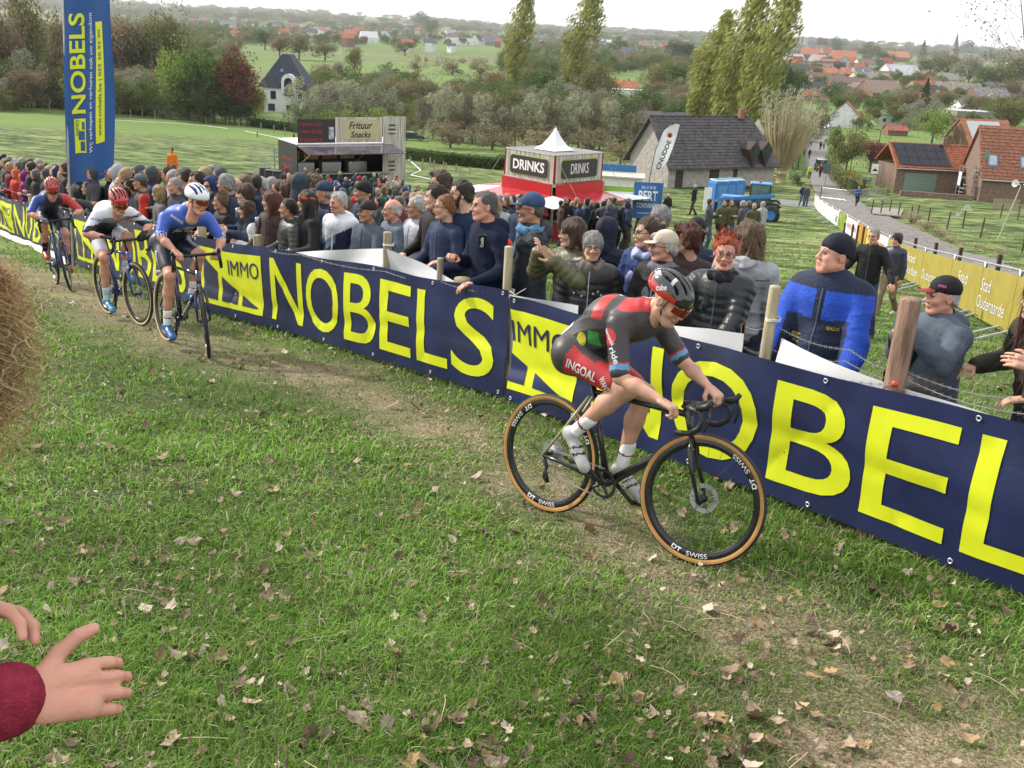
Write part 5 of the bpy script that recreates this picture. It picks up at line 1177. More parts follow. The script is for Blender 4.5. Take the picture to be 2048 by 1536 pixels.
 FP(373,352,1.9,-2.5,2.4,'tall man with cropped dark hair behind the white helmet',hair='crop',hairc='dark',top=blk,seed=43,sk='tan')
 FP(424,345,1.84,-2.5,3.0,'man in grey flat cap at the back of the row',hat='flatcap',hatc=(.10,.115,.12),hair='crop',hairc='grey',top=nav,seed=44)
 FP(352,372,1.74,-2.4,-2.5,'red faced man beside the blonde woman',hair='crop',hairc='grey',top=dgr,sk='pink',seed=45)
 FP(320,386,1.66,-2.7,-3.1,'blonde woman in grey jacket behind the blue rider',head='woman',hair='bob',hairc='blond',top=(.13,.12,.13),arms=('rest','rest'),seed=46)
 FP(283,364,1.78,-2.7,-3.1,'man in grey cap, red sweater and dark vest',hat='cap',hatc=(.09,.10,.11),hair='crop',hairc='brown',top=(.05,.05,.055),mats_extra=((.42,.03,.02),),panel=lambda V,J:(np.abs(V[:,0]) > .16) * 1,arms=('rest','rest'),seed=47,sk='tan')
 FP(262,372,1.70,-2.7,-3.1,'person with dark hair in quilted vest left of the red sweater',hair='short',hairc='dark',top=(.06,.065,.08),topk='puffer',seed=48,sk='tan')
 FP(243,367,1.72,-2.3,-2.2,'balding man in grey quilted vest above the red helmet',hair='bald',hairc='grey',top=(.07,.075,.085),topk='quilt',seed=49,sk='pink')
 FP(205,372,1.74,-2.9,-2.9,'person in brown plaid shirt bending behind the flag',lean=.35,hair='short',top=(.13,.085,.04),mats_extra=((.05,.035,.02),),panel=lambda V,J:((np.sin(V[:,0] * 60) * np.sin(V[:,2] * 60)) > .1) * 1,seed=50)
 FP(175,368,1.72,-3.0,-3.0,'person in dark teal jacket leaning over the fence behind the flag',lean=.4,hair='short',hairc='dark',top=(.02,.035,.045),seed=51)
# ------------------------------------------------------------------ the middle distance: stalls, vehicles, crowd, barriers, road
def frame_at(p,yaw):return Matrix.Translation(Vector(p)) @ Matrix.Rotation(yaw,4,'Z')
def board(name,m,parent,x0,x1,z0,z1,y,t=.03):
 return MB().box(((x0 + x1) / 2,y,(z0 + z1) / 2),(x1 - x0,t,z1 - z0)).build(name,[m],parent)
REDP = mat('red_paint',(.42,.012,.015),.35,var=.1);WOODP = mat('weathered_boards',(.42,.39,.34),.8,var=.4,scale=2.2,stretch=(7,7,.3),bump=.3);CREAM = mat('cream_board',(.45,.40,.23),.5,var=.08)
REDT = mat('red_print',(.38,.02,.015),.5);DARKB = mat('dark_sign_board',(.03,.026,.028),.5);LIME = mat('lime_print',(.22,.38,.04),.5);BLUEP = mat('blue_print',(.03,.13,.34),.45,var=.05)
def build_stalls():
 p = G(694,386);th = math.radians(33);r = empty('snack_stall',mat=frame_at(p,th) @ Matrix.Scale(1.03,4),label='black snack trailer with raised flap and a sign reading Frituur Snacks',cat='food stall')
 L,W,Hh = 6.9,3.0,2.55;x0,x1 = -3.1,3.8;blk = mat('black_panel',(.022,.020,.024),.45,var=.2)
 g = MB();g.box((x0 + .03,W / 2,Hh / 2 + .3),(.06,W,Hh));g.build('end_wall',[blk],r)
 g = MB();g.box(((x0 + x1) / 2,W,Hh / 2 + .3),(L,.06,Hh)).build('rear_wall',[blk],r);MB().box((x1 - .03,W / 2,Hh / 2 + .3),(.06,W - .1,Hh)).build('end_wall',[blk],r)
 MB().box(((x0 + x1) / 2,W / 2,Hh + .34),(L,W,.07)).build('roof',[WHITE],r);MB().box(((x0 + x1) / 2,W / 2,.32),(L - .1,W - .1,.1)).build('floor',[BLACK],r)
 MB().box(((x0 + x1) / 2 - .3,.03,.75),(L - 1.2,.05,.85)).build('counter_front',[blk],r);MB().box(((x0 + x1) / 2 - .3,-.1,1.2),(L - 1.2,.5,.05)).build('counter',[STEEL],r)
 for i in range(3):MB().box((x0 + 1 + i * 1.7,W * .55,1.15),(1.2,.6,1.0)).build('fryer',[STEEL],r)
 for i,c in enumerate([(.7,.25,.05),(.8,.4,.08),(.6,.12,.05),(.8,.55,.15)]):MB().box((x0 + .8 + i * 1.2,W - .1,1.9),(.9,.05,.5)).build('menu_board',[mat('menu_print',c,.5,var=.5,scale=14)],r)
 a = MB().box(((x0 + x1) / 2 - .45,-.95,Hh + .12),(L - .9,2.0,.05),M=Matrix.Rotation(math.radians(9),3,'X')).build('awning_flap',[mat('glossy_flap',(.16,.13,.16),.12,.3,var=.3,scale=1.2)],r)
 for x in (x0 + .1,.3,x1 - 1.0):MB().tube([(x,-1.85,Hh - .02),(x,-.05,1.7)],.015,5).build('gas_strut',[STEEL],r)
 s1 = board('sign_board',mat('black_sign',(.03,.022,.03),.4),r,x0 + .05,-.75,Hh + .4,Hh + 1.75,-.03);s2 = board('sign_board',WOODP,r,-.72,2.25,Hh + .4,Hh + 1.85,-.03);s3 = board('sign_board',WOODP,r,2.3,x1,.3,Hh + 1.9,-.04)
 for i,t in enumerate(('Hamburger','Hot-Dog','Braadworst')):
  text_flat('lettering',t,REDT,r,(x0 + .15,-.05,Hh + 1.32 - i * .42),(1,0,0),(0,0,1),w=1.45,hgt=.27,shear=.3);text_flat('lettering',t,REDT,r,(x0 - .0,W - .55,1.75 - i * .42),(0,-1,0),(0,0,1),w=1.7,hgt=.3,shear=.3)
 MB().slab([(-.3,-.05,Hh + .7),(-.18,-.05,Hh + .58),(1.95,-.05,Hh + .58),(2.07,-.05,Hh + .7),(2.07,-.05,Hh + 1.6),(1.95,-.05,Hh + 1.72),(-.18,-.05,Hh + 1.72),(-.3,-.05,Hh + 1.6)],(0,-.02,0)).build('plaque',[CREAM],r)
 text_flat('lettering','Frituur',BLACK,r,(.1,-.072,Hh + 1.18),(1,0,0),(0,0,1),w=1.5,hgt=.42,bold=.02,shear=.25);text_flat('lettering','Snacks',BLACK,r,(.2,-.072,Hh + .68),(1,0,0),(0,0,1),w=1.3,hgt=.36,bold=.02,shear=.25)
 for z in (Hh + .9,1.3):      # a tower of burger layers printed on the end column
  for j,(w,c) in enumerate([(.5,(.1,.07,.03)),(.7,(.45,.42,.35)),(.6,(.05,.05,.04)),(.72,(.4,.38,.3)),(.5,(.04,.04,.03)),(.6,(.4,.36,.25))]):MB().slab([(2.9 + w / 2 * math.cos(t),-.062,z + j * .12 + .05 * math.sin(t)) for t in np.linspace(0,6.283,13)[:-1]],(0,-.01,0)).build('printed_picture',[mat('burger_print',c,.6,var=.3,scale=20)],r)
 MB().box((-1.0,-.055,Hh + .95),(.32,.01,.7)).build('printed_picture',[mat('figure_print',(.3,.32,.36),.6,var=.7,scale=9)],r)
 for i in range(3):MB().tube([(x0 + 1 + 2.2 * i,.5,.35),(x0 + 1 + 2.2 * i,.5,0)],.06,6).build('support_leg',[STEEL],r)
 for y in (.9,1.9):MB().lathe([(.0,-.1),(.33,-.1),(.36,0),(.33,.1),(0,.1)],18,c=(x1 - 2.8,y,.36),M=Matrix.Rotation(math.pi / 2,3,'X')).build('wheel',[TYREBLK],r)
 # waste bins and cage left of it
 for (u,v,wh) in ((541,372,'middle one'),(556,374,'the one nearest the trailer'),(530,366,'farthest left')):
  b = G(u,v + 3);o = MB().box((0,0,.5),(.55,.6,.95),bev=.05).box((0,0,1.02),(.6,.66,.07),bev=.02).build('waste_bin',[mat('dark_grey_plastic',(.035,.037,.04),.5)]);o.location = b;tag(o,'dark grey wheeled bin left of the snack trailer, ' + wh,'waste bin','waste bins beside the snack trailer')
 b = G(527,362);g = MB()
 for k in range(9):g.tube([(-.9 + k * .22,0,.5),(-.9 + k * .22,0,1.9)],.012,4)
 for z in (.5,1.2,1.9):g.tube([(-.9,0,z),(.86,0,z)],.02,4)
 g.tube([(.9,0,.4),(.9,0,2.2),(1.5,.2,2.2),(1.5,.2,.4)],.05,6);o = g.build('steel_cage',[STEEL]);o.location = b;o.rotation_euler = (0,0,-.4);tag(o,'mesh cage and tow frame at the left end of the snack trailer','cage')
 o = MB().box((0,0,.45),(2.4,.4,.14)).build('tow_platform',[mat('black_yellow',(.06,.055,.01),.5,var=.5)]);o.location = b - np.array([0,.5,0]);o.rotation_euler = (0,0,-.4);tag(o,'low black and yellow platform left of the snack trailer','platform')
 # drinks kiosk, corner on
 p = G(1098,478);y45 = math.radians(45);r = empty('drinks_stall',mat=frame_at(p,0) @ Matrix.Scale(.95,4),label='red and wood drinks kiosk with DRINKS signs and white peaked roof',cat='drinks stall')
 s = 2.02;C = [Vector((0,-s,0)),Vector((s,0,0)),Vector((0,s,0)),Vector((-s,0,0))]
 def face(a,b,z0,z1,m,name,t=.05,off=0.0):
  d = (b - a).normalized();n = Vector((d.y,-d.x,0));a_ = a + n * off;b_ = b + n * off
  return MB().slab([a_ + Vector((0,0,z0)),b_ + Vector((0,0,z0)),b_ + Vector((0,0,z1)),a_ + Vector((0,0,z1))],n * t).build(name,[m],r)
 for i in range(4):
  a,b = C[i],C[(i + 1) % 4];d = (b - a).normalized();n = Vector((d.y,-d.x,0));L = (b - a).length
  face(a,b,2.15,2.62,REDP,'fascia',.06,.12)
  nb = 13
  for k in range(nb):q0 = a + d * (L * k / nb + .006);q1 = a + d * (L * (k + 1) / nb - .006);MB().slab([q0 + Vector((0,0,2.66)),q1 + Vector((0,0,2.66)),q1 + Vector((0,0,3.75)),q0 + Vector((0,0,3.75))],n * .03).build('board',[WOODP],r)
  for z in (2.64,3.77):MB().tube([a + Vector((0,0,z)) + n * .03,b + Vector((0,0,z)) + n * .03],.025,4).build('trim',[STEEL],r)
  for e in (0,1):q = a + d * (L * e);MB().box((q.x,q.y,3.2),(.07,.07,1.15),rz=math.pi / 4).build('corner_trim',[REDP],r)
  if i in (0,3):
   c0,c1 = (.12,.88);A = a + d * L * c0;B = a + d * L * c1;z0,z1 = 2.82,3.55;k = .08
   for mt,o1,gr in ((LIME,.04,.03),(DARKB,.055,0)):
    P = [A - d * gr + Vector((0,0,z0 + k - 0)),A + d * k + Vector((0,0,z0 - gr)),B - d * k + Vector((0,0,z0 - gr)),B + d * gr + Vector((0,0,z0 + k)),B + d * gr + Vector((0,0,z1 - k)),B - d * k + Vector((0,0,z1 + gr)),A + d * k + Vector((0,0,z1 + gr)),A - d * gr + Vector((0,0,z1 - k))]
    MB().slab([q + n * o1 for q in P],n * .012).build('plaque',[mt],r)
   wtx = (B - A).length * (.84 if i == 3 else .5);st = A + d * ((B - A).length - wtx) / 2 + Vector((0,0,z0 + .17)) + n * .07
   text_flat('lettering','DRINKS',WHITE,r,st,d,(0,0,1),w=wtx,hgt=.42,bold=.03 if i == 3 else .0,lift=.005)
  # flap of the awning
  a2 = a * 1.02 + n * 1.55 - d * .0;b2 = b * 1.02 + n * 1.55;MB().slab([a * 1.05 + Vector((0,0,2.16)),b * 1.05 + Vector((0,0,2.16)),b2 + Vector((0,0,2.0)),a2 + Vector((0,0,2.0))],(0,0,.03)).build('awning_flap',[mat('red_gloss_awning',(.45,.03,.04),.18,var=.2,scale=2,spec=.6)],r)
  ac = (a.normalized()) * (s + 2.25);MB().slab([a * 1.05 + Vector((0,0,2.155)),a2 + Vector((0,0,1.995)),ac + Vector((0,0,1.97)),(C[i - 1] * 1.02 * 0 + a * 1.02 + Vector(((C[i] - C[i - 1]).normalized().y,-(C[i] - C[i - 1]).normalized().x,0)) * 1.55) + Vector((0,0,1.995))],(0,0,.02)).build('awning_corner',[WHITE_VINYL],r)
  MB().tube([a2 + Vector((0,0,2.0)),a + Vector((0,0,3.74))],.012,4).build('stay_rope',[mat('rope',(.3,.27,.2),.8)],r)
  MB().tube([a * 1.0 + Vector((0,0,0)),a * 1.0 + Vector((0,0,2.15))],.05,8).build('post',[STEEL],r)
  face(a * .86,b * .86,0,1.05,REDP,'counter_front',.05);face(a * .84,b * .84,1.05,1.1,STEEL,'counter',.35)
  for k in (.25,.5,.75):q = a * .5 + (b - a) * k * .5;MB().box((q.x,q.y,1.05),(.3,.3,2.1),rz=y45).build('shelf',[mat('dark_red',(.12,.01,.012),.5)],r)
 MB().slab([c * 1.0 + Vector((0,0,3.72)) for c in C],(0,0,.05)).build('deck',[mat('grey_deck',(.2,.19,.18),.7)],r)
 g = MB();n = 4;V = [];prof = [(.86,3.80),(.50,4.0),(.28,4.26),(.12,4.5),(.03,4.68)]
 for (q,z) in prof:
  for k in range(8):a = k * math.pi / 4;rr = q * (1 if k % 2 == 0 else .76);V.append((rr * math.cos(a),rr * math.sin(a),z))
 Fc = [(i * 8 + k,i * 8 + (k + 1) % 8,(i + 1) * 8 + (k + 1) % 8,(i + 1) * 8 + k) for i in range(4) for k in range(8)];g.add(V,Fc);g.tube([(0,0,4.6),(0,0,4.72)],.02,5);g.build('peaked_canopy',[WHITE_VINYL],r)
 # advertising sheets on mesh fence, white store tent behind
 def ad(u0,u1,v0,v1,label,m,fn,D):
  a = ray(u0,v1) * D;b = ray(u1,v1 + (u1 - u0) * .05) * (D * 1.0);hgt = (v1 - v0) * D / FPX;a[2] = max(a[2],H(a[0],a[1]) + .1);o = empty('advertising_sheet',a,label=label,cat='banner');d = Vector((b[0] - a[0],b[1] - a[1],0));L = d.length;o.rotation_euler = (0,0,math.atan2(d.y,d.x))
  MB().box((L / 2,0,hgt / 2),(L,.02,hgt)).build('sheet',[m],o)
  for x in (0,L):MB().tube([(x,.03,hgt + .15),(x,.03,-.5)],.025,5).build('pole',[STEEL],o)
  fn(o,L,hgt);return o
 def f1(o,L,h_):
  MB().box((L / 2,-.013,h_ * .92),(L,.006,h_ * .15)).build('print_band',[LIME],o);MB().box((L / 2,-.013,h_ * .05),(L,.006,h_ * .1)).build('print_band',[LIME],o)
  text_flat('lettering','EURO COUNT',BLACK,o,(L * .04,-.012,h_ * .42),(1,0,0),(0,0,1),w=L * .9,hgt=h_ * .24);text_flat('lettering','BY EXAMEN & FISCAAL',mat('grey_print',(.2,.2,.2),.6),o,(L * .2,-.012,h_ * .29),(1,0,0),(0,0,1),w=L * .5,hgt=h_ * .06);text_flat('lettering','www.zerocount.be',mat('grey_print',(.2,.2,.2),.6),o,(L * .1,-.012,h_ * .17),(1,0,0),(0,0,1),w=L * .8,hgt=h_ * .08)
 def f2(o,L,h_):
  text_flat('lettering','055 31 90 88',WHITE,o,(L * .25,-.012,h_ * .82),(1,0,0),(0,0,1),w=L * .5,hgt=h_ * .08);text_flat('lettering','BERT',WHITE,o,(L * .16,-.012,h_ * .5),(1,0,0),(0,0,1),w=L * .68,hgt=h_ * .27,bold=.02);text_flat('lettering','CONTAINERS',WHITE,o,(L * .12,-.012,h_ * .3),(1,0,0),(0,0,1),w=L * .78,hgt=h_ * .13,bold=.01);text_flat('lettering','www.bert.be',WHITE,o,(L * .15,-.012,h_ * .13),(1,0,0),(0,0,1),w=L * .6,hgt=h_ * .07)
 ad(1203,1262,371,438,'white and lime green advertising sheet right of the drinks kiosk',WHITE_VINYL,f1,43);ad(1264,1320,364,436,'blue BERT CONTAINERS advertising sheet',BLUEP,f2,43)
 p = G(1235,405);o = empty('store_tent',p,-.1,'low white flat roofed store tent behind the drinks kiosk','tent');MB().box((0,0,1.0),(3.4,2.4,2.0)).build('wall',[WHITE_VINYL],o);MB().box((0,-.1,2.06),(3.7,2.8,.1)).build('roof',[mat('pale_sheet',(.5,.47,.38),.5)],o);MB().box((-.5,1.2,2.4),(3.4,.1,.5)).build('parapet_banner',[BLUEP],o)
 # feather flag
 p = G(1291,425);o = empty('feather_flag',p,0,'white feather flag with black CNUDDE lettering beside the barn','flag');k = mpp(p)
 T = lambda u,v:Vector(((u - 1291) * k,0,(425 - v) * k))
 MB().tube([T(1291,425),T(1293,352),T(1300,300),T(1312,262),T(1333,249)],[.03,.025,.02,.014,.01],6).build('pole',[BLACK],o)
 P = [T(1291,353),T(1296,320),T(1302,290),T(1312,265),T(1322,254),T(1334,250),T(1342,251),T(1338,275),T(1332,300),T(1324,325),T(1314,338),T(1302,346)]
 MB().slab(P,(0,.015,0)).build('cloth',[green('flag_fabric',(.78,.79,.80),None,0)],o);ex = (T(1317,292) - T(1300,345)).normalized();text_flat('lettering','CNUDDE',BLACK,o,T(1311,340) + Vector((0,-.01,0)),ex,(-ex.z,0,ex.x),w=(T(1322,288) - T(1304,345)).length * 1.0,hgt=.28,bold=.02,lift=.006)
 MB().slab([T(1325,272) + Vector((.17 * math.cos(a),-.012,.17 * math.sin(a))) for a in np.linspace(.5,6.78,7)[:-1]],(0,-.006,0)).build('logo',[mat('orange_red_print',(.45,.06,.02),.5)],o);MB().slab([T(1325,272) + Vector((.09 * math.cos(a) - .02,-.022,.09 * math.sin(a) - .03)) for a in np.linspace(.5,6.78,5)[:-1]],(0,-.006,0)).build('logo',[BLACK],o)
 # tall blue flag on the left
 p = on_fence(148,545,-.10);z0 = H(p[0],p[1]);D = depth(p);o = empty('tall_flag',(p[0],p[1],z0),0,'tall blue flag with yellow NOBELS lettering on a pole at the left','flag')
 def W_(u,v):q = PY(u,v,p[1]);return Vector((q[0] - p[0],0,q[2] - z0))
 MB().tube([(0,0,0),W_(145,470),W_(139,370),W_(128,60),W_(124,-60)],[.03,.03,.025,.02,.02],8).build('pole',[STEEL],o)
 def S(a,b,off=0.0):       # a across 0..1, b up 0..1
  L_ = W_(136,371) * (1 - b) + W_(123,-40) * b;R_ = W_(229,352) * (1 - b) + W_(222,-40) * b;q = L_ * (1 - a) + R_ * a;w = .05 * math.sin(a * 5 + b * 7) * a + .03 * math.sin(a * 9 - b * 4);return (q.x,q.y + w - off,q.z + .02 * math.sin(a * 8) * (1 - b))
 n,m_ = 14,60;V = [S(i / n,j / m_) for i in range(n + 1) for j in range(m_ + 1)];k0 = len(V);V += [S(i / n,j / m_,-.006) for i in range(n + 1) for j in range(m_ + 1)]
 Fc = [(i * (m_ + 1) + j,(i + 1) * (m_ + 1) + j,(i + 1) * (m_ + 1) + j + 1,i * (m_ + 1) + j + 1) for i in range(n) for j in range(m_)];Fc += [tuple(k0 + q for q in f[::-1]) for f in Fc]
 obj('cloth',meshdata('cloth',V,Fc,[mat('blue_flag_cloth',(.022,.085,.26),.6,var=.1,scale=1.5,bump=.05)],[0] * len(Fc),True),o)
 def ft(text,a0,b0,b1,hgt,m,bold=0):# rotated text running up
  V,Q,W = glyphs(text,bold,.5);P = [S(a0 - v[1] * hgt,b0 + v[0] / W * (b1 - b0),.012) for v in V];obj('lettering',meshdata('lettering',P,Q,[m]),o)
 vb = lambda v:(371 - v) / 411.0
 def fb(a0,a1,v0,v1,m,off=.008):b0,b1 = vb(v0),vb(v1);V = [S(a0 + (a1 - a0) * i / 6,b0 + (b1 - b0) * j / 30,off) for i in range(7) for j in range(31)];obj('printed_patch',meshdata('printed_patch',V,[(i * 31 + j,(i + 1) * 31 + j,(i + 1) * 31 + j + 1,i * 31 + j + 1) for i in range(6) for j in range(30)],[m]),o)
 ft('NOBELS',.43,vb(226),vb(24),.29,YEL_V,.02);WH2 = mat('white_print',(.65,.68,.72),.5);ft('Wij verkopen en verhuren ook uw eigendom',.60,vb(309),vb(24),.10,WH2);fb(.655,.82,292,42,YEL_V);NB = mat('navy_print',(.02,.05,.13),.5);ft('www.nobels.be | 055 30 92 90',.785,vb(278),vb(58),.085,NB,.01)
 fb(.17,.42,309,237,YEL_V,.008);NBL = mat('blue_flag_cloth2',(.022,.085,.26),.6)
 for (x0_,x1_,y0_,y1_) in ((.285,.39,305,285),(.25,.39,282,263),(.33,.39,260,244)):fb(x0_,x1_,y0_,y1_,NBL,.014)
 ft('IMMO',.27,vb(272),vb(240),.075,NB)
def wheel_simple(c,r,w,parent,ax='Y',m=None,hubc=None,name='wheel'):
 M = Matrix.Rotation(math.pi / 2,3,'X') if ax == 'Y' else Matrix.Rotation(math.pi / 2,3,'Y')
 o = MB().lathe([(r * .55,-w / 2),(r * .92,-w / 2),(r,-w * .32),(r,w * .32),(r * .92,w / 2),(r * .55,w / 2)],24,c=c,M=M,caps=False).build(name,[TYREBLK],parent,True);g = MB().lathe([(0,-w * .3),(r * .56,-w * .36),(r * .56,w * .36),(0,w * .3)],16,c=c,M=M).build('rim',[hubc or STEEL],o);return o
def build_vehicles():
 BL = mat('blue_machine_paint',(.05,.20,.50),.35,var=.1);GL = mat('tinted_cab_glass',(.10,.17,.15),.1,spec=.8,var=.3,scale=1.5)
 # telehandler, seen from the rear quarter
 p = G(1503,440);r = empty('telehandler',mat=frame_at(p,math.radians(168)) @ Matrix.Scale(.88,4),label='blue telescopic handler with glass cab parked behind the group of men',cat='tractor')
 MB().box((0,0,.95),(3.6,1.1,.6),bev=.08).build('chassis',[mat('dark_machine_grey',(.04,.042,.045),.5)],r)
 MB().box((1.2,-.2,1.35),(2.2,1.2,.5),bev=.1).build('bonnet',[BL],r)
 MB().tube([(-1.4,.45,1.9),(2.4,.45,1.35)],[.17,.14],4).build('boom',[BL],r);MB().box((2.6,.45,.9),(.2,1.2,.7),bev=.03).build('fork_carriage',[BLACK],r)
 cab = empty('cab');cab.parent = r;x0,x1,y0,y1,z0,z1 = -1.15,.35,-.95,.15,1.0,2.55
 for x in (x0,x1):
  for y in (y0,y1):MB().tube([(x,y,z0),(x + (.12 if x < 0 else -.05),y,z1)],.045,6).build('pillar',[BLACK],cab)
 MB().box(((x0 + x1) / 2 + .03,(y0 + y1) / 2,z1 + .04),(1.5,1.2,.1),bev=.04).build('roof',[BL],cab)
 for y in (y0,y1):MB().slab([(x0 + .05,y,z0 + .1),(x1 - .05,y,z0 + .1),(x1 - .09,y,z1 - .02),(x0 + .16,y,z1 - .02)],(0,.01,0)).build('pane',[GL],cab)
 MB().slab([(x0 + .02,y0,z0 + .1),(x0 + .02,y1,z0 + .1),(x0 + .12,y1,z1 - .02),(x0 + .12,y0,z1 - .02)],(-.01,0,0)).build('pane',[GL],cab);MB().slab([(x1,y0,z0 + .1),(x1,y1,z0 + .1),(x1 - .05,y1,z1 - .02),(x1 - .05,y0,z1 - .02)],(.01,0,0)).build('pane',[GL],cab)
 MB().lathe([(.09,0),(.09,.14),(.0,.18)],10,c=(-.3,-.3,z1 + .09)).build('beacon',[mat('orange_beacon',(.5,.08,.01),.3)],r)
 for x in (-1.25,1.55):
  for y in (-.95,.95):wheel_simple((x,y,.62),.64,.48,r,hubc=BL)
  for y in (-.95,.95):MB().tube([(x - .62,y,1.15),(x - .35,y,1.36),(x + .35,y,1.36),(x + .62,y,1.15)],.1,4).build('mudguard',[BLACK],r)
 # three portable toilets
 for i,(u,v) in enumerate(((1432,425),(1449,422),(1465,419))):
  p = G(u,v);t = empty('portable_toilet',mat=frame_at(p,.35),label=['blue portable toilet, leftmost and nearest of the three','blue portable toilet, middle one of the three','blue portable toilet nearest the telescopic handler'][i],cat='portable toilet',group='portable toilets beside the barn')
  B2 = mat('toilet_blue',(.03,.15,.45),.45,var=.1);MB().box((0,0,1.05),(1.1,1.1,2.1),bev=.05).build('wall',[B2],t);MB().box((0,-.56,1.0),(.75,.03,1.8)).build('door',[mat('toilet_blue_light',(.08,.25,.5),.5)],t)
  g = MB();g.tube([(-.55,0,2.1),(-.35,0,2.28),(.35,0,2.28),(.55,0,2.1)],.06,6);g.box((0,0,2.18),(1.0,1.1,.14),bev=.05).build('roof',[mat('translucent_roof',(.25,.4,.5),.4)],t)
  for x in (-.3,0,.3):MB().box((x,-.585,1.0),(.02,.02,1.7)).build('rib',[B2],t)
 p = G(1412,425);o = MB().box((0,0,.9),(.5,.05,1.6)).build('board',[WHITE]);o.location = p;tag(o,'white panel standing left of the portable toilets','panel')
 # pick up on the cobbled road and parked cars in the distance
 def car(u,v,yaw,col_,label,s=1.0,jeep=False,small=False,group=None):
  p = G(u,v);r = empty('parked_car',mat=frame_at(p,yaw) @ Matrix.Scale(s,4),label=label,cat='car',group=group);cm = mat('car_paint',col_,.3,var=.03,coat=.6)
  prof = [(-2.1,.35),(-2.15,.8),(-2.0,.98),(-1.2,1.02),(1.15,.98),(2.0,.82),(2.12,.55),(2.08,.35)] if not jeep else [(-2.1,.45),(-2.15,1.05),(-2.1,1.15),(-1.2,1.15),(1.1,1.12),(1.9,1.1),(2.0,.9),(2.0,.45)]
  MB().slab([(x,-.85,z) for x,z in prof],(0,1.7,0)).build('body',[cm],r)
  top = [(-1.75,1.02),(-1.35,1.45),(.25,1.47),(.95,1.0)] if not jeep else [(-2.0,1.15),(-1.95,1.85),(.55,1.88),(.75,1.13)]
  MB().slab([(x,-.72,z) for x,z in top],(0,1.44,0)).build('cabin_glass',[DARKGLASS],r);MB().slab([(x,-.74,z + (.01 if i in (1,2) else 0)) for i,(x,z) in enumerate([(top[1][0] + .05,top[1][1] - .05),(top[1][0],top[1][1]),top[2],(top[2][0] - .05,top[2][1] - .05)])],(0,1.48,0)).build('roof',[cm],r)
  if not small:
   for x in (-1.3,1.3):
    for y in (-.8,.8):wheel_simple((x,y,.33 if not jeep else .42),.33 if not jeep else .42,.22,r)
   for y in (-.6,.6):MB().box((2.05,y,.68 if not jeep else .85),(.1,.3,.14)).build('headlight',[WHITE],r);MB().box((-2.12,y,.8),(.06,.2,.16)).build('tail_light',[REDP],r)
  return r
 car(1641,343,math.radians(-98),(.02,.035,.02),'dark green off road vehicle driving up the cobbled lane',.95,True)
 car(1651,236,math.radians(-20),(.6,.6,.6),'white car under the flags at the foot of the lane',.9)
 o = car(1236,276 - 110,0,(0,0,0),'x') if False else None
 p = G(826,278);car(826,281,.1,(.01,.03,.02),'dark green car parked by the hedge right of the snack trailer',1.0)
 for i,(u,v,c) in enumerate(((2005,196,(.5,.5,.5)),(2030,197,(.1,.12,.15)),(1985,193,(.3,.05,.04)))):car(u,v,.1 * i,c,['silver car parked at the far right of the village','dark car at the far right edge of the village','red car parked left of the silver car in the village'][i],1.0,small=True)
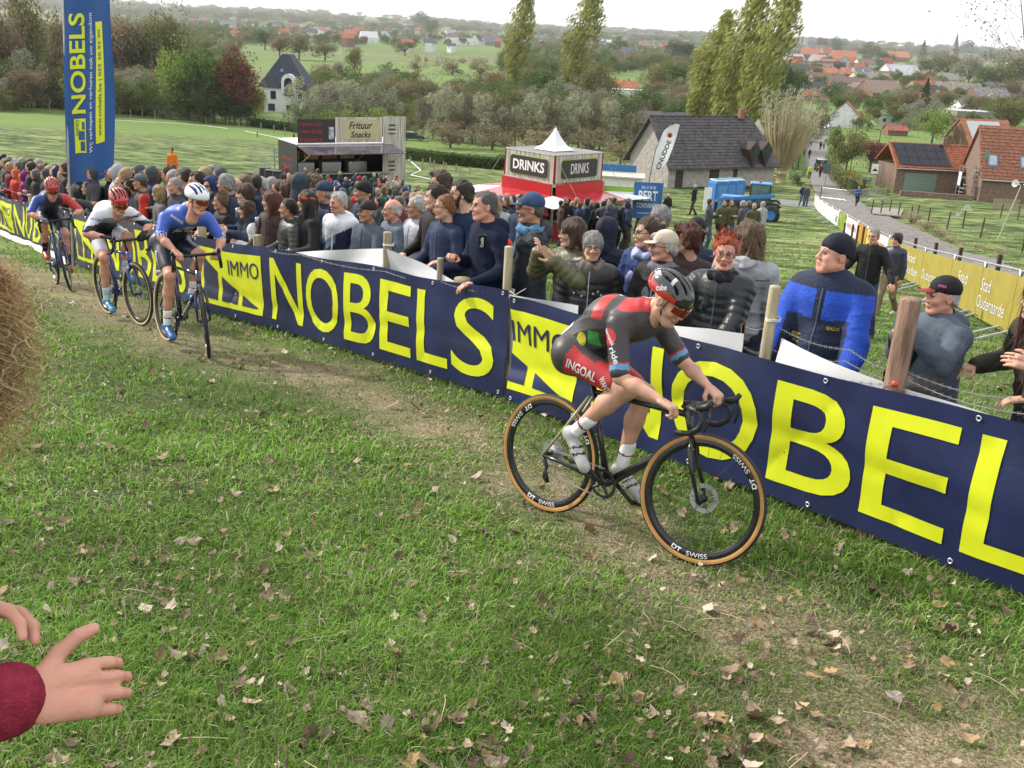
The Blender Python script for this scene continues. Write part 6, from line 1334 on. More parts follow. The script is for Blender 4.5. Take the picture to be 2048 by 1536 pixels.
def build_mid_crowd():
 LG = [(.03,.035,.055),(.02,.02,.025),(.06,.05,.04),(.05,.07,.12)];HC = ['dark','brown','black','lightbrown','grey','darkgrey','blond']
 g = random.Random(5);n = 0;used = set();names = {0:'black',1:'navy',2:'dark grey',3:'dark red',4:'dark green',5:'brown',6:'pale grey',7:'bright blue',8:'red',9:'olive'}
 CO = {0:(.014,.014,.016),1:(.015,.025,.06),2:(.05,.053,.06),3:(.14,.02,.025),4:(.02,.05,.035),5:(.07,.045,.03),6:(.3,.31,.33),7:(.03,.11,.3),8:(.4,.03,.025),9:(.07,.07,.035)}
 def pt(u,v,hpx,pose,ci,hc,face,label,group,leg=None,hat=None,lod=1,hgt=1.74,feet=False):
  nonlocal n
  if feet:p = G(u,v)
  else:
   D = FPX * hgt / hpx;q = ray(u,v) * D;p = np.array([q[0],q[1],H(q[0],q[1])]);hgt = min(1.98,max(1.5,(q[2] - p[2]) / .93))
  n += 1
  return far_person(p,face,pose,lod,CO[ci] if not isinstance(ci,tuple) else ci,leg or g.choice(LG),hc,hat,hgt,label,group,g.choice(['fair','pink','tan']))
 pn = {'stand':'upright','talk':'arm raised','rest':'leaning','cross':'arms crossed','walk':'walking','phone':'hands at face','pocket':'hands in pockets','hood':'hood up','cap':'peaked cap','long':'long locks','hat':'holding something','run':'running'}
 hn = {'dark':'dark','brown':'brown','black':'black','lightbrown':'light brown','grey':'grey','darkgrey':'dark grey','blond':'blond','white':'white'}
 # rows along the far left banner
 L = [(8,355,22,'cap',1),(30,348,21,'long',8),(18,335,19,'stand',3),(48,352,23,'hood',(.16,.015,.12)),(70,350,24,'talk',0),(90,350,25,'cap',0),(112,345,25,'hood',1),(60,328,20,'stand',0),(78,322,20,'talk',2),(95,322,20,'stand',8),(118,322,21,'rest',6),(35,322,18,'stand',3),(12,318,17,'pocket',0),(46,316,17,'cap',2),(26,308,16,'hood',6),(6,300,16,'talk',5),(66,310,17,'stand',1),(85,308,18,'stand',0),(104,310,18,'stand',2),(130,333,24,'rest',0),(125,352,25,'stand',7),(2,285,14,'hood',0),(14,300,15,'stand',2),(40,302,15,'stand',8),(-14,350,21,'talk',1),(-20,330,19,'stand',2),(56,300,15,'rest',5),(74,300,15,'talk',3)]
 for i,(u,v,hp,pose,ci) in enumerate(L):
  hc = HC[(i * 3) % 7];cn = names.get(ci,'purple') if not isinstance(ci,tuple) else 'bright purple';D = hp / .134
  D_ = FPX * 1.74 / D;q = ray(u,v) * D_
  while (q[0] - np.interp(q[1],FY,FX)) * .78 < .4:D_ *= 1.01;q = ray(u,v) * D_
  D = FPX * 1.74 / D_
  hat = {30:(.5,.08,.02)}.get(u) if u == 30 else ((.05,.055,.06) if pose == 'cap' else None)
  nb = ['at the far left','by the left edge','behind the rearmost rider','just left of the blue flag'][min(3,max(0,int(u // 34)))]
  pt(u,v,D,pose,ci,hc,-2.5 + g.uniform(-.4,.2),'%s hair, %s top, %s, %s, %s row' % (hn[hc],cn,pn[pose],nb,['front','second','third','rear'][0 if v > 345 else 1 if v > 326 else 2 if v > 312 else 3]),'spectators along the far left banner',hat=hat,lod=0)
 # second rows behind the flag and the blue rider
 L = [(155,352,26,'stand',0),(185,348,27,'cap',2),(232,345,28,'hood',6),(250,352,29,'stand',0),(278,347,28,'cap',2),(300,350,29,'cap',1),(335,346,28,'stand',6),(345,358,30,'long',6),(362,358,30,'stand',3),(408,350,31,'stand',1),(438,350,31,'cap',2),(488,368,32,'stand',0),(508,368,31,'stand',1),(540,372,30,'stand',5),(557,378,31,'talk',0),(220,352,27,'cap',0),(265,356,28,'stand',5),(310,358,28,'talk',1)]
 for i,(u,v,hp,pose,ci) in enumerate(L):
  hc = ['dark','grey','brown','blond','black','lightbrown'][i % 6];cn = names[ci]
  pt(u,v,hp / .134,pose,ci,hc,-2.5 + g.uniform(-.5,.3),'%s hair, %s coat, %s, back row %s' % (hn[hc],cn,pn[pose],'behind the blue flag' if u < 240 else 'above the red helmet' if u < 290 else 'near the white helmet' if u < 450 else 'near the grey hooded figure'),'back row spectators left of centre',hat=(.06,.065,.075) if pose == 'cap' else None,lod=0)
 # loose crowd between snack trailer and drinks kiosk
 spots = [(640,320,0,'stand',0),(628,330,1,'long',0),(655,338,2,'talk',1),(672,335,0,'stand',5),(690,340,0,'long',0),(700,330,3,'stand',0),(720,332,8,'cap',0),(742,325,7,'hood',1),(732,345,4,'talk',1),(760,340,4,'stand',1),(770,352,2,'long',2)]
 k = 0
 def crowd(u0,u1,v0,v1,num,hx,lab,grp,poses=None,cols=None):      # v0, v1: nearest and farthest distance in metres
  nonlocal k
  for i in range(num):
   for t in range(30):
    u = g.uniform(u0,u1);v = g.uniform(v0,v1)
    r_ = ray(u,400);q = r_[:2] / np.linalg.norm(r_[:2]) * v
    if all(math.hypot(q[0] - a,q[1] - b) > .62 for a,b in done) and (q[0] - np.interp(q[1],FY,FX)) * .76 > 2.2:break
   done.append((q[0],q[1]));ci = g.choice(cols or [0,0,1,1,2,2,3,4,5,6,7,8,9,0,1]);hc = g.choice(HC);pose = g.choice(poses or ['stand','talk','cross','pocket','cap','long','hood','walk','phone'])
   hat = g.choice([(.01,.01,.015),(.1,.1,.11),(.4,.02,.03),(.03,.05,.12)]) if pose == 'cap' else None
   for _ in range(60):
    if (hc,ci,pose,lab) not in used:break
    hc = g.choice(HC);ci = g.choice(cols or [0,1,2,3,4,5,6,7,8,9])
   used.add((hc,ci,pose,lab))
   far_person(gz(*q),g.uniform(-3.1,3.1),pose,1,CO[ci],g.choice(LG),hc,hat,g.uniform(1.62,1.86),'person with %s hair, %s top, %s, %s' % (hn[hc],names[ci],pn[pose],lab),grp,g.choice(['fair','pink','tan']));k += 1
 done = []
 crowd(615,800,44,58,26,0,'in front of the snack trailer','people waiting at the snack trailer')
 crowd(790,985,34,52,30,0,'between the two stalls','people standing between the two stalls')
 crowd(985,1085,30,40,16,0,'left of the drinks kiosk','people left of the drinks kiosk')
 crowd(1110,1262,35.5,39,22,0,'at the kiosk counter','people at the counter of the drinks kiosk',['stand','pocket','cross','hood','talk','cap'],[0,0,0,2,2,9,5,1])
 crowd(600,800,19,40,34,0,'dense crowd before the trailer','dense crowd behind the front row')
 crowd(790,1000,16,34,34,0,'dense crowd beside the kiosk','dense crowd behind the front row')
 crowd(1000,1090,15,28,10,0,'under the kiosk awning','dense crowd behind the front row')
 crowd(570,640,44,55,7,0,'beside the trailer end','people waiting at the snack trailer')
 # individuals on the open grass
 I = [(343,293,'stand',(.62,.16,.02),'steward in orange and yellow high visibility jacket alone on the grass',-1.6),(515,275,'walk',6,'child in white walking along the far tape',2.8),(588,289,'stand',3,'distant figure in dark red beside the far tape',0),(1280,412,'pocket',0,'man in black coat and black cap standing alone left of the group',-1.5),(1337,391,'pocket',0,'man in black jacket walking right of the blue advertising sheet',-1.2),(1391,371,'walk',0,'man in black walking towards the portable toilets',2.6),(1308,381,'cap',0,'man in red cap and black jacket in front of the blue sheet',-1.7),
  (1422,394,'talk',2,'man in grey green coat with arms folded at the left of the group',-.3),(1450,393,'stand',9,'man in camouflage jacket and cap in the group',-1.4),(1464,406,'cross',9,'man in olive jumper and jeans, hands on hips',-1.5),(1487,396,'stand',2,'man in dark vest over white shirt in the group',3.0),(1509,413,'pocket',9,'bearded man in dark green jumper near the big wheel',-1.6),(1526,406,'stand',6,'person in pale grey top behind the green jumper man',2.2),(1500,388,'stand',1,'person in navy seen behind the group',2.8),
  (1610,414,'stand',2,'man in dark grey jacket and jeans beside the flat ramp',-1.4),(1602,412,'pocket',1,'person in blue partly hidden by the man in dark grey',-1.2),(1712,413,'run',7,'runner in bright blue jacket and cap on the cobbles',-1.6),(1618,358,'stand',(.45,.62,.03),'steward in fluorescent yellow on the cobbled lane',-1.5),(1639,355,'walk',3,'person in dark red next to the road sign',-1.5),(1728,378,'stand',7,'child in blue and red by the village sign',-2.0),(1618,318,'walk',0,'walker in black on the lane',1.5),(1608,312,'walk',2,'walker in grey at the left side of the lane',1.5),(1622,292,'walk',6,'walker in pale top on the lane',1.5),(1640,300,'talk',0,'cyclist like figure in black on the lane',1.5),(1647,298,'stand',6,'spectator in white at the right side of the lane',1.5),(1650,288,'stand',(.5,.5,.05),'steward in yellow further down the lane',-1.5),(1632,272,'walk',1,'distant walker in navy on the lane',1.5),(1645,262,'stand',2,'distant walker in grey on the lane',1.5),(1636,250,'walk',0,'small distant figure in black at the zebra crossing',1.5)]
 for (u,v,pose,ci,lab,fc) in I:
  hp_ = {343:65,1280:73,1337:62,1391:56,1308:74,1422:98,1450:92,1464:86,1487:92,1509:86,1526:84,1500:80}.get(u,0)
  hat = {1712:(.5,.12,.02),1308:(.45,.03,.03),343:(.02,.02,.02),1280:(.01,.01,.01),1450:(.05,.05,.03)}.get(u)
  lg = (.05,.08,.14) if u in (1464,1422,1610) else None
  pt(u,v,hp_,pose,ci,'grey' if u == 1337 else g.choice(HC[:5]),fc,lab,None,feet=not hp_,lod=1 if hp_ or v > 400 else 2,hgt=1.3 if u in (515,1728) else 1.78,hat=hat,leg=lg)
 # two people leaning on the barriers at the right
 def mp(u,v,hp,**kw):
  D = FPX * .235 / hp;p = ray(u,v) * D;z = H(p[0],p[1]);h2 = min(1.95,max(1.5,(p[2] - z) / .934));return person('person',(p[0],p[1],z),kw.pop('face'),kw.pop('label'),None,h2,vt=.014,vh=.009,**kw)
 mp(1748,472,33,face=-2.1,label='man in open black coat and jeans leaning back on the barrier',hair='short',hairc='grey',glasses='y',top=(.014,.014,.014),bulk=.045,arms=('wide','wide'),legs='wide',legc=(.04,.06,.11),zipc=(.1,.1,.1),turn=-.2,sk='pink')
 mp(1794,482,27,face=-2.3,label='boy in navy quilted jacket and beige trousers leaning on the gold barrier',head='child',hair='boy',hairc='dark',top=(.03,.035,.055),topk='quilt',bulk=.03,arms=('down','wide'),legs='walk',legc=(.22,.17,.11),legk='plain',shoec=(.5,.5,.5),turn=-.3)
def build_road():
 # cobbled lane: strip between two lines on the ground
 Lp = [(2250,700),(2048,605),(1930,556),(1811,508),(1740,462),(1683,430),(1650,404),(1629,383),(1617,350),(1610,310),(1606,280),(1603,258),(1622,240)]
 Rp = [(2250,640),(2048,548),(1921,500),(1811,449),(1753,424),(1710,395),(1690,374),(1669,361),(1657,335),(1654,310),(1656,280),(1660,256),(1664,240)]
 A = [G(u,v) for u,v in Lp];B = [G(u,v) for u,v in Rp]
 def strip(name,A,B,m,dz,nx,sub=12):
  V = [];Fc = [];rows = 0
  for i in range(len(A) - 1):
   for t in np.arange(0,1,1 / sub):
    a = A[i] * (1 - t) + A[i + 1] * t;b = B[i] * (1 - t) + B[i + 1] * t
    for j in range(nx + 1):q = a + (b - a) * j / nx;V.append((q[0],q[1],H(q[0],q[1]) + dz))
    rows += 1
  for i in range(rows - 1):
   for j in range(nx):k = i * (nx + 1) + j;Fc.append((k,k + 1,k + nx + 2,k + nx + 1))
  return obj(name,meshdata(name,V,np.array(Fc),[m]))
 cm = mat('cobbles_far',(.16,.145,.135),.75,var=.35,scale=5,bump=.9,bscale=9)
 road = strip('cobbled_road',A,B,cm,.03,6);tag(road,kind='structure')
 # the near setts one by one
 g = random.Random(2);a0,b0 = A[1],B[1];dr = np.array(A[4]) - np.array(A[0]);c0 = (A[0] + B[0]) / 2;c1 = (A[5] + B[5]) / 2
 tiles = [];Lc = 0;i = 0
 def along(s):     # centreline and side vectors
  P = [(A[k] + B[k]) / 2 for k in range(8)];d = [0]
  for k in range(7):d.append(d[-1] + np.linalg.norm((P[k + 1] - P[k])[:2]))
  x = np.interp(s,d,[p[0] for p in P]);y = np.interp(s,d,[p[1] for p in P]);x2 = np.interp(s + .5,d,[p[0] for p in P]);y2 = np.interp(s + .5,d,[p[1] for p in P])
  t = np.array([x2 - x,y2 - y]);t /= np.linalg.norm(t) + 1e-9;w = np.interp(s,d,[abs(np.cross((B[k] - A[k])[:2],t)) for k in range(8)]);return np.array([x,y]),t,np.array([-t[1],t[0]]),w,d[-1]
 Ltot = along(0)[4];s = 0;meshes = [MB().box((0,0,0),(1,1,1),bev=.16).data('sett',[mat('cobble_stone',c,.7,var=.25,scale=2,bump=.3,bscale=6)]) for c in ((.17,.15,.14),(.13,.12,.115),(.20,.18,.165))]
 MBs = MB();cand = []
 while s < min(Ltot - 1,75):
  c,t,nrm,w,_ = along(s);nn = int(w / .19)
  for j in range(nn):o = (j + .5 + (.5 if i % 2 else 0) - nn / 2) * w / nn;q = c + nrm * o;cand.append((q[0] + g.uniform(-.01,.01),q[1] + g.uniform(-.01,.01),math.atan2(t[1],t[0]) + g.uniform(-.06,.06),g.uniform(.9,1.05),g.uniform(-.012,.012)))
  s += .16 if s < 30 else .19;i += 1
 vis = [(math.hypot(q[0],q[1]),q) for q in cand];vis.sort(key=lambda a:a[0])
 inview = []
 M3 = np.stack([C_R,-C_U,C_F])
 for d_,q in vis:
  c = M3 @ np.array([q[0],q[1],H(q[0],q[1])]);u = 1024 + FPX * c[0] / c[2];v = 768 + FPX * c[1] / c[2]
  inview.append((u < 2055 and v < 1536,d_,q))
 near = [x for x in inview if x[0]][:300];rest = [x for x in inview if x not in near]
 for k,(_,_,q) in enumerate(near):
  o = obj('sett',meshes[k % 3],road);o.location = (q[0],q[1],H(q[0],q[1]) + .035 + q[4]);o.rotation_euler = (0,0,q[2]);o.scale = (.142 * q[3],.168 * q[3],.10)
 for (_,_,q) in rest:MBs.box((q[0],q[1],H(q[0],q[1]) + .035 + q[4]),(.142 * q[3],.168 * q[3],.10),rz=q[2])
 o = MBs.build('setts',[meshes[0].materials[0]],road);o['kind'] = 'stuff'
 # grey side road crossing in front of the barn
 cs = [(1560,398),(1600,402),(1640,404),(1668,396)];cr = [(1560,409),(1600,415),(1640,418),(1690,412)]
 o = strip('side_road',[G(u,v) for u,v in cr],[G(u,v) for u,v in cs],mat('asphalt',(.17,.17,.175),.9,var=.15,scale=2),.012,3);tag(o,kind='structure')
 z = [(1620,262),(1633,258),(1647,256),(1660,255)]
 for k in range(6):
  a = G(1617 + k * 7.5,261 - k * 1.2);b = G(1621 + k * 7.0,252 - k * 1.0);w = Vector((1,0,0)) * .55
  pr = [Vector(a),Vector(a) + w,Vector(b) + w,Vector(b)];pr = [Vector((q.x,q.y,H(q.x,q.y) + .045)) for q in pr];MB().slab(pr,(0,0,.006)).build('crossing_stripe',[WHITE],road)
def build_barriers():
 AL = mat('aluminium',(.5,.51,.52),.35,.8)
 def barrier(p,q,label,sheet=None,txt=None,feet=True):
  p,q = Vector(p),Vector(q);d = q - p;L = Vector((d.x,d.y,0)).length;r = empty('crowd_barrier',p,math.atan2(d.y,d.x),label,'barrier','crowd barriers along the cobbled lane');sl = d.z / L
  zz = lambda x,z:z + sl * x
  MB().tube([(0,0,.15),(0,0,zz(0,1.0)),(.08,0,zz(.08,1.08)),(L - .08,0,zz(L - .08,1.08)),(L,0,zz(L,1.0)),(L,0,zz(L,.15))],.02,6).tube([(0,0,.2),(L,0,zz(L,.2))],.018,5).build('frame',[AL],r)
  for x in (.35,L - .35):MB().tube([(x,-.55,zz(x,.0)),(x,-.1,zz(x,.18)),(x,.35,zz(x,.0))],.02,5).build('foot',[AL],r)
  if sheet:MB().slab([(.02,-.035,zz(0,.12)),(L - .02,-.035,zz(L,.12)),(L - .02,-.035,zz(L,1.0)),(.02,-.035,zz(L * 0,1.0))],(0,.006,0)).build('printed_sheet',[sheet],r)
  else:
   n = int(L / .14)
   for k in range(1,n):x = L * k / n;MB().tube([(x,0,zz(x,.2)),(x,0,zz(x,1.06))],.008,4).build('bar',[AL],r)
  if txt:
   for (t,a0,a1,z0,hh,mt) in txt:text_flat('lettering',t,mt,r,(L * a0,-.037,zz(L * a0,z0)),(1,0,sl),(0,0,1),w=L * (a1 - a0),hgt=hh,lift=.005)
  return r
 GOLD = mat('gold_print',(.33,.27,.05),.5,var=.1,scale=2,bump=.15,bscale=3);WP = mat('white_sheet_print',(.62,.62,.62),.5)
 P = [G(u,v) for u,v in ((1789,553),(1838,582),(1893,612),(1950,645),(2015,682),(2090,722))]
 TX = [[('10',.04,.2,.4,.3,WP),('Stad',.45,.75,.62,.22,WP),('Ouden',.42,.9,.3,.22,WP)],[('Oudenaarde',.03,.8,.35,.22,WP)],[('Stad',.3,.62,.6,.22,WP)],[('Stad',.05,.35,.6,.22,WP),('Oudenaarde',.0,.85,.3,.22,WP)],[('07',.45,.8,.55,.26,WP),('96',.42,.82,.2,.26,WP)]]
 for i in range(5):barrier(P[i],P[i + 1],['gold printed barrier sheet where the boy leans','gold printed barrier sheet behind the navy beanie man','gold printed barrier sheet left of the red visored cap','gold barrier sheet reading Stad Oudenaarde right of the red visored cap','gold barrier sheet with white numerals at the right edge'][i],GOLD,TX[i])
 Q = [G(u,v) for u,v in ((1731,500),(1748,515),(1770,535),(1787,551))]
 barrier(Q[0],Q[1],'barrier with yellow printed sheet left of the man in the open black coat',YEL_V);barrier(Q[1],Q[2],'barrier with white and red sheet behind the man in the open black coat',WP,[('KOPPEN',.1,.9,.4,.3,REDT)]);barrier(Q[2],Q[3],'pale gold barrier behind the leaning boy',GOLD)
 Q = [G(u,v) for u,v in ((1676,458),(1690,468),(1712,484),(1730,499))]
 barrier(Q[0],Q[1],'barrier with green and yellow sheet beside the white one',mat('green_yellow_print',(.2,.28,.02),.5,var=.6,scale=3));barrier(Q[1],Q[2],'barrier with white sheet and red border, WINEN lettering',WP,[('WINEN',.1,.9,.4,.3,REDT)]);barrier(Q[2],Q[3],'barrier with orange and yellow sheet behind the navy beanie',mat('orange_print',(.45,.2,.02),.5,var=.3,scale=3))
 W_ = [G(u,v) for u,v in ((1628,412),(1633,421),(1641,430),(1650,438),(1661,447),(1675,457))]
 for i in range(5):barrier(W_[i],W_[i + 1],['white sheeted barrier farthest down the lane','white sheeted barrier, second from the far end','white sheeted barrier in the middle of the white row','white sheeted barrier, second from the near end of the white row','white sheeted barrier with black lettering next to the green one'][i],WP,[('S4S',.6,.9,.3,.4,BLACK)] if i == 4 else None)
 # wooden posts carrying the sheets
 for i,(u,v) in enumerate(((1683,440),(1699,445),(1709,449),(1720,455),(1736,462),(1819,500),(1858,518),(1905,536),(1978,570),(1640,372))):
  p = G(u,v + 55 if v > 400 else 400);o = MB().tube([(0,0,0),(0,0,1.18)],.05,8).build('short_post',[W4_()]);o.location = p;tag(o,'dark short wooden post among the barriers, %s' % (['by the white sheet','by the green sheet','by the red edged sheet','by the orange sheet','left of the black coat','right of the boy','over the gold sheet left','over the gold sheet centre','near the right edge','at the road junction'][i]),'post','posts among the barriers')
 # barriers standing open near the ramp
 S = [((1640,398),(1690,404)),((1690,404),(1745,400)),((1748,402),(1770,398))]
 for i,(a,b) in enumerate(S):barrier(G(*a),G(*b),['open steel barrier at the mouth of the cobbled lane','open steel barrier next to the flat ramp','open steel barrier on the verge by the ramp'][i])
 p = [G(1745,432),G(1800,438),G(1806,424),G(1740,420)];o = empty('ramp',p[0],label='low plank ramp lying beside the cobbled lane',cat='ramp')
 for k in range(7):
  a = Vector(p[3]) * (1 - k / 7) + Vector(p[0]) * (k / 7);b = Vector(p[2]) * (1 - k / 7) + Vector(p[1]) * (k / 7);a2 = Vector(p[3]) * (1 - (k + .9) / 7) + Vector(p[0]) * ((k + .9) / 7);b2 = Vector(p[2]) * (1 - (k + .9) / 7) + Vector(p[1]) * ((k + .9) / 7);o0 = Vector(p[0]);MB().slab([a - o0 + Vector((0,0,.25)),a2 - o0 + Vector((0,0,.25)),b2 - o0 + Vector((0,0,.25)),b - o0 + Vector((0,0,.25))],(0,0,-.1)).build('plank',[mat('ramp_planks',(.25,.22,.19),.8,var=.3,scale=3)],o)
 # village sign, blue information sign, loudspeaker pole, verge fence
 p = G(1741,385);o = empty('village_sign',p,.1,'white village sign with black church silhouette on a pole','road sign');k = mpp(p);MB().tube([(0,0,0),(0,0,2.9)],.04,6).build('pole',[STEEL],o);MB().box((.08,-.05,2.55),(.72,.03,1.0)).build('panel',[WHITE],o);MB().slab([(x * .9 + .08,-.075,2.3 + z * .8) for x,z in ((-.3,0),(.3,0),(.3,.18),(.15,.22),(.12,.3),(.02,.3),(-.03,.62),(-.08,.3),(-.12,.2),(-.3,.16))],(0,-.008,0)).build('silhouette',[BLACK],o)
 p = G(1649,372);o = empty('road_sign',p,.0,'grey backed rectangular road sign seen from behind at the lane','road sign');MB().tube([(0,0,0),(0,0,2.5)],.04,6).build('pole',[STEEL],o);MB().box((0,-.05,2.0),(.75,.03,1.15)).build('panel',[mat('sign_back',(.10,.13,.14),.5)],o)
 p = G(1995,482);o = empty('loudspeaker_pole',p,0,'leaning thin pole with two white horn loudspeakers at the right','loudspeaker');hh = 112 * mpp(p);MB().tube([(0,0,0),(.7,0,hh)],[.05,.035],8).build('pole',[mat('pale_pole',(.4,.37,.3),.8)],o)
 for sx in (-1,1):MB().lathe([(.03,0),(.05,.15),(.08,.28),(.2,.42),(.19,.42),(.05,.2)],14,c=(.7 + sx * .1,0,hh + .03),M=Matrix.Rotation(sx * 1.35,3,'Y') @ Matrix.Rotation(.5,3,'X'),caps=False).build('horn',[WHITE],o)
 for i,(u,v,hpx) in enumerate(((1742,425,22),(1760,428,22),(1778,425,22),(1795,432,20),(1820,440,22),(1832,438,20),(1855,446,22),(1893,456,32),(1925,452,28),(1960,472,36),(2044,500,34),(1680,376,18),(1700,386,18),(2000,432,24),(2035,436,24))):
  p = G(u,v + 4);o = MB().tube([(0,0,-.1),(.03,0,1.15)],.05,7).build('fence_post',[W4_()]);o.location = p;o.rotation_euler = (0,.03 * math.sin(i * 3),0);tag(o,'low weathered fence post on the verge %s' % ['left of the plank ramp','just behind the ramp','at the ramp end','right of the ramp','at the dry bush','in the dry grass','right of the dry bush','with the white plastic','at the plastic strip end','left of the loudspeaker pole','at the right edge','left of the village sign','near the village sign','in the far paddock','in the far paddock, right'][i],'fence post','low posts on the verge of the lane')
 p = G(1893,452);g = MB();q = G(1940,448);a,b = Vector(p) + Vector((0,0,.9)),Vector(q) + Vector((0,0,1.3));pts = [a + (b - a) * t + Vector((0,.1 * math.sin(t * 14),.25 * math.sin(t * 11))) for t in np.linspace(0.3,1,14)]
 V = [tuple(x) for x in pts] + [tuple(x + Vector((0,.1,-.28 - .1 * math.sin(i * 2.)))) for i,x in enumerate(pts)];g.add(V,[(i,i + 1,i + 15,i + 14) for i in range(13)]);o = g.build('plastic_tape',[WHITE_VINYL]);tag(o,'torn white plastic tape flapping between two verge posts','tape')
 # course tapes on the far meadow
 for (pts,lab) in (([(200,238),(280,243),(345,246)],'white tape lying across the far meadow on the left'),([(345,246),(420,252),(455,257)],'white tape on the far meadow behind the steward'),([(490,262),(560,276),(620,281)],'white tape on the far meadow in front of the white house'),([(812,315),(830,330),(842,341),(822,350),(860,358)],'loose curling white tape beside the hedge')):
  g = MB();P = [G(u,v,.35 if 'curl' not in lab else .03) for u,v in pts];Q = []
  for a,b in zip(P[:-1],P[1:]):Q += [a + (b - a) * t for t in (0,.33,.66)]
  g.tube(Q + [P[-1]],.05,4);tag(g.build('course_tape',[WHITE]),lab,'tape')
def W4_():return mat('dark_old_wood',(.08,.05,.035),.9,var=.5,scale=9,stretch=(6,6,.6),bump=.7,bscale=30)
# ------------------------------------------------------------------ terrain, houses, trees, grass, leaves
PATH = [G(u,v)[:2] for u,v in ((-200,500),(60,545),(230,620),(420,705),(620,745),(800,820),(1000,905),(1190,1030),(1400,1180),(1650,1310),(1900,1440),(2150,1600))]
def path_dist(x,y):
 x = np.asarray(x,float);y = np.asarray(y,float);d = np.full(x.shape,99.)
 for a,b in zip(PATH[:-1],PATH[1:]):
  e = b - a;t = np.clip(((x - a[0]) * e[0] + (y - a[1]) * e[1]) / (e @ e),0,1);d = np.minimum(d,np.hypot(x - a[0] - t * e[0],y - a[1] - t * e[1]))
 return d
def vnoise(x,y,s,seed=0):
 g = np.random.default_rng(seed);k = g.normal(size=(6,2)) * 6.28 / s;p = g.uniform(0,6.28,6);o = 0
 for i in range(6):o = o + np.sin(k[i,0] * x + k[i,1] * y + p[i] + .7 * np.sin(k[i - 1,1] * x * .7 + p[i - 1]))
 return o / 6
def worn(x,y):
 d = path_dist(x,y);w = np.clip(1.15 - d / (.34 + .22 * (np.asarray(y) < 5) + .05 * np.asarray(y).clip(0,20)),0,1)
 bare = np.clip(1.2 - np.hypot((np.asarray(x) - 1.55) / 1.0,(np.asarray(y) - 3.1) / .75),0,1)
 n = vnoise(x,y,.8,3) * .35 + vnoise(x,y,.25,4) * .3
 return np.clip(np.maximum(w * .78,bare * 1.05) + n * (np.maximum(w,bare) > .02),0,1)
def ground_mat():
 m = bpy.data.materials.new('ground');m.use_nodes = True;nt = m.node_tree;N = nt.nodes;L = nt.links;b = N['Principled BSDF'];b.inputs['Roughness'].default_value = .95;b.inputs['Specular IOR Level'].default_value = .15
 ge = N.new('ShaderNodeNewGeometry');at = N.new('ShaderNodeAttribute');at.attribute_name = 'worn';at2 = N.new('ShaderNodeAttribute');at2.attribute_name = 'valley'
 def noise(s,d=4,r=.6):n = N.new('ShaderNodeTexNoise');n.inputs['Scale'].default_value = s;n.inputs['Detail'].default_value = d;n.inputs['Roughness'].default_value = r;L.new(ge.outputs['Position'],n.inputs['Vector']);return n
 def ramp(src,stops):
  r = N.new('ShaderNodeValToRGB');e = r.color_ramp.elements;e[0].position,e[0].color = stops[0][0],(*stops[0][1],1);e[1].position,e[1].color = stops[-1][0],(*stops[-1][1],1)
  for p,c in stops[1:-1]:q = e.new(p);q.color = (*c,1)
  L.new(src,r.inputs[0]);return r.outputs[0]
 def mix(f,a,b_):x = N.new('ShaderNodeMixRGB');(L.new(f,x.inputs[0]) if not isinstance(f,float) else setattr(x.inputs[0],'default_value',f));L.new(a,x.inputs[1]);L.new(b_,x.inputs[2]);return x.outputs[0]
 n1 = noise(.16,8,.75);n2 = noise(1.1,8,.8);n3 = noise(14,5,.7);nb = noise(60,4)
 g1 = ramp(n2.outputs['Fac'],[(.42,(.035,.060,.016)),(.5,(.09,.14,.035)),(.58,(.20,.25,.09))]);g2 = ramp(n3.outputs['Fac'],[(.36,(.035,.050,.02)),(.52,(.09,.13,.04)),(.66,(.22,.22,.13))])
 gr = mix(.5,g1,g2);big = ramp(n1.outputs['Fac'],[(.42,(.05,.085,.02)),(.5,(.11,.16,.045)),(.58,(.22,.24,.10))]);gr = mix(.4,gr,big)
 mpm = N.new('ShaderNodeMapping');mpm.inputs['Scale'].default_value = (1,1.3,1);L.new(ge.outputs['Position'],mpm.inputs[0]);n5 = N.new('ShaderNodeTexNoise');n5.inputs['Scale'].default_value = .55;n5.inputs['Detail'].default_value = 5;n5.inputs['Roughness'].default_value = .7;L.new(mpm.outputs[0],n5.inputs['Vector']);md = ramp(n5.outputs['Fac'],[(.42,(.38,.40,.38)),(.5,(.95,.95,.95)),(.58,(1.6,1.5,1.55))]);mm = N.new('ShaderNodeMixRGB');mm.blend_type = 'MULTIPLY';mm.inputs[0].default_value = 1;L.new(gr,mm.inputs[1]);L.new(md,mm.inputs[2]);gr = mm.outputs[0]
 so = ramp(nb.outputs['Fac'],[(.35,(.12,.085,.055)),(.55,(.27,.21,.14)),(.68,(.42,.36,.25))]);c = mix(at.outputs['Fac'],gr,so)
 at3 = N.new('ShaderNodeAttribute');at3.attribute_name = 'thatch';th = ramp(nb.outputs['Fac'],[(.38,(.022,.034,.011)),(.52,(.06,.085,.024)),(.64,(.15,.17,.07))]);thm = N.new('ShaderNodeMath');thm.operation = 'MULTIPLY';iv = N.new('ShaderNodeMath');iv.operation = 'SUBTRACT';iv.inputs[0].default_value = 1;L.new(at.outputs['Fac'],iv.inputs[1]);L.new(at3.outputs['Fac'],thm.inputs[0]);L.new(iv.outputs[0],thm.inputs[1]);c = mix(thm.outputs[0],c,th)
 # valley floor: a patchwork of fields
 vo = N.new('ShaderNodeTexVoronoi');vo.inputs['Scale'].default_value = .0045;mp = N.new('ShaderNodeMapping');mp.inputs['Scale'].default_value = (.6,1.2,1);L.new(ge.outputs['Position'],mp.inputs[0]);L.new(mp.outputs[0],vo.inputs['Vector'])
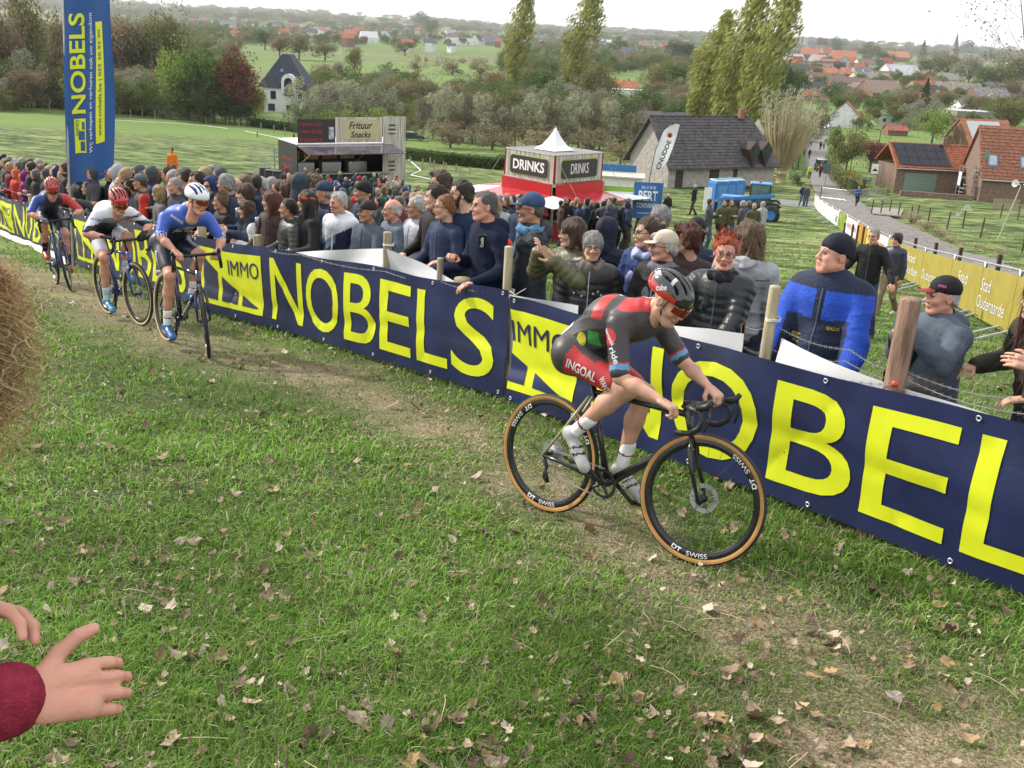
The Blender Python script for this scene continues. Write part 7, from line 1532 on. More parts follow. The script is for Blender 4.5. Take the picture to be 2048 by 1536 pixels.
 sx = N.new('ShaderNodeSeparateXYZ');L.new(vo.outputs['Color'],sx.inputs[0]);fld = ramp(sx.outputs[0],[(.0,(.10,.17,.035)),(.35,(.14,.22,.05)),(.6,(.10,.14,.045)),(.8,(.14,.14,.07)),(1,(.14,.12,.08))]);n4 = noise(.05,4);fld2 = ramp(n4.outputs['Fac'],[(.35,(.09,.13,.045)),(.65,(.15,.20,.07))]);fld = mix(.4,fld,fld2)
 c = mix(at2.outputs['Fac'],c,fld);L.new(c,b.inputs['Base Color'])
 bp = N.new('ShaderNodeBump');bp.inputs['Strength'].default_value = .8;bp.inputs['Distance'].default_value = .05;L.new(n3.outputs['Fac'],bp.inputs['Height']);L.new(bp.outputs[0],b.inputs['Normal']);return m
GROUND = None
def build_ground():
 global GROUND
 ys = np.r_[-6:0:.5,0:2:.2,2:7:.06,7:16:.13,16:40:.4,40:100:.8,100:175:1.5,175:260:6,260:1000:25,1000:9001:250];n = 220;xs = np.sign(np.linspace(-1,1,n)) * np.abs(np.linspace(-1,1,n)) ** 1.0
 Y,X = np.meshgrid(ys,xs,indexing='ij');X = X * (9 + np.abs(Y) * 1.05 + np.where(Y > 600,(Y - 600) * .3,0))
 Z = HV(X,Y) + (vnoise(X,Y,.5,1) * .010 + vnoise(X,Y,.16,2) * .005) * (Y < 40) + (vnoise(X,Y,5,5) * .04 + vnoise(X,Y,.9,6) * .035) * (Y > 12) * (Y < 172) * np.clip((Y - 12) / 10,0,1)
 # low hills closing the valley
 far = np.clip((Y - 3200) / 3500,0,1);Z = Z + far * (38 + 16 * vnoise(X,Y,4200,8) + 10 * vnoise(X,Y,1500,9)) + np.clip((Y - 5000) / 3000,0,1) * (X > 1200) * np.clip((X - 1200) / 2500,0,1) * 0
 V = np.stack([X,Y,Z],-1).reshape(-1,3);i,j = np.meshgrid(np.arange(len(ys) - 1),np.arange(n - 1),indexing='ij');a = (i * n + j).ravel();F = np.stack([a,a + 1,a + n + 1,a + n],1)
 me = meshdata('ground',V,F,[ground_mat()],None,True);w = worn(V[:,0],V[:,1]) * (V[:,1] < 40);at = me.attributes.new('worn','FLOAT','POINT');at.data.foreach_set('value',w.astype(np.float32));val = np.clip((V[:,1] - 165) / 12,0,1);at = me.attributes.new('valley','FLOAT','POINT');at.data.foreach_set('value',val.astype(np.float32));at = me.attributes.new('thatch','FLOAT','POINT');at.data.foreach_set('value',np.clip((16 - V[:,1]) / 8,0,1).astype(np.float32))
 GROUND = tag(obj('ground',me),kind='structure')
def green(nm,c,c2=None,t=.45):
 m = mat(nm,c,.8,var=.25,scale=.6,tint=t,spec=.15,col2=c2)
 if 'Translucent BSDF' not in m.node_tree.nodes:      # light comes through the leaves
  N,L = m.node_tree.nodes,m.node_tree.links;b = N['Principled BSDF'];tr = N.new('ShaderNodeBsdfTranslucent');mx = N.new('ShaderNodeMixShader');mx.inputs[0].default_value = .35;src = b.inputs['Base Color'].links[0].from_socket;L.new(src,tr.inputs[0]);L.new(b.outputs[0],mx.inputs[1]);L.new(tr.outputs[0],mx.inputs[2]);L.new(mx.outputs[0],N['Material Output'].inputs[0])
 return m
CR = {}
def crownmats():
 for k,c in dict(green=(.075,.115,.032),bright=(.15,.21,.045),olive=(.125,.13,.05),pale=(.25,.26,.17),brown=(.165,.13,.08),russet=(.14,.055,.042),yellow=(.26,.22,.04),dark=(.04,.06,.024),poplar=(.22,.23,.065),grey=(.19,.195,.14),hedge=(.06,.095,.028),straw=(.29,.23,.15)).items():CR[k] = green('foliage_' + k,tuple(min(.5,q * 1.32) for q in c))
_tp = {}
def leafset(C,s,g,stretch=None,n=1):
 """two-triangle leaf clumps at points C (N,3), size s"""
 N_ = len(C);a = g.normal(size=(N_,3));a /= np.linalg.norm(a,axis=1)[:,None];b = g.normal(size=(N_,3));
 if stretch is not None:a = a * .35 + np.array(stretch);a /= np.linalg.norm(a,axis=1)[:,None]
 b -= a * (a * b).sum(1)[:,None];b /= np.linalg.norm(b,axis=1)[:,None];sz = (s * g.uniform(.6,1.4,N_))[:,None];la = 1.9 if stretch is not None else 1.0;lb = .45 if stretch is not None else .75
 V = np.stack([C - a * sz * la * .5,C + b * sz * lb * .5,C + a * sz * la * .5 + np.cross(a,b) * sz * .15,C - b * sz * lb * .5],1).reshape(-1,3);F = np.arange(N_ * 4).reshape(-1,4);return V,F,g.uniform(0,1,N_)
def tree_proto(kind,seed):
 key = (kind,seed)
 if key in _tp:return _tp[key]
 g = np.random.default_rng(seed * 17 + hash(kind) % 1000 if False else seed * 17 + sum(map(ord,kind)));tr = MB();st = None;s = .030;C = []
 def blobs(cs,per):
  out = []
  for (c,r) in cs:
   d = g.normal(size=(per,3));d /= np.linalg.norm(d,axis=1)[:,None];q = g.uniform(.35,1.08,per) ** .5;out.append(np.array(c) + d * np.array(r) * q[:,None])
  return np.concatenate(out)
 def limbs(base,tips,r0):
  for t in tips:b = Vector(base);t = Vector(t);m = (b + t) / 2 + Vector((g.normal() * .02,g.normal() * .02,.03));tr.tube([b,m,t],[r0,r0 * .6,r0 * .2],5)
 if kind in ('round','wide','shrub','blobby'):
  W = {'round':.40,'wide':.55,'shrub':.62,'blobby':.45}[kind];zc = {'shrub':.46}.get(kind,.56);hz = {'shrub':.46}.get(kind,.42);nb = {'shrub':13}.get(kind,22);cs = []
  for i in range(nb):
   d = g.normal(size=3);d /= np.linalg.norm(d);q = g.uniform(.3,.82);c = np.array([0,0,zc]) + d * np.array([W,W,hz]) * q;r = g.uniform(.10,.19);cs.append((c,(r * 1.1,r * 1.1,r * .9)))
  C = blobs(cs,200 if kind != 'shrub' else 190);ex = g.normal(size=(260,3));ex /= np.linalg.norm(ex,axis=1)[:,None];C = np.concatenate([C,np.array([0,0,zc]) + ex * np.array([W,W,hz]) * g.uniform(.9,1.12,(260,1))]);C = C[C[:,2] > .03]
  tr.tube([(0,0,-.03),(.01,0,.2),(0,.01,.5)],[.03,.022,.012],7);limbs((0,0,.25),[c for c,r in cs[:9]],.014)
 elif kind == 'poplar':
  cs = []
  for i in range(30):
   z = .12 + .86 * i / 29;w = .105 * math.sin(min(1,(z + .03) * 1.25) * math.pi * .5) * (1.0 if z < .7 else (1.03 - z) / .33 * .9 + .1);lean = .09 * z * z
   for k in range(2):a = g.uniform(0,6.28);cs.append(((lean + w * .55 * math.cos(a),w * .55 * math.sin(a),z),(w * .75 + .012,w * .75 + .012,.055)))
  C = blobs(cs,80);st = (.5,0,.85);s = .019;tr.tube([(0,0,-.02),(.01,0,.4),(.08,0,.92)],[.016,.011,.003],6)
 elif kind in ('willow','bare'):
  cs = [];nb = 26 if kind == 'willow' else 18;tips = []
  for i in range(nb):
   a = g.uniform(0,6.28);q = g.uniform(0,1) ** .6;z = g.uniform(.12,.95) * (1.0 - .30 * q);x = .40 * q * math.cos(a) + .10 * z;y = .36 * q * math.sin(a);r = g.uniform(.08,.14);cs.append(((x,y,z),(r * 1.35,r,r)));tips.append((x,y,z))
  C = blobs(cs,130 if kind == 'willow' else 62);st = (.85,.0,.35) if kind == 'willow' else (.6,0,.7);s = .026 if kind == 'willow' else .018;C = C[C[:,2] > .04]
  tr.tube([(0,0,-.03),(.01,0,.25)],[.028,.022],7);limbs((0,0,.18),tips,.011)
  for t in range(170 if kind == 'bare' else 60):
   c = cs[g.integers(len(cs))][0];b = Vector((0,0,g.uniform(.15,.45))).lerp(Vector(c),g.uniform(.2,.9));e = Vector(c) + Vector(g.normal(size=3) * .12) + Vector((.03,0,.05));tr.tube([b,(b + e) / 2 + Vector((0,0,.02)),e],[.0035,.0025,.001],3,False)
 elif kind == 'pollard':
  tr.tube([(0,0,-.02),(.01,0,.06),(.0,0,.13)],[.055,.048,.06],9);tr.tube([(0,0,.12),(0,0,.19)],[.075,.04],9);P = []
  for i in range(150):
   a = g.uniform(0,6.28);sp = g.uniform(.02,.36);L = g.uniform(.5,.84);b = Vector((.05 * math.cos(a),.05 * math.sin(a),.15));e = Vector((sp * math.cos(a) * 1.0 + .03,sp * math.sin(a),.15 + L));m = b.lerp(e,.5) + Vector((math.cos(a),math.sin(a),0)) * sp * .12;tr.tube([b,m,e],[.0065,.0045,.0015],4,False)
   for k in range(16):t = g.uniform(.72,1.08);q = b.lerp(e,t);P.append(np.array(q) + g.normal(size=3) * .018)
  C = np.array(P);s = .018;st = (.5,0,.8)
 elif kind == 'conifer':
  P = []
  for i in range(2600):z = g.uniform(.04,1) ;r = .24 * (1 - z) ** .85 * (1 + .25 * math.sin(z * 60)) * g.uniform(.5,1.05);a = g.uniform(0,6.28);P.append((r * math.cos(a),r * math.sin(a),z - .08 * r))
  C = np.array(P);s = .026;tr.tube([(0,0,-.02),(0,0,.95)],[.022,.003],6)
 V,F,t = leafset(C,s,g,st);res = (V,F,t,tr.data('trunk',[mat('bark',(.10,.085,.07),.9,var=.3,scale=12) if kind != 'pollard' else mat('pale_shoots',(.42,.34,.19),.8,var=.4,scale=3)]));crown = meshdata('crown',V,F,[CR['green']],None,False,t);_tp[key] = (crown,res[3]);return _tp[key]
def tree(u,v,hpx,wpx,kind,colr,label,seed=0,group=None,name=None,loc=None,dz=0,rot=None):
 p = G(u,v) if loc is None else np.array(loc);k = mpp(p);h = hpx * k;base = {'round':.84,'wide':1.12,'shrub':1.3,'blobby':.94,'poplar':.26,'willow':1.0,'bare':.95,'pollard':.75,'conifer':.48}[kind];sx = wpx * k / (h * base)
 r = empty(name or {'shrub':'shrub','poplar':'poplar_tree','willow':'willow_tree','conifer':'conifer_tree','pollard':'pollard_willow','bare':'bare_tree'}.get(kind,'broadleaf_tree'),(p[0],p[1],p[2] - .15 + dz),(R.uniform(0,6.28) if kind in ('round','wide','shrub','blobby','conifer') else R.uniform(-.4,.4)) if rot is None else rot,label,'shrub' if kind == 'shrub' else 'tree',group)
 c,t = tree_proto(kind,seed % 3);r.scale = (h * sx,h * sx,h)
 a = obj('crown',c,r);a.material_slots[0].link = 'OBJECT';a.material_slots[0].material = CR[colr];obj('trunk',t,r);return r
TILE = {}
def tilem(c,nm='roof_tiles'):return mat(nm,c,.75,var=.28,scale=1.6,bump=.35,bscale=7)
def house(u,v,wpx,hpx,rpx,yaw,wallc,roofc,label,depth_=1.0,win=2,chim=1,flat=False,name='house',solar=False,group=None,door=False,dist=None,glass_roof=0):
 if u > 1560 and v < 215:wpx,hpx,rpx = wpx * 1.2,hpx * 1.15,rpx * 1.25
 """base centre of the wall that faces us at (u, v); sizes in photo pixels; yaw of the long (ridge) side"""
 p = G(u,v);k = mpp(p);w,hw,hr = wpx * k,hpx * k,rpx * k;d = w * depth_;r = empty(name,(p[0],p[1],p[2] - .2),yaw,label,'house' if name == 'house' else name.replace('_',' '),group)
 wm = mat('house_wall',wallc,.85,var=.12,scale=1.2,bump=.15,bscale=12);rm = tilem(roofc);t = .06 * d
 g = MB();P0 = [(-w / 2,0),(w / 2,0),(w / 2,d),(-w / 2,d)]
 if flat:
  g.box((0,d / 2,hw / 2),(w,d,hw));g.build('wall',[wm],r);MB().box((0,d / 2,hw + .12),(w * 1.03,d * 1.03,.24)).build('roof',[rm],r)
 else:
  g.add([(x,y,0) for x,y in P0] + [(x,y,hw) for x,y in P0] + [(-w / 2,d / 2,hw + hr),(w / 2,d / 2,hw + hr)],[(0,1,5,4),(1,2,6,9,5),(2,3,7,6),(3,0,4,8,7)]);g.build('wall',[wm],r)
  o = .35;L_ = w / 2 + .25;sl = hr / (d / 2)
  f = MB();f.slab([(-L_,-o,hw - sl * o + .02),(L_,-o,hw - sl * o + .02),(L_,d / 2,hw + hr + .02),(-L_,d / 2,hw + hr + .02)],(0,0,.18)).slab([(-L_,d / 2,hw + hr + .02),(L_,d / 2,hw + hr + .02),(L_,d + o,hw - sl * o + .02),(-L_,d + o,hw - sl * o + .02)],(0,0,.18));rf = f.build('roof',[rm],r)
  for i in range(glass_roof):x = -w / 2 + w * (i + 1) / (glass_roof + 1);a = .35;b = .62;MB().slab([(x - .45,d / 2 * a,hw + hr * a + .22),(x + .45,d / 2 * a,hw + hr * a + .22),(x + .45,d / 2 * b,hw + hr * b + .22),(x - .45,d / 2 * b,hw + hr * b + .22)],(0,0,.05)).build('skylight',[mat('skylight',(.45,.5,.55),.15,spec=.8)],rf)
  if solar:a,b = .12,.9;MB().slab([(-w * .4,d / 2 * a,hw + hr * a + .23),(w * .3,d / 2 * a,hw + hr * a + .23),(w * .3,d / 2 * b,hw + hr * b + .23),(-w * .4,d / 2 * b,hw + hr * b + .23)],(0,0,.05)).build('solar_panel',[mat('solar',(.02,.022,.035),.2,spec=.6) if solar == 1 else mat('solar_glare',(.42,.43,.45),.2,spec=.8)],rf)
  for i in range(chim):x = w * (.3 if i == 0 else -.35);MB().box((x,d / 2,hw + hr + .4),(.55,.55,1.3)).build('chimney',[mat('chimney_brick',(.22,.11,.08),.9,var=.2)],rf)
 fr = mat('window_frame',(.55,.55,.53),.5)
 for side in (0,1,2):
  n = win if side == 0 else max(1,win // 2) if win else 0
  for i in range(n):
   ww,wh = min(1.2,w / (n + 1) * .6),min(1.3,hw * .42)
   if side == 0:c = (-w / 2 + w * (i + 1) / (n + 1),0,hw * .52);M = Matrix.Identity(3)
   else:c = (-w / 2 if side == 1 else w / 2,d * (i + 1) / (n + 1),hw * .52);M = Matrix.Rotation(-math.pi / 2 if side == 1 else math.pi / 2,3,'Z')
   wf = MB().box(c,(ww,.10,wh),M=M).build('window',[fr],r);cc = Vector(c) + (M @ Vector((0,-.055,0)));MB().box(cc,(ww * .84,.02,wh * .84),M=M).build('pane',[DARKGLASS],wf)
 if door:MB().box((w * .05,-.03,1.05),(1.0,.08,2.1)).build('door',[mat('door_paint',(.05,.05,.06),.5)],r)
 return r
WH,BR,GRW,CRM = (.62,.62,.60),(.20,.12,.085),(.32,.31,.29),(.48,.43,.33)
ORG,RED_,SLT,BRN,DSL,GRT = (.34,.115,.055),(.28,.075,.045),(.10,.105,.12),(.15,.10,.075),(.035,.038,.048),(.20,.18,.16)
def build_houses():
 H_ = house
 for a in [
  (1567,112,28,7,8,.05,(.2,.3,.38),ORG,'low hall with long orange roof behind the tall right poplars'),(1592,127,30,7,8,.1,GRW,(.33,.33,.34),'pale grey roofed row house at the left end of the village'),(1618,128,24,7,8,.1,GRW,SLT,'blue grey roofed house beside the pale grey one',.8,2,1,False,'house',1),(1641,130,26,7,9,.15,GRW,(.42,.30,.27),'house with pale pink roof in the upper village'),
  (1689,128,40,8,13,-.05,BR,ORG,'broad bright orange roof in the upper village'),(1798,124,36,8,9,0,BR,ORG,'orange roofed house standing apart left of the church'),(1702,143,26,12,12,1.35,(.36,.38,.42),DSL,'grey gabled house turned sideways under the orange roof'),(1641,148,50,8,9,.05,BR,BRN,'long dark brown roof at the left of the village'),(1655,156,38,8,9,.1,BR,ORG,'patchy orange roof beside the long brown one'),(1713,158,44,8,9,.0,BR,ORG,'low orange roof in front of the grey gable'),
  (1743,160,52,9,11,.1,GRW,SLT,'slate roofed house with several rooflights',.8,2,1,False,'house',0,None,False,None,3),(1815,168,62,12,18,.35,WH,(.38,.36,.37),'large white gabled house with striped pale solar roof',.8,3,0,False,'house',2),(1752,180,62,13,14,.15,(.58,.53,.36),GRT,'pale yellow walled house with broad grey brown roof',.9,4,1),(1660,176,54,10,13,.0,BR,(.12,.08,.07),'dark brown roofed house left of centre in the village'),(1703,184,74,10,13,-.05,BR,(.13,.085,.07),'long dark roofed barn like house above the bushes',.7,2,0),(1572,182,34,8,9,0,GRW,(.24,.26,.29),'grey roofed house beside the right hand poplar'),(1634,188,38,9,10,0,GRW,DSL,'dark slate roof behind the white tipped bushes'),
  (1776,200,62,12,18,.3,BR,(.21,.15,.12),'brown hipped house with slate side roof in mid village',.9,1,1),(1878,172,38,12,12,1.3,BR,SLT,'grey roofed brick gable in the right of the village'),(1872,184,30,8,10,.2,BR,ORG,'small orange roof below the brick gable'),(1925,200,78,12,15,.08,BR,GRT,'long grey brown roof in the right of the village',.7,4,2),(1884,212,42,12,20,1.0,BR,DSL,'steep dark roof with white rooflights',.9,1,0,False,'house',0,None,False,None,2),(1988,206,62,10,14,.15,BR,(.17,.165,.16),'grey roofed row at the far right of the village',.8,4,1),(1982,190,36,9,11,.0,GRW,SLT,'slate gabled house behind the far right row'),(2040,205,50,12,12,.1,BR,GRT,'grey roofed house cut by the right edge',.8,2,1),(1953,250,86,26,1,.05,(.26,.22,.19),(.42,.44,.46),'flat roofed brick block with square windows',.6,4,0,True),
  (1716,256,50,24,26,1.25,(.66,.67,.68),RED_,'white gable end with red roof edge beside the lane',1.1,0,0),(1776,250,52,20,1,.05,(.6,.6,.6),(.16,.16,.17),'flat grey roofed extension of the white gable house',.6,2,0,True),(1795,272,40,12,9,.05,BR,(.25,.08,.055),'low red brown roof right of the white gable',.8,0,1),(1941,262,44,12,10,.2,BR,(.24,.09,.06),'brown red roof in front of the flat brick block',.8,1,0),(1905,250,26,12,14,1.1,(.38,.36,.34),DSL,'small grey dormered house behind the bright green tree',.8,1,0),
  (1232,190,88,10,18,.05,(.5,.5,.5),ORG,'orange roofed long house behind the white modern house',.6,0,1),(1262,205,72,24,1,.1,(.68,.68,.68),(.5,.5,.5),'white flat roofed modern house with dark strip window',.6,1,0,True),(1240,217,100,14,1,.1,(.62,.62,.62),(.4,.4,.4),'low white annex below the modern house',.3,0,0,True),(762,205,66,18,26,.1,(.2,.13,.1),(.12,.07,.06),'old brown roofed brick house among the pale willows',.9,2,1),(712,200,46,14,18,.1,GRW,(.17,.15,.15),'grey roofed house left of the old brown one',.8,0,1),(838,205,50,8,6,0,(.6,.6,.6),(.4,.4,.4),'low white outbuilding right of the brown roofed house',.5,0,0,True),(740,85,34,9,12,.3,WH,(.45,.46,.48),'white gabled farmhouse at the far edge of the fields'),(745,86,22,6,1,.1,WH,(.5,.5,.5),'white annex of the far farmhouse',.6,1,0,True),(776,80,18,8,9,1.1,WH,(.3,.31,.33),'small white gable right of the far farmhouse'),(700,76,26,7,9,0,BR,RED_,'red roofed house left of the far farmhouse'),(640,70,30,7,8,.1,WH,GRT,'pale house in the far row on the left'),(660,74,22,6,7,.1,WH,SLT,'white house with blue grey roof in the far row'),(455,62,30,7,12,.2,WH,(.16,.17,.2),'grey roofed white house above the big round tree'),(470,66,16,6,8,.9,WH,(.35,.35,.37),'small white gable beside the grey roofed house'),
  (920,90,56,14,2,.1,(.68,.68,.68),(.3,.3,.3),'long white modern villa at the far edge of the fields',.4,4,0,True),(905,76,22,4,12,.5,(.68,.68,.68),(.3,.31,.33),'pointed white gable of the modern villa'),(962,90,20,8,12,1.2,WH,DSL,'dark roofed house with white gable right of the villa'),(985,92,30,8,11,.1,(.2,.2,.22),(.1,.11,.15),'dark blue roofed house left of the poplar'),(1060,96,22,8,9,1.1,WH,(.3,.32,.35),'pale gabled house between the two poplars'),(1195,82,24,6,7,0,WH,(.32,.2,.18),'reddish roofed white house right of the poplars'),(1215,92,22,6,6,.1,WH,(.5,.5,.5),'white house with pale roof right of the poplars'),(1290,98,24,6,7,0,BR,BRN,'small brown house among the far trees'),(790,58,30,6,9,0,BR,ORG,'distant orange roof beyond the farmhouse'),(815,62,20,6,7,.2,WH,(.4,.4,.42),'distant white house beside the orange roof'),(870,62,24,6,7,0,BR,(.25,.12,.09),'distant brown roofed house left of the poplar'),(600,60,20,5,6,0,WH,GRT,'tiny distant white house above the field trees'),(1330,100,24,6,6,0,BR,RED_,'distant red roof beside the right poplars'),
  (1668,140,34,8,9,.1,BR,ORG,'small orange roof between pale pink roof and grey gable'),(1600,150,36,8,9,0,GRW,DSL,'dark slate roof under the pale grey row house'),(1735,140,30,8,9,.1,WH,BRN,'white walled brown roof right of the grey gable'),(1775,168,40,9,11,.2,CRM,BRN,'cream house with brown roof right of the pale yellow one'),(1612,170,38,8,10,.1,BR,BRN,'brown brick house above the dark slate roof'),(1680,200,50,10,12,.1,BR,DSL,'dark roofed row directly above the lane end'),(1850,190,34,10,12,.4,GRW,RED_,'red roofed grey house left of the steep dark roof'),(1905,170,36,9,10,.1,CRM,GRT,'cream house with grey roof right of the brick gable'),(1830,214,44,10,13,.1,BR,ORG,'orange roofed brick house behind the tall conifer'),(1945,222,50,11,12,.1,WH,SLT,'white house with slate roof above the flat brick block'),(2010,228,50,11,12,.1,BR,BRN,'brown brick house at the right edge above the hedge'),(1725,196,40,9,11,.1,CRM,GRT,'cream house with grey brown roof in mid village')]:H_(*a)
 gv = random.Random(21);rc = {'orange':ORG,'red brown':RED_,'dark brown':BRN,'slate grey':SLT,'grey brown':GRT,'black':DSL};wc = {'white':WH,'brick':BR,'cream':CRM,'grey':GRW};seen = set()
 for (u0,u1,v0,v1,n,wh) in ((1590,1780,128,150,11,'upper left quarter of the village'),(1600,1830,150,200,16,'middle of the village'),(1830,2040,165,225,13,'right half of the village'),(1560,1700,100,122,8,'far edge of the village')):
  for i in range(n):
   for _ in range(40):
    a,b = gv.choice(list(rc)),gv.choice(list(wc));sz = gv.choice(('small','long','narrow'))
    if (a,b,sz,wh) not in seen:break
   seen.add((a,b,sz,wh));s_ = {'small':.8,'long':1.5,'narrow':.7}[sz];u,v = u0 + (u1 - u0) * (i + gv.random() * .8) / n,gv.uniform(v0,v1);house(u,v,26 * s_ * (.7 + (v - 100) / 150),8,9,gv.choice((0,.1,.2,-.1,1.3)),wc[b],rc[a],'%s %s walled house with %s roof, %s' % (sz,b,a,wh),.8,2,1,group='houses of the village')
 # church
 p = G(1905,128);k = mpp(p);r = empty('church',p,.15,'brick church with tall pointed slate spire on the skyline','church');w = 12 * k;bm_ = mat('church_brick',(.24,.13,.10),.9,var=.2);MB().box((0,0,12 * k),(w,w,36 * k)).build('tower',[bm_],r);MB().lathe([(w * .78,29 * k),(w * .5,34 * k),(w * .26,44 * k),(.05,62 * k)],8,caps=False).build('spire',[mat('spire_slate',(.10,.11,.13),.6)],r);MB().slab([(w / 2,-w * .7,0),(w / 2,w * .7,0),(w / 2,w * .7,12 * k),(w / 2,0,22 * k),(w / 2,-w * .7,12 * k)],(46 * k,0,0)).build('nave',[mat('nave_roof',(.26,.25,.24),.7)],r)
 for z in (22 * k,):MB().box((0,-w / 2,z),(w * .3,.1,w * .5)).build('window',[DARKGLASS],r)
 # white house with steep slate gable on the left
 p = G(567,226);k = mpp(p);r = empty('house',p,-.05,'white house with very steep dark slate roof and tall arched window','house');wm = mat('house_wall',(.66,.67,.68),.8,var=.05);sl = tilem((.035,.042,.06),'slates');W,hw,top = 92 * k,50 * k,112 * k;D = W * .9
 MB().box((0,D / 2,hw / 2),(W * .86,D,hw)).build('wall',[wm],r)
 rf = MB();e = W * .56;rf.add([(-e,-.4,hw - .3),(e,-.4,hw - .3),(e,D + .4,hw - .3),(-e,D + .4,hw - .3),(-W * .08,D * .28,top),(W * .08,D * .28,top),(W * .08,D * .7,top),(-W * .08,D * .7,top)],[(0,1,5,4),(1,2,6,5),(2,3,7,6),(3,0,4,7),(4,5,6,7)]);rf = rf.build('roof',[sl],r)
 aw = 14 * k;x0 = 12 * k
 MB().slab([(x0 + aw * c_,-.55,38 * k + (32 * k if z_ < 0 else 0) * 0 + z_) for c_,z_ in [(-1,0),(1,0)]] + [(x0 + aw * math.cos(a),-.55,62 * k + aw * math.sin(a)) for a in np.linspace(0,math.pi,9)],(0,D * .3,0)).build('dormer',[wm],r)
 MB().slab([(x0 - aw * .6,-.62,34 * k),(x0 + aw * .6,-.62,34 * k)] + [(x0 + aw * .6 * math.cos(a),-.62,60 * k + aw * .6 * math.sin(a)) for a in np.linspace(0,math.pi,9)],(0,.06,0)).build('window',[DARKGLASS],r)
 for (x,z,ww,hh) in ((-20,34,11,16),(-24,10,14,14),(14,10,16,12),(34,36,8,14)):wf = MB().box((x * k,-.03,z * k),(ww * k,.1,hh * k)).build('window',[mat('dark_frame',(.06,.06,.07),.5)],r);MB().box((x * k,-.09,z * k),(ww * k * .8,.02,hh * k * .8)).build('pane',[DARKGLASS],wf)
 MB().box((-2 * k,D * .02,82 * k),(6 * k,.3,6 * k)).build('skylight',[mat('skylight_blue',(.15,.3,.45),.2)],rf)
 MB().box((W * .62,D * .3,22 * k),(38 * k,D * .5,44 * k)).build('annex',[wm],r);MB().slab([(W * .42,D * .05,44 * k),(W * .86,D * .05,44 * k),(W * .64,D * .3,62 * k)],(0,D * .45,0)).build('annex_roof',[sl],r)
 # barn with long tiled roof right of the drinks kiosk
 p = G(1334,376);k = mpp(p);yaw = math.radians(30);r = empty('barn',p,yaw,'long stone barn with dark tiled roof and two pointed dormers','barn');L,D = 238 * k * 1.17,6.6;hw,hr = 2.5,3.95;st = mat('pale_stone_wall',(.34,.31,.28),.9,var=.2,scale=2.5,bump=.4,bscale=8);rt = mat('barn_tiles',(.078,.070,.072),.8,var=.35,scale=2.2,bump=.5,bscale=9)
 g = MB();w2 = L;g.add([(0,0,0),(w2,0,0),(w2,D,0),(0,D,0),(0,0,hw),(w2,0,hw),(w2,D,hw),(0,D,hw),(0,D / 2,hw + hr),(w2,D / 2,hw + hr)],[(0,1,5,4),(1,2,6,9,5),(2,3,7,6),(3,0,4,8,7)]);g.build('wall',[st],r)
 o = .6;s_ = hr / (D / 2);rf = MB().slab([(-.5,-o,hw - s_ * o),(w2 + .5,-o,hw - s_ * o),(w2 + .5 - 1.6,D / 2,hw + hr),(-.5,D / 2,hw + hr)],(0,0,.16)).slab([(-.5,D / 2,hw + hr),(w2 + .5 - 1.6,D / 2,hw + hr),(w2 + .5,D + o,hw - s_ * o),(-.5,D + o,hw - s_ * o)],(0,0,.16)).build('roof',[rt],r)
 for i in range(int(w2 / .3)):MB().tube([(-.4 + i * .3,D / 2,hw + hr + .16),(-.12 + i * .3,D / 2,hw + hr + .2)],[.11,.09],6).build('ridge_tile',[rt],rf) if i * .3 < w2 - 1.4 else None
 for i in range(17):z = hw - s_ * o + .18;yy = -o + (D / 2 + o) * i / 17;MB().box((w2 / 2 - .4,yy,hw + s_ * yy + .19),(w2 - .2 - i * .07,.05,.05),M=Matrix.Rotation(math.atan(s_),3,'X')).build('tile_course',[rt],rf)
 for x in (w2 * .74,w2 * .86):d_ = MB().slab([(x - .75,-.75,hw + 1.2),(x,-.75,hw - .5),(x + .75,-.75,hw + 1.2),(x,-.75,hw + 2.0)],(0,1.4,0)).build('dormer',[mat('dark_timber',(.05,.035,.03),.8)],r);MB().slab([(x - .5,-.78,hw + 1.15),(x,-.78,hw + .1),(x + .5,-.78,hw + 1.15),(x,-.78,hw + 1.6)],(0,-.02,0)).build('pane',[DARKGLASS],d_)
 for x,ww in ((w2 * .1,.9),(w2 * .42,1.2),(w2 * .62,.5)):MB().box((x,-.03,1.0),(ww,.08,1.9)).build('door',[mat('dark_timber',(.05,.035,.03),.8)],r)
 MB().box((w2 * .8,D * .45,hw + hr + .5),(.5,.5,1.0)).build('chimney',[mat('chimney_brick',(.22,.11,.08),.9)],rf)
 house(1345,262,130,14,20,.12,(.18,.13,.11),(.075,.065,.07),'dark roofed building right behind the barn',.7,0,1)
 # garage with solar panels
 p = G(1786,386);k = mpp(p);r = empty('garage',p,.03,'brick garage with big black solar panel and green grey door','garage');bk_ = mat('brick_wall',(.20,.135,.105),.9,var=.3,scale=5,bump=.5,bscale=12);ot = mat('orange_pantiles',(.33,.12,.06),.75,var=.35,scale=4,bump=.6,bscale=10)
 Wd,hw,D,hr = 165 * k,52 * k,6.0,62 * k * .62;MB().box((Wd / 2,D / 2,hw / 2),(Wd,D,hw)).build('wall',[bk_],r)
 rf = MB().slab([(-.3,-.5,hw - .1),(Wd + .2,-.5,hw - .1),(Wd + .2,D / 2,hw + hr),(-.3,D / 2,hw + hr)],(0,0,.14)).slab([(-.3,D / 2,hw + hr),(Wd + .2,D / 2,hw + hr),(Wd + .2,D + .4,hw),(-.3,D + .4,hw)],(0,0,.14)).build('roof',[ot],r);s_ = (hr + .1) / (D / 2 + .5)
 for i in range(14):yy = -.5 + (D / 2 + .5) * i / 14;MB().box((Wd / 2,yy,hw - .1 + (yy + .5) * s_ + .17),(Wd + .45,.06,.05)).build('tile_course',[ot],rf)
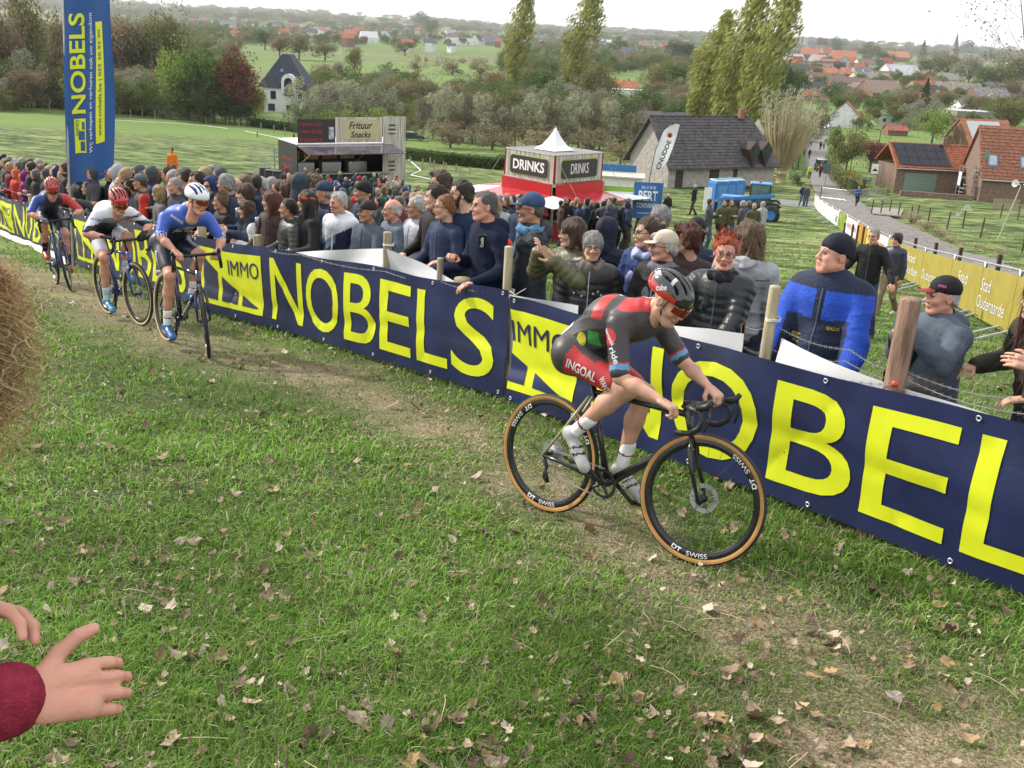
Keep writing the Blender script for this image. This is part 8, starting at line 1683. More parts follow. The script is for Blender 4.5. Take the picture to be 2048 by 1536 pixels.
 for i in range(26):MB().tube([(-.2 + i * Wd / 26,D / 2,hw + hr + .15),(-.2 + (i + .9) * Wd / 26,D / 2,hw + hr + .19)],[.13,.11],6).build('ridge_tile',[ot],rf)
 pn_ = empty('solar_array');pn_.parent = r
 for i in range(5):
  for j in range(3):
   x0 = Wd * .02 + i * Wd * .62 / 5;x1 = x0 + Wd * .62 / 5 - .04;a = -.3 + j * (D / 2 + .2) / 3;b = a + (D / 2 + .2) / 3 - .04;zz = lambda y:hw - .1 + (y + .5) * s_ + .26;MB().slab([(x0,a,zz(a)),(x1,a,zz(a)),(x1,b,zz(b)),(x0,b,zz(b))],(0,0,.04)).build('solar_panel',[mat('solar',(.006,.007,.013),.25,spec=.3)],pn_)
 dr = MB().box((Wd * .30,-.04,1.15),(3.5,.08,2.2)).build('garage_door',[mat('green_grey_door',(.19,.27,.22),.6,var=.08)],r);[MB().box((Wd * .30,-.085,.25 + i * .28),(3.5,.012,.02)).build('door_groove',[mat('groove',(.1,.14,.12),.7)],dr) for i in range(7)]
 MB().box((Wd * .66,D / 2,hw + hr + .5),(.5,.5,.9)).build('chimney',[bk_],rf);MB().box((Wd * .82,-.04,1.0),(.9,.08,2.0)).build('door',[BLACK],r);MB().tube([(-.3,-.55,hw - .12),(Wd + .2,-.55,hw - .12)],.06,6).build('gutter',[STEEL],rf)
 # large brick house at the right edge
 p = G(1956,402);k = mpp(p);r = empty('house',p,-.12,'large brick house with orange brown tiles and scaffold stair at the right edge','house');Wd,hw,D,hr = 230 * k,50 * k,7.5,90 * k
 MB().add([(0,0,0),(Wd,0,0),(Wd,D,0),(0,D,0),(0,0,hw),(Wd,0,hw),(Wd,D,hw),(0,D,hw),(0,D / 2,hw + hr),(Wd,D / 2,hw + hr)],[(0,1,5,4),(1,2,6,9,5),(2,3,7,6),(3,0,4,8,7)]).build('wall',[bk_],r);s_ = hr / (D / 2)
 rf = MB().slab([(-.25,-.3,hw - s_ * .3),(Wd,-.3,hw - s_ * .3),(Wd,D / 2,hw + hr),(-.25,D / 2,hw + hr)],(0,0,.16)).slab([(-.25,D / 2,hw + hr),(Wd,D / 2,hw + hr),(Wd,D + .3,hw - s_ * .3),(-.25,D + .3,hw - s_ * .3)],(0,0,.16)).build('roof',[mat('brown_orange_tiles',(.24,.10,.06),.75,var=.35,scale=4,bump=.6,bscale=10)],r)
 for i in range(16):yy = -.3 + (D / 2 + .3) * i / 16;MB().box((Wd / 2,yy,hw + yy * s_ + .2),(Wd + .2,.06,.05),M=Matrix.Rotation(math.atan(s_),3,'X')).build('tile_course',[mat('brown_orange_tiles',(.24,.10,.06),.75,var=.35,scale=4,bump=.6,bscale=10)],rf)
 MB().tube([(-.2,-.42,hw - s_ * .3),(Wd,-.42,hw - s_ * .3)],.07,6).build('gutter',[STEEL],rf)
 for x in (1.0,4.2):wf = MB().slab([(x - .5,.55,hw + s_ * .55 + .2),(x + .5,.55,hw + s_ * .55 + .2),(x + .5,1.4,hw + s_ * 1.4 + .2),(x - .5,1.4,hw + s_ * 1.4 + .2)],(0,0,.1)).build('skylight',[mat('blue_frame',(.12,.16,.3),.4)],rf);MB().slab([(x - .36,.65,hw + s_ * .65 + .31),(x + .36,.65,hw + s_ * .65 + .31),(x + .36,1.3,hw + s_ * 1.3 + .31),(x - .36,1.3,hw + s_ * 1.3 + .31)],(0,0,.03)).build('pane',[mat('skylight_glass',(.3,.36,.4),.1,spec=.8)],wf)
 house(1985,300,105,10,46,.2,BR,(.33,.12,.06),'steep orange roof with pale glaring solar panels at the right',.9,0,0,False,'house',2)
 p = G(1915,398);o = empty('scaffold_stair',p,-.12,'scaffold stair tower with plastic sheet between garage and brick house','scaffold')
 for x in (0,1.6):
  for y in (0,1.2):MB().tube([(x,y,0),(x,y,3.4)],.04,5).build('standard',[STEEL],o)
 for i in range(8):MB().box((.15 + i * .19,.6,.3 + i * .38),(.35,1.0,.05)).build('tread',[mat('ramp_planks',(.25,.22,.19),.8,var=.3,scale=3)],o)
 for z in (1.1,2.2,3.3):MB().tube([(0,0,z),(1.6,0,z)],.03,5).tube([(0,1.2,z),(1.6,1.2,z)],.03,5).build('rail',[STEEL],o)
 MB().box((-.1,.2,2.1),(.05,.9,1.4)).build('plastic_sheet',[WHITE_VINYL],o);MB().slab([(1.5,-.3,2.6),(2.6,-.3,2.6),(2.2,-.3,5.2),(1.9,-.3,5.2)],(0,.04,0)).build('green_sheet',[mat('green_sheet',(.14,.25,.16),.6)],o)
 o = MB();a,b = G(1800,392),G(1945,402);o.slab([Vector(a),Vector(b),Vector(b) + Vector((0,0,.55)),Vector(a) + Vector((0,0,.55))],(0,.3,0));tag(o.build('garden_wall',[bk_]),'low brick wall in front of the green grey garage door','wall')
 r = empty('picket_fence',G(1985,418),.02,'weathered wooden fence under the brick house at the right edge','fence')
 for i in range(16):MB().box((i * .16,0,.5),(.1,.03,1.0)).build('board',[WOOD],r)
 # dark shed and pallets by the big round tree
 r = empty('shed',G(340,232),-.1,'small dark shed with pale slatted end by the big round trees','shed');MB().box((.4,.8,1.0),(5.0,1.6,2.0)).build('wall',[mat('dark_boards',(.04,.035,.03),.9)],r)
 for i in range(7):MB().box((-2.6,-.15 + 0 * i,.3 + i * .28),(1.1,.06,.16)).build('slat',[WOOD],r)
def build_trees():
 crownmats();T = tree;k = 0
 L = [(20,213,225,100,'blobby','brown','tall brown green tree at the far left edge'),(70,212,235,90,'round','olive','tall olive tree at the top left, left of the flag'),(118,212,190,90,'blobby','brown','brown tree partly hidden by the flag, left side'),(-30,212,240,110,'round','olive','olive tree cut by the left edge'),
  (14,217,128,84,'willow','pale','pale willow at the left edge of the meadow'),(60,217,136,84,'willow','pale','pale willow between the left edge and the flag'),(104,218,128,76,'willow','olive','pale olive willow just left of the flag'),(-25,217,120,80,'willow','pale','pale willow cut by the left edge'),(150,218,110,70,'willow','olive','willow behind the blue flag'),
  (245,205,200,110,'round','brown','brownish tree right behind the blue flag'),(285,205,150,90,'round','green','dark green tree right of the flag'),(322,205,170,90,'blobby','olive','olive tree in the second row right of the flag'),(352,210,215,84,'round','olive','tallest olive tree reaching the top of the picture'),(270,225,120,90,'willow','brown','bare brownish bush above the shed'),(318,225,125,80,'bare','brown','grey brown bare tree left of the big round tree'),(256,214,52,64,'shrub','yellow','yellow green shrub right of the flag pole'),(220,205,170,70,'blobby','olive','olive tree hidden behind the flag edge'),
  (375,240,168,124,'round','bright','big bright green willow like round tree'),(428,246,172,150,'wide','green','broad dense green tree in front of the white house'),(480,250,152,96,'round','russet','dark red leaved tree right of the broad green tree'),(510,243,92,56,'round','yellow','yellowish small tree beside the white house'),(405,247,90,120,'shrub','dark','dark shrub at the foot of the broad green tree'),(470,250,80,100,'shrub','dark','dark shrub below the red leaved tree'),(305,216,34,70,'shrub','dark','low dark hedge bush above the meadow'),
  (598,262,120,84,'willow','pale','silvery willow directly right of the white house'),(648,262,128,100,'willow','grey','silvery willow, second right of the white house'),(705,262,118,100,'willow','pale','silvery willow, third right of the white house'),(752,262,118,84,'willow','grey','grey willow below the old brown roof'),(612,268,72,110,'shrub','green','green shrub behind the snack trailer, left'),(680,268,66,130,'shrub','bright','light green shrub behind the snack trailer'),(752,270,66,110,'shrub','bright','light green shrub above the Frituur sign'),(800,272,60,70,'shrub','olive','olive shrub right of the snack trailer')]
 bl = [(845,276),(885,282),(925,286),(968,290),(1010,292),(1052,292),(1094,294),(1136,296),(1178,298),(1220,302),(1262,306)]
 for i,(u,v) in enumerate(bl):L.append((u,v,118 + 8 * (i % 3),88,'willow' if i % 2 else 'bare','pale' if i % 2 else 'brown','windswept pale tree number-less'))
 nm = ['at the left end of the pale row behind the hedge','second from the left in the pale row behind the hedge','above the parked dark green car','left of the far poplar, in the pale row','right below the left poplar','between the two left poplars, in the pale row','left of the white peak of the kiosk','right behind the white peak of the kiosk','right of the white peak of the kiosk','left of the barn roof, in the pale row','touching the barn gable']
 j = 0
 for i,a in enumerate(L):
  lab = a[6]
  if 'number-less' in lab:lab = 'windswept %s tree %s' % ('silvery' if a[4] == 'willow' else 'nearly bare brown',nm[j]);j += 1
  T(*a[:6],lab,i,'trees and shrubs in the middle distance')
 for i,(u,v) in enumerate(bl):T(u + 20,v + 1,70 + 6 * (i % 3),96,'shrub',('grey','olive','brown')[i % 3],'thicket ' + nm[i].replace('in the pale row','in the thickets').replace('pale row','thicket row'),i,'thickets below the pale trees')
 for i,(u,v,h,w,c,lab) in enumerate(((900,296,62,130,'brown','brown undergrowth behind the clipped hedge, left'),(985,300,64,140,'brown','brown undergrowth behind the clipped hedge, centre'),(1075,304,60,120,'straw','rust coloured undergrowth beside the kiosk'),(1185,312,64,110,'brown','brown undergrowth between kiosk and barn'),(1240,330,66,90,'brown','bare scrub beside the barn gable'))):T(u,v,h,w,'shrub',c,lab,i,'undergrowth below the pale trees')
 for i,a in enumerate([(1020,215,232,58,'poplar','poplar','left one of the two central poplars, cut by the top edge'),(1140,222,246,78,'poplar','poplar','broader right one of the two central poplars'),(1382,285,250,80,'poplar','poplar','shortest left poplar of the leaning group of three'),(1432,292,315,92,'poplar','poplar','middle poplar of the leaning group of three'),(1490,300,325,100,'poplar','poplar','tallest right poplar of the leaning group of three')]):T(*a[:6],a[6],i,'tall yellow green poplars',rot=.1 * i).rotation_euler = (0,(.03 if i < 2 else .10),.1 * i)
 for i,a in enumerate([(1085,222,100,100,'round','green','dark green tree between the two central poplars'),(1178,235,110,84,'round','olive','olive tree against the right central poplar'),(1205,215,96,80,'blobby','olive','rounded olive tree left of the orange long house'),(1130,240,90,90,'round','grey','grey green tree at the foot of the right central poplar'),(1310,205,74,80,'round','olive','bushy tree right of the white modern house'),(1345,190,84,70,'round','green','dark tree left of the leaning poplars'),(1290,250,60,90,'shrub','green','green bushes behind the barn ridge'),(1555,262,130,70,'round','dark','dark tree right of the leaning poplars'),(1525,330,100,60,'round','green','dark green bush at the barn end'),(1545,235,90,60,'blobby','green','green tree behind the right poplar'),(1600,282,92,84,'willow','pale','white tipped willow behind the pollard'),(1640,268,70,60,'willow','olive','pale green bush above the lane'),(1560,366,180,140,'pollard','pale','pollard willow with fan of straight shoots beside the lane'),(1530,372,50,60,'shrub','olive','scrub between barn and pollard willow'),(1595,372,44,60,'shrub','hedge','low dark bush at the foot of the pollard willow'),
  (1690,352,108,76,'blobby','olive','green hedge tree right of the lane'),(1668,330,80,40,'round','hedge','narrow clipped bush at the lane side'),(1738,345,88,84,'round','russet','dark purple brown bush beside the garage'),(1698,378,48,60,'shrub','yellow','yellow green bush at the lane edge'),(1722,385,44,50,'shrub','hedge','dark hedge bush beside the village sign'),(1765,390,30,50,'shrub','bright','small light green bush by the village sign'),(1735,262,40,50,'shrub','bright','shrub below the white gable'),(1862,290,74,96,'wide','bright','bright yellow green tree above the garage roof'),(1812,244,84,52,'round','brown','brown half bare tree in mid village'),(1842,246,88,40,'conifer','dark','tall dark conifer in the village'),(1790,228,38,18,'conifer','dark','small pointed conifer right of the white gable'),(1680,222,44,50,'round','green','green tree above the lane end'),(1715,212,38,54,'shrub','dark','dark garden bushes behind the white gable'),(1955,290,50,60,'shrub','olive','garden shrub beside the steep orange roof'),(2010,262,74,110,'wide','olive','broad green hedge trees at the right edge'),(1900,290,34,60,'shrub','olive','shrubs left of the steep orange roof'),(1688,250,24,26,'round','dark','dark round bush against the white gable'),
  (1582,200,84,80,'round','green','dark green trees left of the village'),(1640,108,40,34,'round','russet','russet tree on the skyline of the village'),(1672,112,38,44,'round','green','green tree behind the orange roof'),(1740,126,42,60,'wide','olive','broad olive trees in the upper village'),(1770,134,36,44,'round','green','green tree left of the detached orange roof'),(1842,128,46,26,'conifer','green','tall conifer left of the church'),(1818,136,18,22,'shrub','yellow','yellow bush in the upper village'),(1890,165,64,80,'wide','olive','large grey green tree below the church'),(1935,178,70,84,'wide','grey','large rounded grey tree right of the church'),(1985,185,70,80,'round','green','dark green tree at the right of the village'),(2030,180,80,90,'round','olive','olive tree at the right edge'),(1930,115,34,40,'round','dark','dark tree beside the church'),(1860,150,44,56,'round','olive','olive tree left of the grey green one'),
  (560,118,56,50,'round','brown','brown tree in the valley field, left'),(598,120,50,60,'round','olive','rounded olive tree in the valley field'),(650,122,42,80,'wide','olive','spreading olive tree on the field edge'),(530,100,50,50,'round','green','green tree behind the big round trees'),(708,160,74,44,'blobby','olive','light green tree in the field behind the house'),(676,158,44,30,'round','grey','small grey tree beside the light green one'),(810,112,34,60,'wide','olive','low tree line right of the villa'),(835,150,50,50,'shrub','brown','thicket in the middle field'),(905,150,44,110,'shrub','brown','brown thicket left of the poplar'),(960,160,50,90,'shrub','brown','brown thicket under the left poplar'),(780,190,44,60,'bare','olive','bare olive tree right of the brown roof'),(820,215,60,60,'bare','olive','sparse tree behind the pale row'),(860,75,44,40,'round','olive','tree above the middle field'),(845,64,40,50,'round','green','dark tree beyond the middle field'),(1240,120,46,60,'wide','green','green trees right of the central poplars'),(1300,150,50,80,'wide','olive','bright olive trees before the right poplars'),(1270,140,36,60,'shrub','olive','thicket beside the orange long house'),(1360,130,60,60,'round','dark','dark tree left of the right poplars')]):T(*a[:6],a[6],i,'single trees in the valley and village')
 # the nearly bare tree whose branches enter at the top right
 g = random.Random(9);r = empty('bare_tree',G(2110,330),0,'bare tree with a few clinging leaves reaching in at the top right','tree');p0 = Vector(r.location);k = mpp(np.array(p0));D = p0.y;tr = MB();lf = []
 def Wp(u,v,dy=0):return Vector(PY(u,v,D + dy)) - p0
 def grow(a,d,L,rad,lvl):
  pts = [a];q = a.copy();dd = d.normalized();n = 5
  for i in range(n):dd = (dd + Vector((g.gauss(0,.16),g.gauss(0,.16),g.gauss(.03,.14)))).normalized();q = q + dd * L / n;pts.append(q.copy())
  tr.tube(pts,[rad * (1 - .6 * i / n) for i in range(n + 1)],5 if lvl < 2 else 3,False)
  if lvl < 4:
   for i in range(1,n + 1):
    for _ in range(2 if lvl < 3 else 1):
     if g.random() < .85:s_ = (dd + Vector((g.gauss(0,.8),g.gauss(0,.5),g.gauss(0.1,.7))));grow(pts[i],s_,L * g.uniform(.45,.65),rad * .5,lvl + 1)
  if lvl >= 3 and g.random() < .35:lf.append(pts[-1])
 s2 = 40 * k
 trunk = [Vector((0,0,-.3)),Wp(2080,230),Wp(2052,120),Wp(2040,-20)];tr.tube(trunk,[.22,.16,.12,.08],8)
 for (a,b) in (((2060,150),(1975,75)),((2050,110),(1960,30)),((2075,220),(1995,150)),((2045,40),(1985,-20)),((2070,200),(2000,190))):A_,B_ = Wp(*a),Wp(*b,g.uniform(-2,2));grow(A_,B_ - A_,(B_ - A_).length * 1.25,.045,1)
 tr.build('trunk',[mat('bark',(.10,.085,.07),.9,var=.3,scale=12)],r);V,F,t = leafset(np.array([tuple(q) for q in lf]),4.5 * k,np.random.default_rng(4));obj('crown',meshdata('crown',V,F,[CR['brown']],None,False,t),r)
 # clipped hedge behind the stalls, scrub on the verge
 def hedge(pts,hgt,wid,label,c='hedge',n=9000,name='hedge',s=.14):
  P = [G(u,v) for u,v in pts];rg = np.random.default_rng(len(label));C = [];o0 = P[0].copy()
  seg = [np.linalg.norm(b - a) for a,b in zip(P[:-1],P[1:])];tot = sum(seg)
  for (a,b),L_ in zip(zip(P[:-1],P[1:]),seg):
   m_ = int(n * L_ / tot);t = rg.uniform(0,1,m_)[:,None];q = a + (b - a) * t;d = (b - a) / L_;nn = np.array([-d[1],d[0],0]);x = rg.uniform(-1,1,m_);z = rg.uniform(0,1,m_);f = rg.integers(0,3,m_);x = np.where(f == 0,-1,np.where(f == 1,1,x)) * wid / 2;z = np.where(f == 2,1,z) * hgt * (1 + .05 * np.sin(t[:,0] * 40));C.append(q + nn * x[:,None] + np.array([0,0,1.]) * z[:,None] + rg.normal(size=(m_,3)) * .05)
  C = np.concatenate(C) - o0;V,F,t = leafset(C,s,rg);r = empty(name,o0,0,label,'hedge');obj('foliage',meshdata('foliage',V,F,[CR[c]],None,False,t),r)
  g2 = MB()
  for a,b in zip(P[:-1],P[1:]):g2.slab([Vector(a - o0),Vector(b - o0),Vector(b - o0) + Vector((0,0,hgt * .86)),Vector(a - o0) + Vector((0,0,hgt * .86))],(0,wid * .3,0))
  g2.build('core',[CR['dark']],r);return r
 hedge([(808,318),(900,330),(1000,340),(1010,332)],1.25,1.3,'clipped green hedge between the two stalls',n=12000)
 hedge([(1655,330),(1672,362),(1700,385),(1712,392)],1.6,1.2,'hedge bank along the right side of the lane','olive',5000)
 hedge([(1600,250),(1595,300),(1585,340)],2.0,1.5,'hedge on the left side of the lane','hedge',5000,s=.2)
 hedge([(-60,213),(130,216),(330,236)],1.3,1.5,'dark hedge bottom along the top of the meadow','dark',8000,s=.25)
 hedge([(500,252),(620,268),(800,285)],1.4,1.6,'dark hedge at the lower edge of the meadow behind the stalls','dark',8000,s=.25)
 for i,(u,v,w,h) in enumerate(((1822,448,56,34),(1852,462,60,36),(1880,474,50,30),(1905,484,60,22),(1950,494,70,18),(2000,506,70,20))):T(u,v,h,w,'shrub','straw','dry straw coloured tussock on the verge, %s' % ['nearest the ramp','second from the ramp','in the middle of the row','right of the middle','left of the loudspeaker pole','at the right end'][i],i,'dry tussocks along the lane verge',name='dry_tussock')
 # field gate and posts at meadow edge
 for i in range(26):
  u = [412,435,455,478,522,548,570,596,616,820,845,868,892,912,940,30,100,70,240,262,285,310,860,887,1465,1300][i];v = [244,247,250,253,262,266,271,275,280,330,334,338,342,345,350,219,222,220,232,234,235,238,332,340,0,0][i]
  if v == 0:continue
  p = G(u,v);hp = .014 * depth(p) * .55;o = MB().box((0,0,hp / 2),(.14,.14,hp)).build('fence_post',[WOOD]);o.location = p;tag(o,'thin pasture post, %s, %s' % (['first from the left','second','third','fourth','first','second','third','fourth','fifth','first','second','third','fifth','seventh','eighth','leftmost','third','second','fourth','fifth','sixth','seventh','fourth','sixth','',''][i],('below the big round trees' if u < 480 and u > 380 else 'in front of the white house' if u < 620 and u > 500 else 'in front of the clipped hedge' if u > 800 else 'at the upper edge of the meadow')),'fence post','thin pasture fence posts')
 for i,(u,v,l) in enumerate(((1700,345,'left'),(1748,350,'right'))):p = G(u,v);o = MB().tube([(0,0,0),(0,0,88 * mpp(p))],[.07,.05],6).tube([(0,0,88 * mpp(p)),(-.8,0,88 * mpp(p) + .1)],.06,5).build('street_lamp',[mat('lamp_black',(.03,.03,.03),.5)]);o.location = p;tag(o,'thin dark street lamp beside the lane, %s one of the pair' % l,'street lamp','street lamps by the lane')
 o = MB();p = G(1640,243);
 for i,(u,lab) in enumerate(((1622,'blue banner flag over the end of the lane, left'),(1660,'blue and white banner flag over the end of the lane, right'))):p = G(u,244);k = mpp(p);o = empty('banner_flag',p,0,lab,'flag','flags at the end of the lane');MB().tube([(0,0,0),(0,0,18 * k)],.06,5).build('pole',[STEEL],o);MB().box((4 * k,0,13 * k),(8 * k,.05,9 * k)).build('cloth',[mat('flag_blue',(.12,.16,.42),.6,var=.5,scale=2)],o)
def scatter_gn(name,P,S,Rz,proto,cm,label=None):
 """a wood: one object whose points carry copies of one crown"""
 me = bpy.data.meshes.new(name);me.vertices.add(len(P));me.vertices.foreach_set('co',np.asarray(P,np.float32).ravel());a = me.attributes.new('sc','FLOAT_VECTOR','POINT');a.data.foreach_set('vector',np.asarray(S,np.float32).ravel());a = me.attributes.new('rt','FLOAT_VECTOR','POINT');a.data.foreach_set('vector',np.stack([0 * Rz,0 * Rz,Rz],1).astype(np.float32).ravel())
 pm = proto.copy();pm.materials.clear();pm.materials.append(cm);po = bpy.data.objects.new(name + '_crown',pm);o = obj(name,me)
 ng = bpy.data.node_groups.new(name,'GeometryNodeTree');ng.interface.new_socket('Geometry',in_out='INPUT',socket_type='NodeSocketGeometry');ng.interface.new_socket('Geometry',in_out='OUTPUT',socket_type='NodeSocketGeometry');N,L = ng.nodes,ng.links
 gi,go,ip,oi = N.new('NodeGroupInput'),N.new('NodeGroupOutput'),N.new('GeometryNodeInstanceOnPoints'),N.new('GeometryNodeObjectInfo');oi.inputs[0].default_value = po;a1,a2 = N.new('GeometryNodeInputNamedAttribute'),N.new('GeometryNodeInputNamedAttribute')
 for q,nm in ((a1,'sc'),(a2,'rt')):q.data_type = 'FLOAT_VECTOR';q.inputs[0].default_value = nm
 L.new(gi.outputs[0],ip.inputs['Points']);L.new(oi.outputs['Geometry'],ip.inputs['Instance']);L.new(a1.outputs[0],ip.inputs['Scale']);L.new(a2.outputs[0],ip.inputs['Rotation']);L.new(ip.outputs[0],go.inputs[0]);md = o.modifiers.new('wood','NODES');md.node_group = ng;return tag(o,kind='stuff')
def build_far_woods():
 """countless trees of the valley floor and the hills"""
 M3 = np.stack([C_R,-C_U,C_F]);
 def px(x,y):P = M3 @ np.stack([x,y,HV(x,y)]);return 1024 + FPX * P[0] / P[2],768 + FPX * P[1] / P[2]
 def lift(x,y):return HV(x,y) + np.clip((y - 3200) / 3500,0,1) * (38 + 16 * vnoise(x,y,4200,8) + 10 * vnoise(x,y,1500,9))
 def fields(x,y,g):     # open meadows, lane and village stay clear
  u,v = px(x,y);n = vnoise(x,y,420,21) + .5 * vnoise(x,y,150,22)
  op = ((u > 480) & (u < 1010) & (v > 96) & (v < 122)) | ((u > 490) & (u < 960) & (v > 128) & (v < 176)) | ((u > 380) & (u < 560) & (v > 30) & (v < 44)) | ((u > 0) & (u < 130) & (v > 24) & (v < 70)) | ((u > 1595) & (u < 1680) & (v > 215));vil = (u > 1560) & (v > 112)
  return ~op & ~((u > 470) & (u < 1000) & (v > 92) & (v < 186)) & (v < 262) & ((n > -.45) | (v < 60) | (v > 170)) & (~vil | (g.uniform(0,1,len(x)) < np.where(v > 200,.5,.10))) & ~((u > 1180) & (u < 1310) & (v > 150) & (v < 225)) & ~((u > 500) & (u < 640) & (v > 180))
 kinds = [('round','olive'),('blobby','brown'),('round','green'),('willow','grey'),('shrub','olive'),('wide','green'),('shrub','olive'),('bare','olive')]
 for i,(kd,cc) in enumerate(kinds):
  g = np.random.default_rng(100 + i)
  for (nm,y0,y1,n,h0,h1) in (('valley_wood',210,700,190,5,11),('plain_wood',600,3300,560,8,15),('hill_wood',3200,7500,330,18,32)):
   y = np.exp(g.uniform(math.log(y0),math.log(y1),n * 4));x = g.uniform(-.62,.62,n * 4) * y;ok = fields(x,y,g) if nm != 'hill_wood' else vnoise(x,y,1300,24) > -.25;x,y = x[ok][:n],y[ok][:n];h = g.uniform(h0,h1,len(x)) * (.55 if kd == 'shrub' else 1);w = h * (1 if nm != 'hill_wood' else 2.2)
   scatter_gn(nm,np.stack([x,y,lift(x,y) - .3],1),np.stack([w,w,h],1),g.uniform(0,6.28,len(x)) if kd != 'willow' else 0 * x,tree_proto(kd,i % 3)[0],CR[cc])
 # specks of far houses between the trees
 g = np.random.default_rng(8);b = MB();n = 0
 while n < 170:
  y = math.exp(g.uniform(math.log(1000),math.log(5200)));x = g.uniform(-.55,.55) * y;z = float(HV(x,y));s = g.uniform(9,15);b.mat(int(g.integers(0,3)));b.box((x,y,z + s * .35),(s,s * .6,s * .7),rz=float(g.uniform(0,3)));b.mat(3 + int(g.integers(0,2)));b.add([(x - s * .5,y - s * .32,z + s * .7),(x + s * .5,y - s * .32,z + s * .7),(x + s * .5,y + s * .32,z + s * .7),(x - s * .5,y + s * .32,z + s * .7),(x - s * .5,y,z + s * 1.05),(x + s * .5,y,z + s * 1.05)],[(0,1,5,4),(2,3,4,5),(0,4,3),(1,2,5)]);n += 1
 o = b.build('far_hamlets',[mat('house_wall',WH,.85),mat('house_wall',CRM,.85),mat('house_wall',BR,.85),tilem(ORG),tilem(SLT)]);tag(o,kind='stuff')
def build_grass():
 g = np.random.default_rng(31)
 def blades(n,r0,r1,lmin,lmax,wf,name,tuft=9,lim=.62):
  nt = n // tuft;r = np.exp(g.uniform(math.log(r0),math.log(r1),nt));a = g.uniform(-lim,lim,nt);cx,cy = r * np.sin(a),r * np.cos(a)
  w = worn(cx,cy);clump = .5 + .5 * vnoise(cx,cy,.33,41) + .35 * vnoise(cx,cy,1.3,42);keep = g.uniform(0,1,nt) < (1 - w * .72) * np.clip(clump * 1.25 + .12,.10,1);cx,cy,r,w,clump = cx[keep],cy[keep],r[keep],w[keep],clump[keep]
  N_ = len(cx) * tuft;sp = np.repeat(.018 + .006 * r,tuft);x = np.repeat(cx,tuft) + g.normal(size=N_) * sp;y = np.repeat(cy,tuft) + g.normal(size=N_) * sp;rr = np.repeat(r,tuft);ww = np.repeat(w,tuft);cl = np.repeat(clump,tuft)
  L = g.uniform(lmin,lmax,N_) * (1 - .55 * ww) * (.75 + .45 * np.clip(cl,0,1));az = g.uniform(0,6.283,N_) ;fl = g.uniform(.25,1.4,N_) + ww * .3 + (g.uniform(0,1,N_) < .15) * .5;wd = wf * np.maximum(1,rr / 3.2) * g.uniform(.7,1.3,N_)
  z = HV(x,y) + (vnoise(x,y,.5,1) * .010 + vnoise(x,y,.16,2) * .005) - .004;dx,dy = np.cos(az),np.sin(az);sx,sy = -dy,dx;wind = .25
  B = np.stack([x,y,z],1);m = np.stack([dx * np.sin(fl * .6) * L * .5 + wind * L * .1,dy * np.sin(fl * .6) * L * .5,np.cos(fl * .6) * L * .5],1);t = np.stack([dx * np.sin(fl) * L + wind * L * .3,dy * np.sin(fl) * L,np.maximum(.10,np.cos(fl)) * L * .85],1);sv = np.stack([sx,sy,0 * sx],1) * wd[:,None]
  V = np.stack([B - sv * .5,B + sv * .5,B + m + sv * .42,B + m - sv * .42,B + t],1).reshape(-1,3);k = np.arange(N_) * 5;F1 = np.stack([k,k + 1,k + 2],1);F2 = np.stack([k,k + 2,k + 3],1);F3 = np.stack([k + 3,k + 2,k + 4],1);F = np.concatenate([F1,F2,F3]);dry = (g.uniform(0,1,N_) < .11 + .50 * ww + .12 * (cl < .3)).astype(int);tint = g.uniform(0,1,N_) * .75 + .25 * np.clip(cl,0,1)
  me = meshdata(name,V,F,[green('grass_blade',(.115,.22,.032),(.18,.32,.055),.75),green('dry_grass',(.36,.32,.18),(.50,.45,.29),.5)],np.concatenate([dry] * 3),False,np.concatenate([tint] * 3));o = obj(name,me);tag(o,kind='stuff');return o
 blades(225000,2.0,7.5,.035,.10,.0036,'grass_near');blades(95000,6.5,22,.05,.10,.0036,'grass_middle',tuft=7);blades(60000,18,75,.07,.13,.0030,'grass_far',tuft=6,lim=.7)
 # fallen leaves
 def leaf_mesh(seed):
  q = np.random.default_rng(seed);n = 14;o = []
  for i in range(n):a = 2 * math.pi * i / n + q.normal() * .12;lobe = (1.0 if i % 3 == 0 else .74 if i % 3 == 1 else .86) * q.uniform(.72,1.12);o.append([lobe * .5 * math.cos(a) * 1.05,lobe * .5 * math.sin(a) * .8,0])
  o = np.array(o);cu = q.uniform(.4,1.7);o[:,2] = cu * (o[:,0] ** 2) * .9 + q.uniform(-.5,.9) * (o[:,1] ** 2) + q.normal(size=n) * .05;V = [(0,0,-.02)] + [tuple(p * np.array([.5,.5,.35])) for p in o] + [tuple(p) for p in o];F = [(0,1 + i,1 + (i + 1) % n) for i in range(n)] + [(1 + i,1 + n + i,1 + n + (i + 1) % n,1 + (i + 1) % n) for i in range(n)]
  V += [(-.5,0,0),(-.85,.06,.04),(-.85,.08,.04)];F.append((2 * n + 1,2 * n + 2,2 * n + 3));return V,F
 cols = [(.20,.135,.09),(.30,.225,.16),(.12,.078,.05),(.42,.35,.27),(.25,.165,.08)];lm = [mat('dead_leaf',c,.7,var=.3,scale=4,bump=.4,bscale=14,spec=.3) for c in cols];base = [leaf_mesh(i) for i in range(6)];dat = [[meshdata('leaf',v,f,[m]) for m in lm] for v,f in base]
 N_ = 3600;r = np.exp(g.uniform(math.log(2.1),math.log(14),N_ * 2));a = g.uniform(-.6,.6,N_ * 2);x,y = r * np.sin(a),r * np.cos(a);beh = (x - np.interp(y,FY,FX)) > -.05
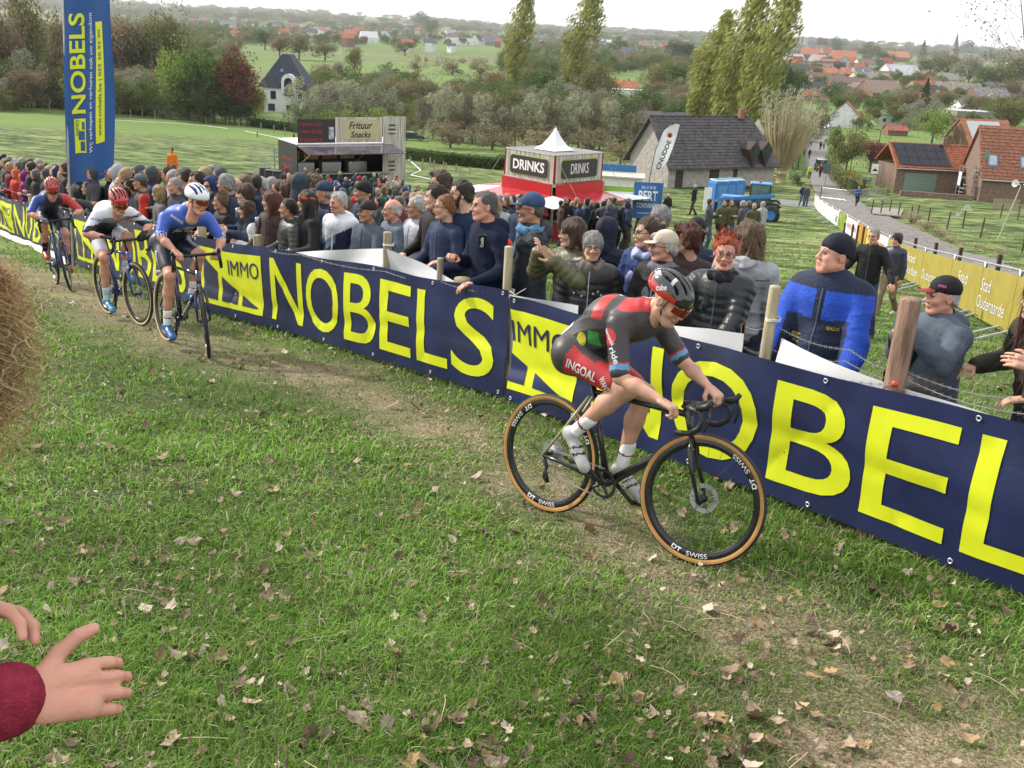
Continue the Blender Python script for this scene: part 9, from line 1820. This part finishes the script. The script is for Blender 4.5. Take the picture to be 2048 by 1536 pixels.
 cl = vnoise(x,y,.9,51) + .6 * vnoise(x,y,.3,52);keep = (g.uniform(0,1,len(x)) < np.clip(.45 + cl * .9,.05,1));x,y,r,beh = x[keep][:N_],y[keep][:N_],r[keep][:N_],beh[keep][:N_];o_ = np.argsort(np.where(beh,99,r));mass = MB();cnt = 0
 for q in o_:
  s = g.uniform(.022,.055) if g.random() < .78 else g.uniform(.055,.098);rx,ry,rz = g.normal() * .5,g.normal() * .5,g.uniform(0,6.28);z = H(x[q],y[q]) + .022 + .012 * g.random();bi,mi_ = g.integers(6),g.choice(5,p=[.3,.25,.2,.15,.1])
  if cnt < 300:o = obj('leaf',dat[bi][mi_],GROUND,(x[q],y[q],z),(rx,ry,rz));o.scale = (s,s,s)
  else:
   M = Matrix.Rotation(rz,3,'Z') @ Matrix.Rotation(ry,3,'Y') @ Matrix.Rotation(rx,3,'X');V,F = base[bi];mass.mat(int(mi_));mass.add([M @ (Vector(v) * s) + Vector((x[q],y[q],z)) for v in V],F)
  cnt += 1
 o = mass.build('leaves',lm,GROUND);o['kind'] = 'stuff'
 tw = MB()
 for i in range(420):
  rr = math.exp(g.uniform(math.log(2.2),math.log(10)));aa = g.uniform(-.6,.6);xx,yy = rr * math.sin(aa),rr * math.cos(aa);L = g.uniform(.05,.22);th = g.uniform(0,6.28);z = H(xx,yy) + .025;tw.mat(int(g.integers(0,2)));tw.tube([(xx,yy,z),(xx + L * .3 * math.cos(th),yy + L * .3 * math.sin(th),z + .012),(xx + L * .65 * math.cos(th + .05),yy + L * .65 * math.sin(th + .05),z + .012),(xx + L * math.cos(th + .12),yy + L * math.sin(th + .12),z)],g.uniform(.0009,.002),3,False)
 o = tw.build('twigs',[mat('straw',(.38,.32,.19),.8),mat('twig_bark',(.12,.085,.06),.9)],GROUND);o['kind'] = 'stuff'
def build_left_woman():
 hp = ray(-190,640) * 1.55;z0 = H(hp[0],hp[1]);LEAN = .42;hgt = (hp[2] - z0) / .934 + .05;k = hgt / 1.75;face = .12;c,s = math.cos(face - math.pi / 2),math.sin(face - math.pi / 2);sh_ = .705 * math.sin(LEAN) * k;base = np.array([hp[0] - sh_ * math.cos(face),hp[1] - sh_ * math.sin(face),z0])
 def loc(u,v,D):w = ray(u,v) * D - base;return (np.array([w[0] * c + w[1] * s,-w[0] * s + w[1] * c,w[2]]) / k)
 wr = loc(48,1398,1.48);wl = loc(-150,1240,1.5)
 xw = lambda v:(v[0] * c + v[1] * s,-v[0] * s + v[1] * c,v[2])
 back = xw((-.25,-.8,.55));bl = xw((-.1,.6,.8))
 r,J,HM,k,jk = person('person',base,face,'clapping woman with curly hair and dark red jumper cut off by the left edge',None,hgt,head='woman',hair=None,hairc='brown',top=(.24,.022,.045),topk='knit',bulk=.034,arms=(tuple(wl),tuple(wr)),hands=('clap','clap'),palms=(bl,back),turn=1.0,nod=-.1,lean=LEAN,handdir={'hdR':xw((.86,.45,-.05)),'hdL':xw((.9,.3,.1))},vt=.009,vh=.0045,seed=60,sk='pink',collar=False)
 g = np.random.default_rng(77);V = [];F = [];M = [];hc = HM[:3,3];B = HM[:3,:3];n = 0
 S = SDF();S.ell((0,-.02,.03),(.092,.112,.10),0,.02);S.cap((0,-.05,0),(0,-.07,-.12),.09,.08,0,.03);S.cut((0,.13,-.02),(.06,.08,.09),.02);v0,q0,t0 = mesh_sdf(S,.009,wrinkle(4,.01,60));hr = obj('hair',meshdata('hair',hxf(v0,HM) * k,q0,[hairm('brown')],None,True),r)
 for i in range(5200):
  d = g.normal(size=3);d /= np.linalg.norm(d)
  if d[1] > .55 and d[2] < .45:continue
  p = np.array([0,-.015,.035]) + d * np.array([.09,.11,.10]);out = d * np.array([1,1,.5]);L = g.uniform(.05,.15);st = 20;R_ = g.uniform(.009,.020);ph = g.uniform(0,6.28);fq = g.uniform(110,190);w = g.uniform(.0006,.0012);Q = [];fly = g.random() < .12
  for j in range(st):
   t = j / (st - 1);c0 = p + out * (.03 + .075 * math.sin(min(1,t * 1.6) * 1.57)) * (1.5 if fly else 1) * L / .2 + np.array([0,.12,-1.0]) * L * t ** 1.3;a = ph + fq * L * t;c0 = c0 + (np.array([math.cos(a),math.sin(a),0]) * R_ * min(1,t * 3)) + g.normal(size=3) * .0008;Q.append(c0)
  Q = np.array(Q);b = len(V)
  for j in range(st):sd = np.array([math.cos(ph + j * .4),math.sin(ph + j * .4),.2]) * w * (1 - .5 * j / st);V.append(Q[j] - sd);V.append(Q[j] + sd)
  for j in range(st - 1):F.append((b + 2 * j,b + 2 * j + 1,b + 2 * j + 3,b + 2 * j + 2));M.append((0 if j < st * .3 and i % 3 else 1) if i % 2 else (1 if j < st * .5 else 2))
 V = hxf(np.array(V),HM) * k;me = meshdata('curls',V,np.array(F),[green('hair_root',(.24,.13,.07),None,0),green('hair_mid',(.40,.25,.13),None,0),green('hair_tip_backlit',(.72,.56,.33),None,0)],M);obj('curls',me,r)  # tips coloured lighter than the strands: the backlit glow is put into the colour
# ------------------------------------------------------------------ build everything
import time as _t
for fn in (build_ground,build_houses,build_trees,build_far_woods,build_road,build_stalls,build_vehicles,build_barriers,build_fence,build_cyclists,build_mid_crowd,build_front,build_left_woman,build_grass,build_haze):
 _s = _t.time();fn();print('TIME',fn.__name__,round(_t.time() - _s,1))
print('polys',sum(len(o.data.polygons) for o in bpy.data.objects if o.type == 'MESH'),'unique',sum(len(m.polygons) for m in bpy.data.meshes))
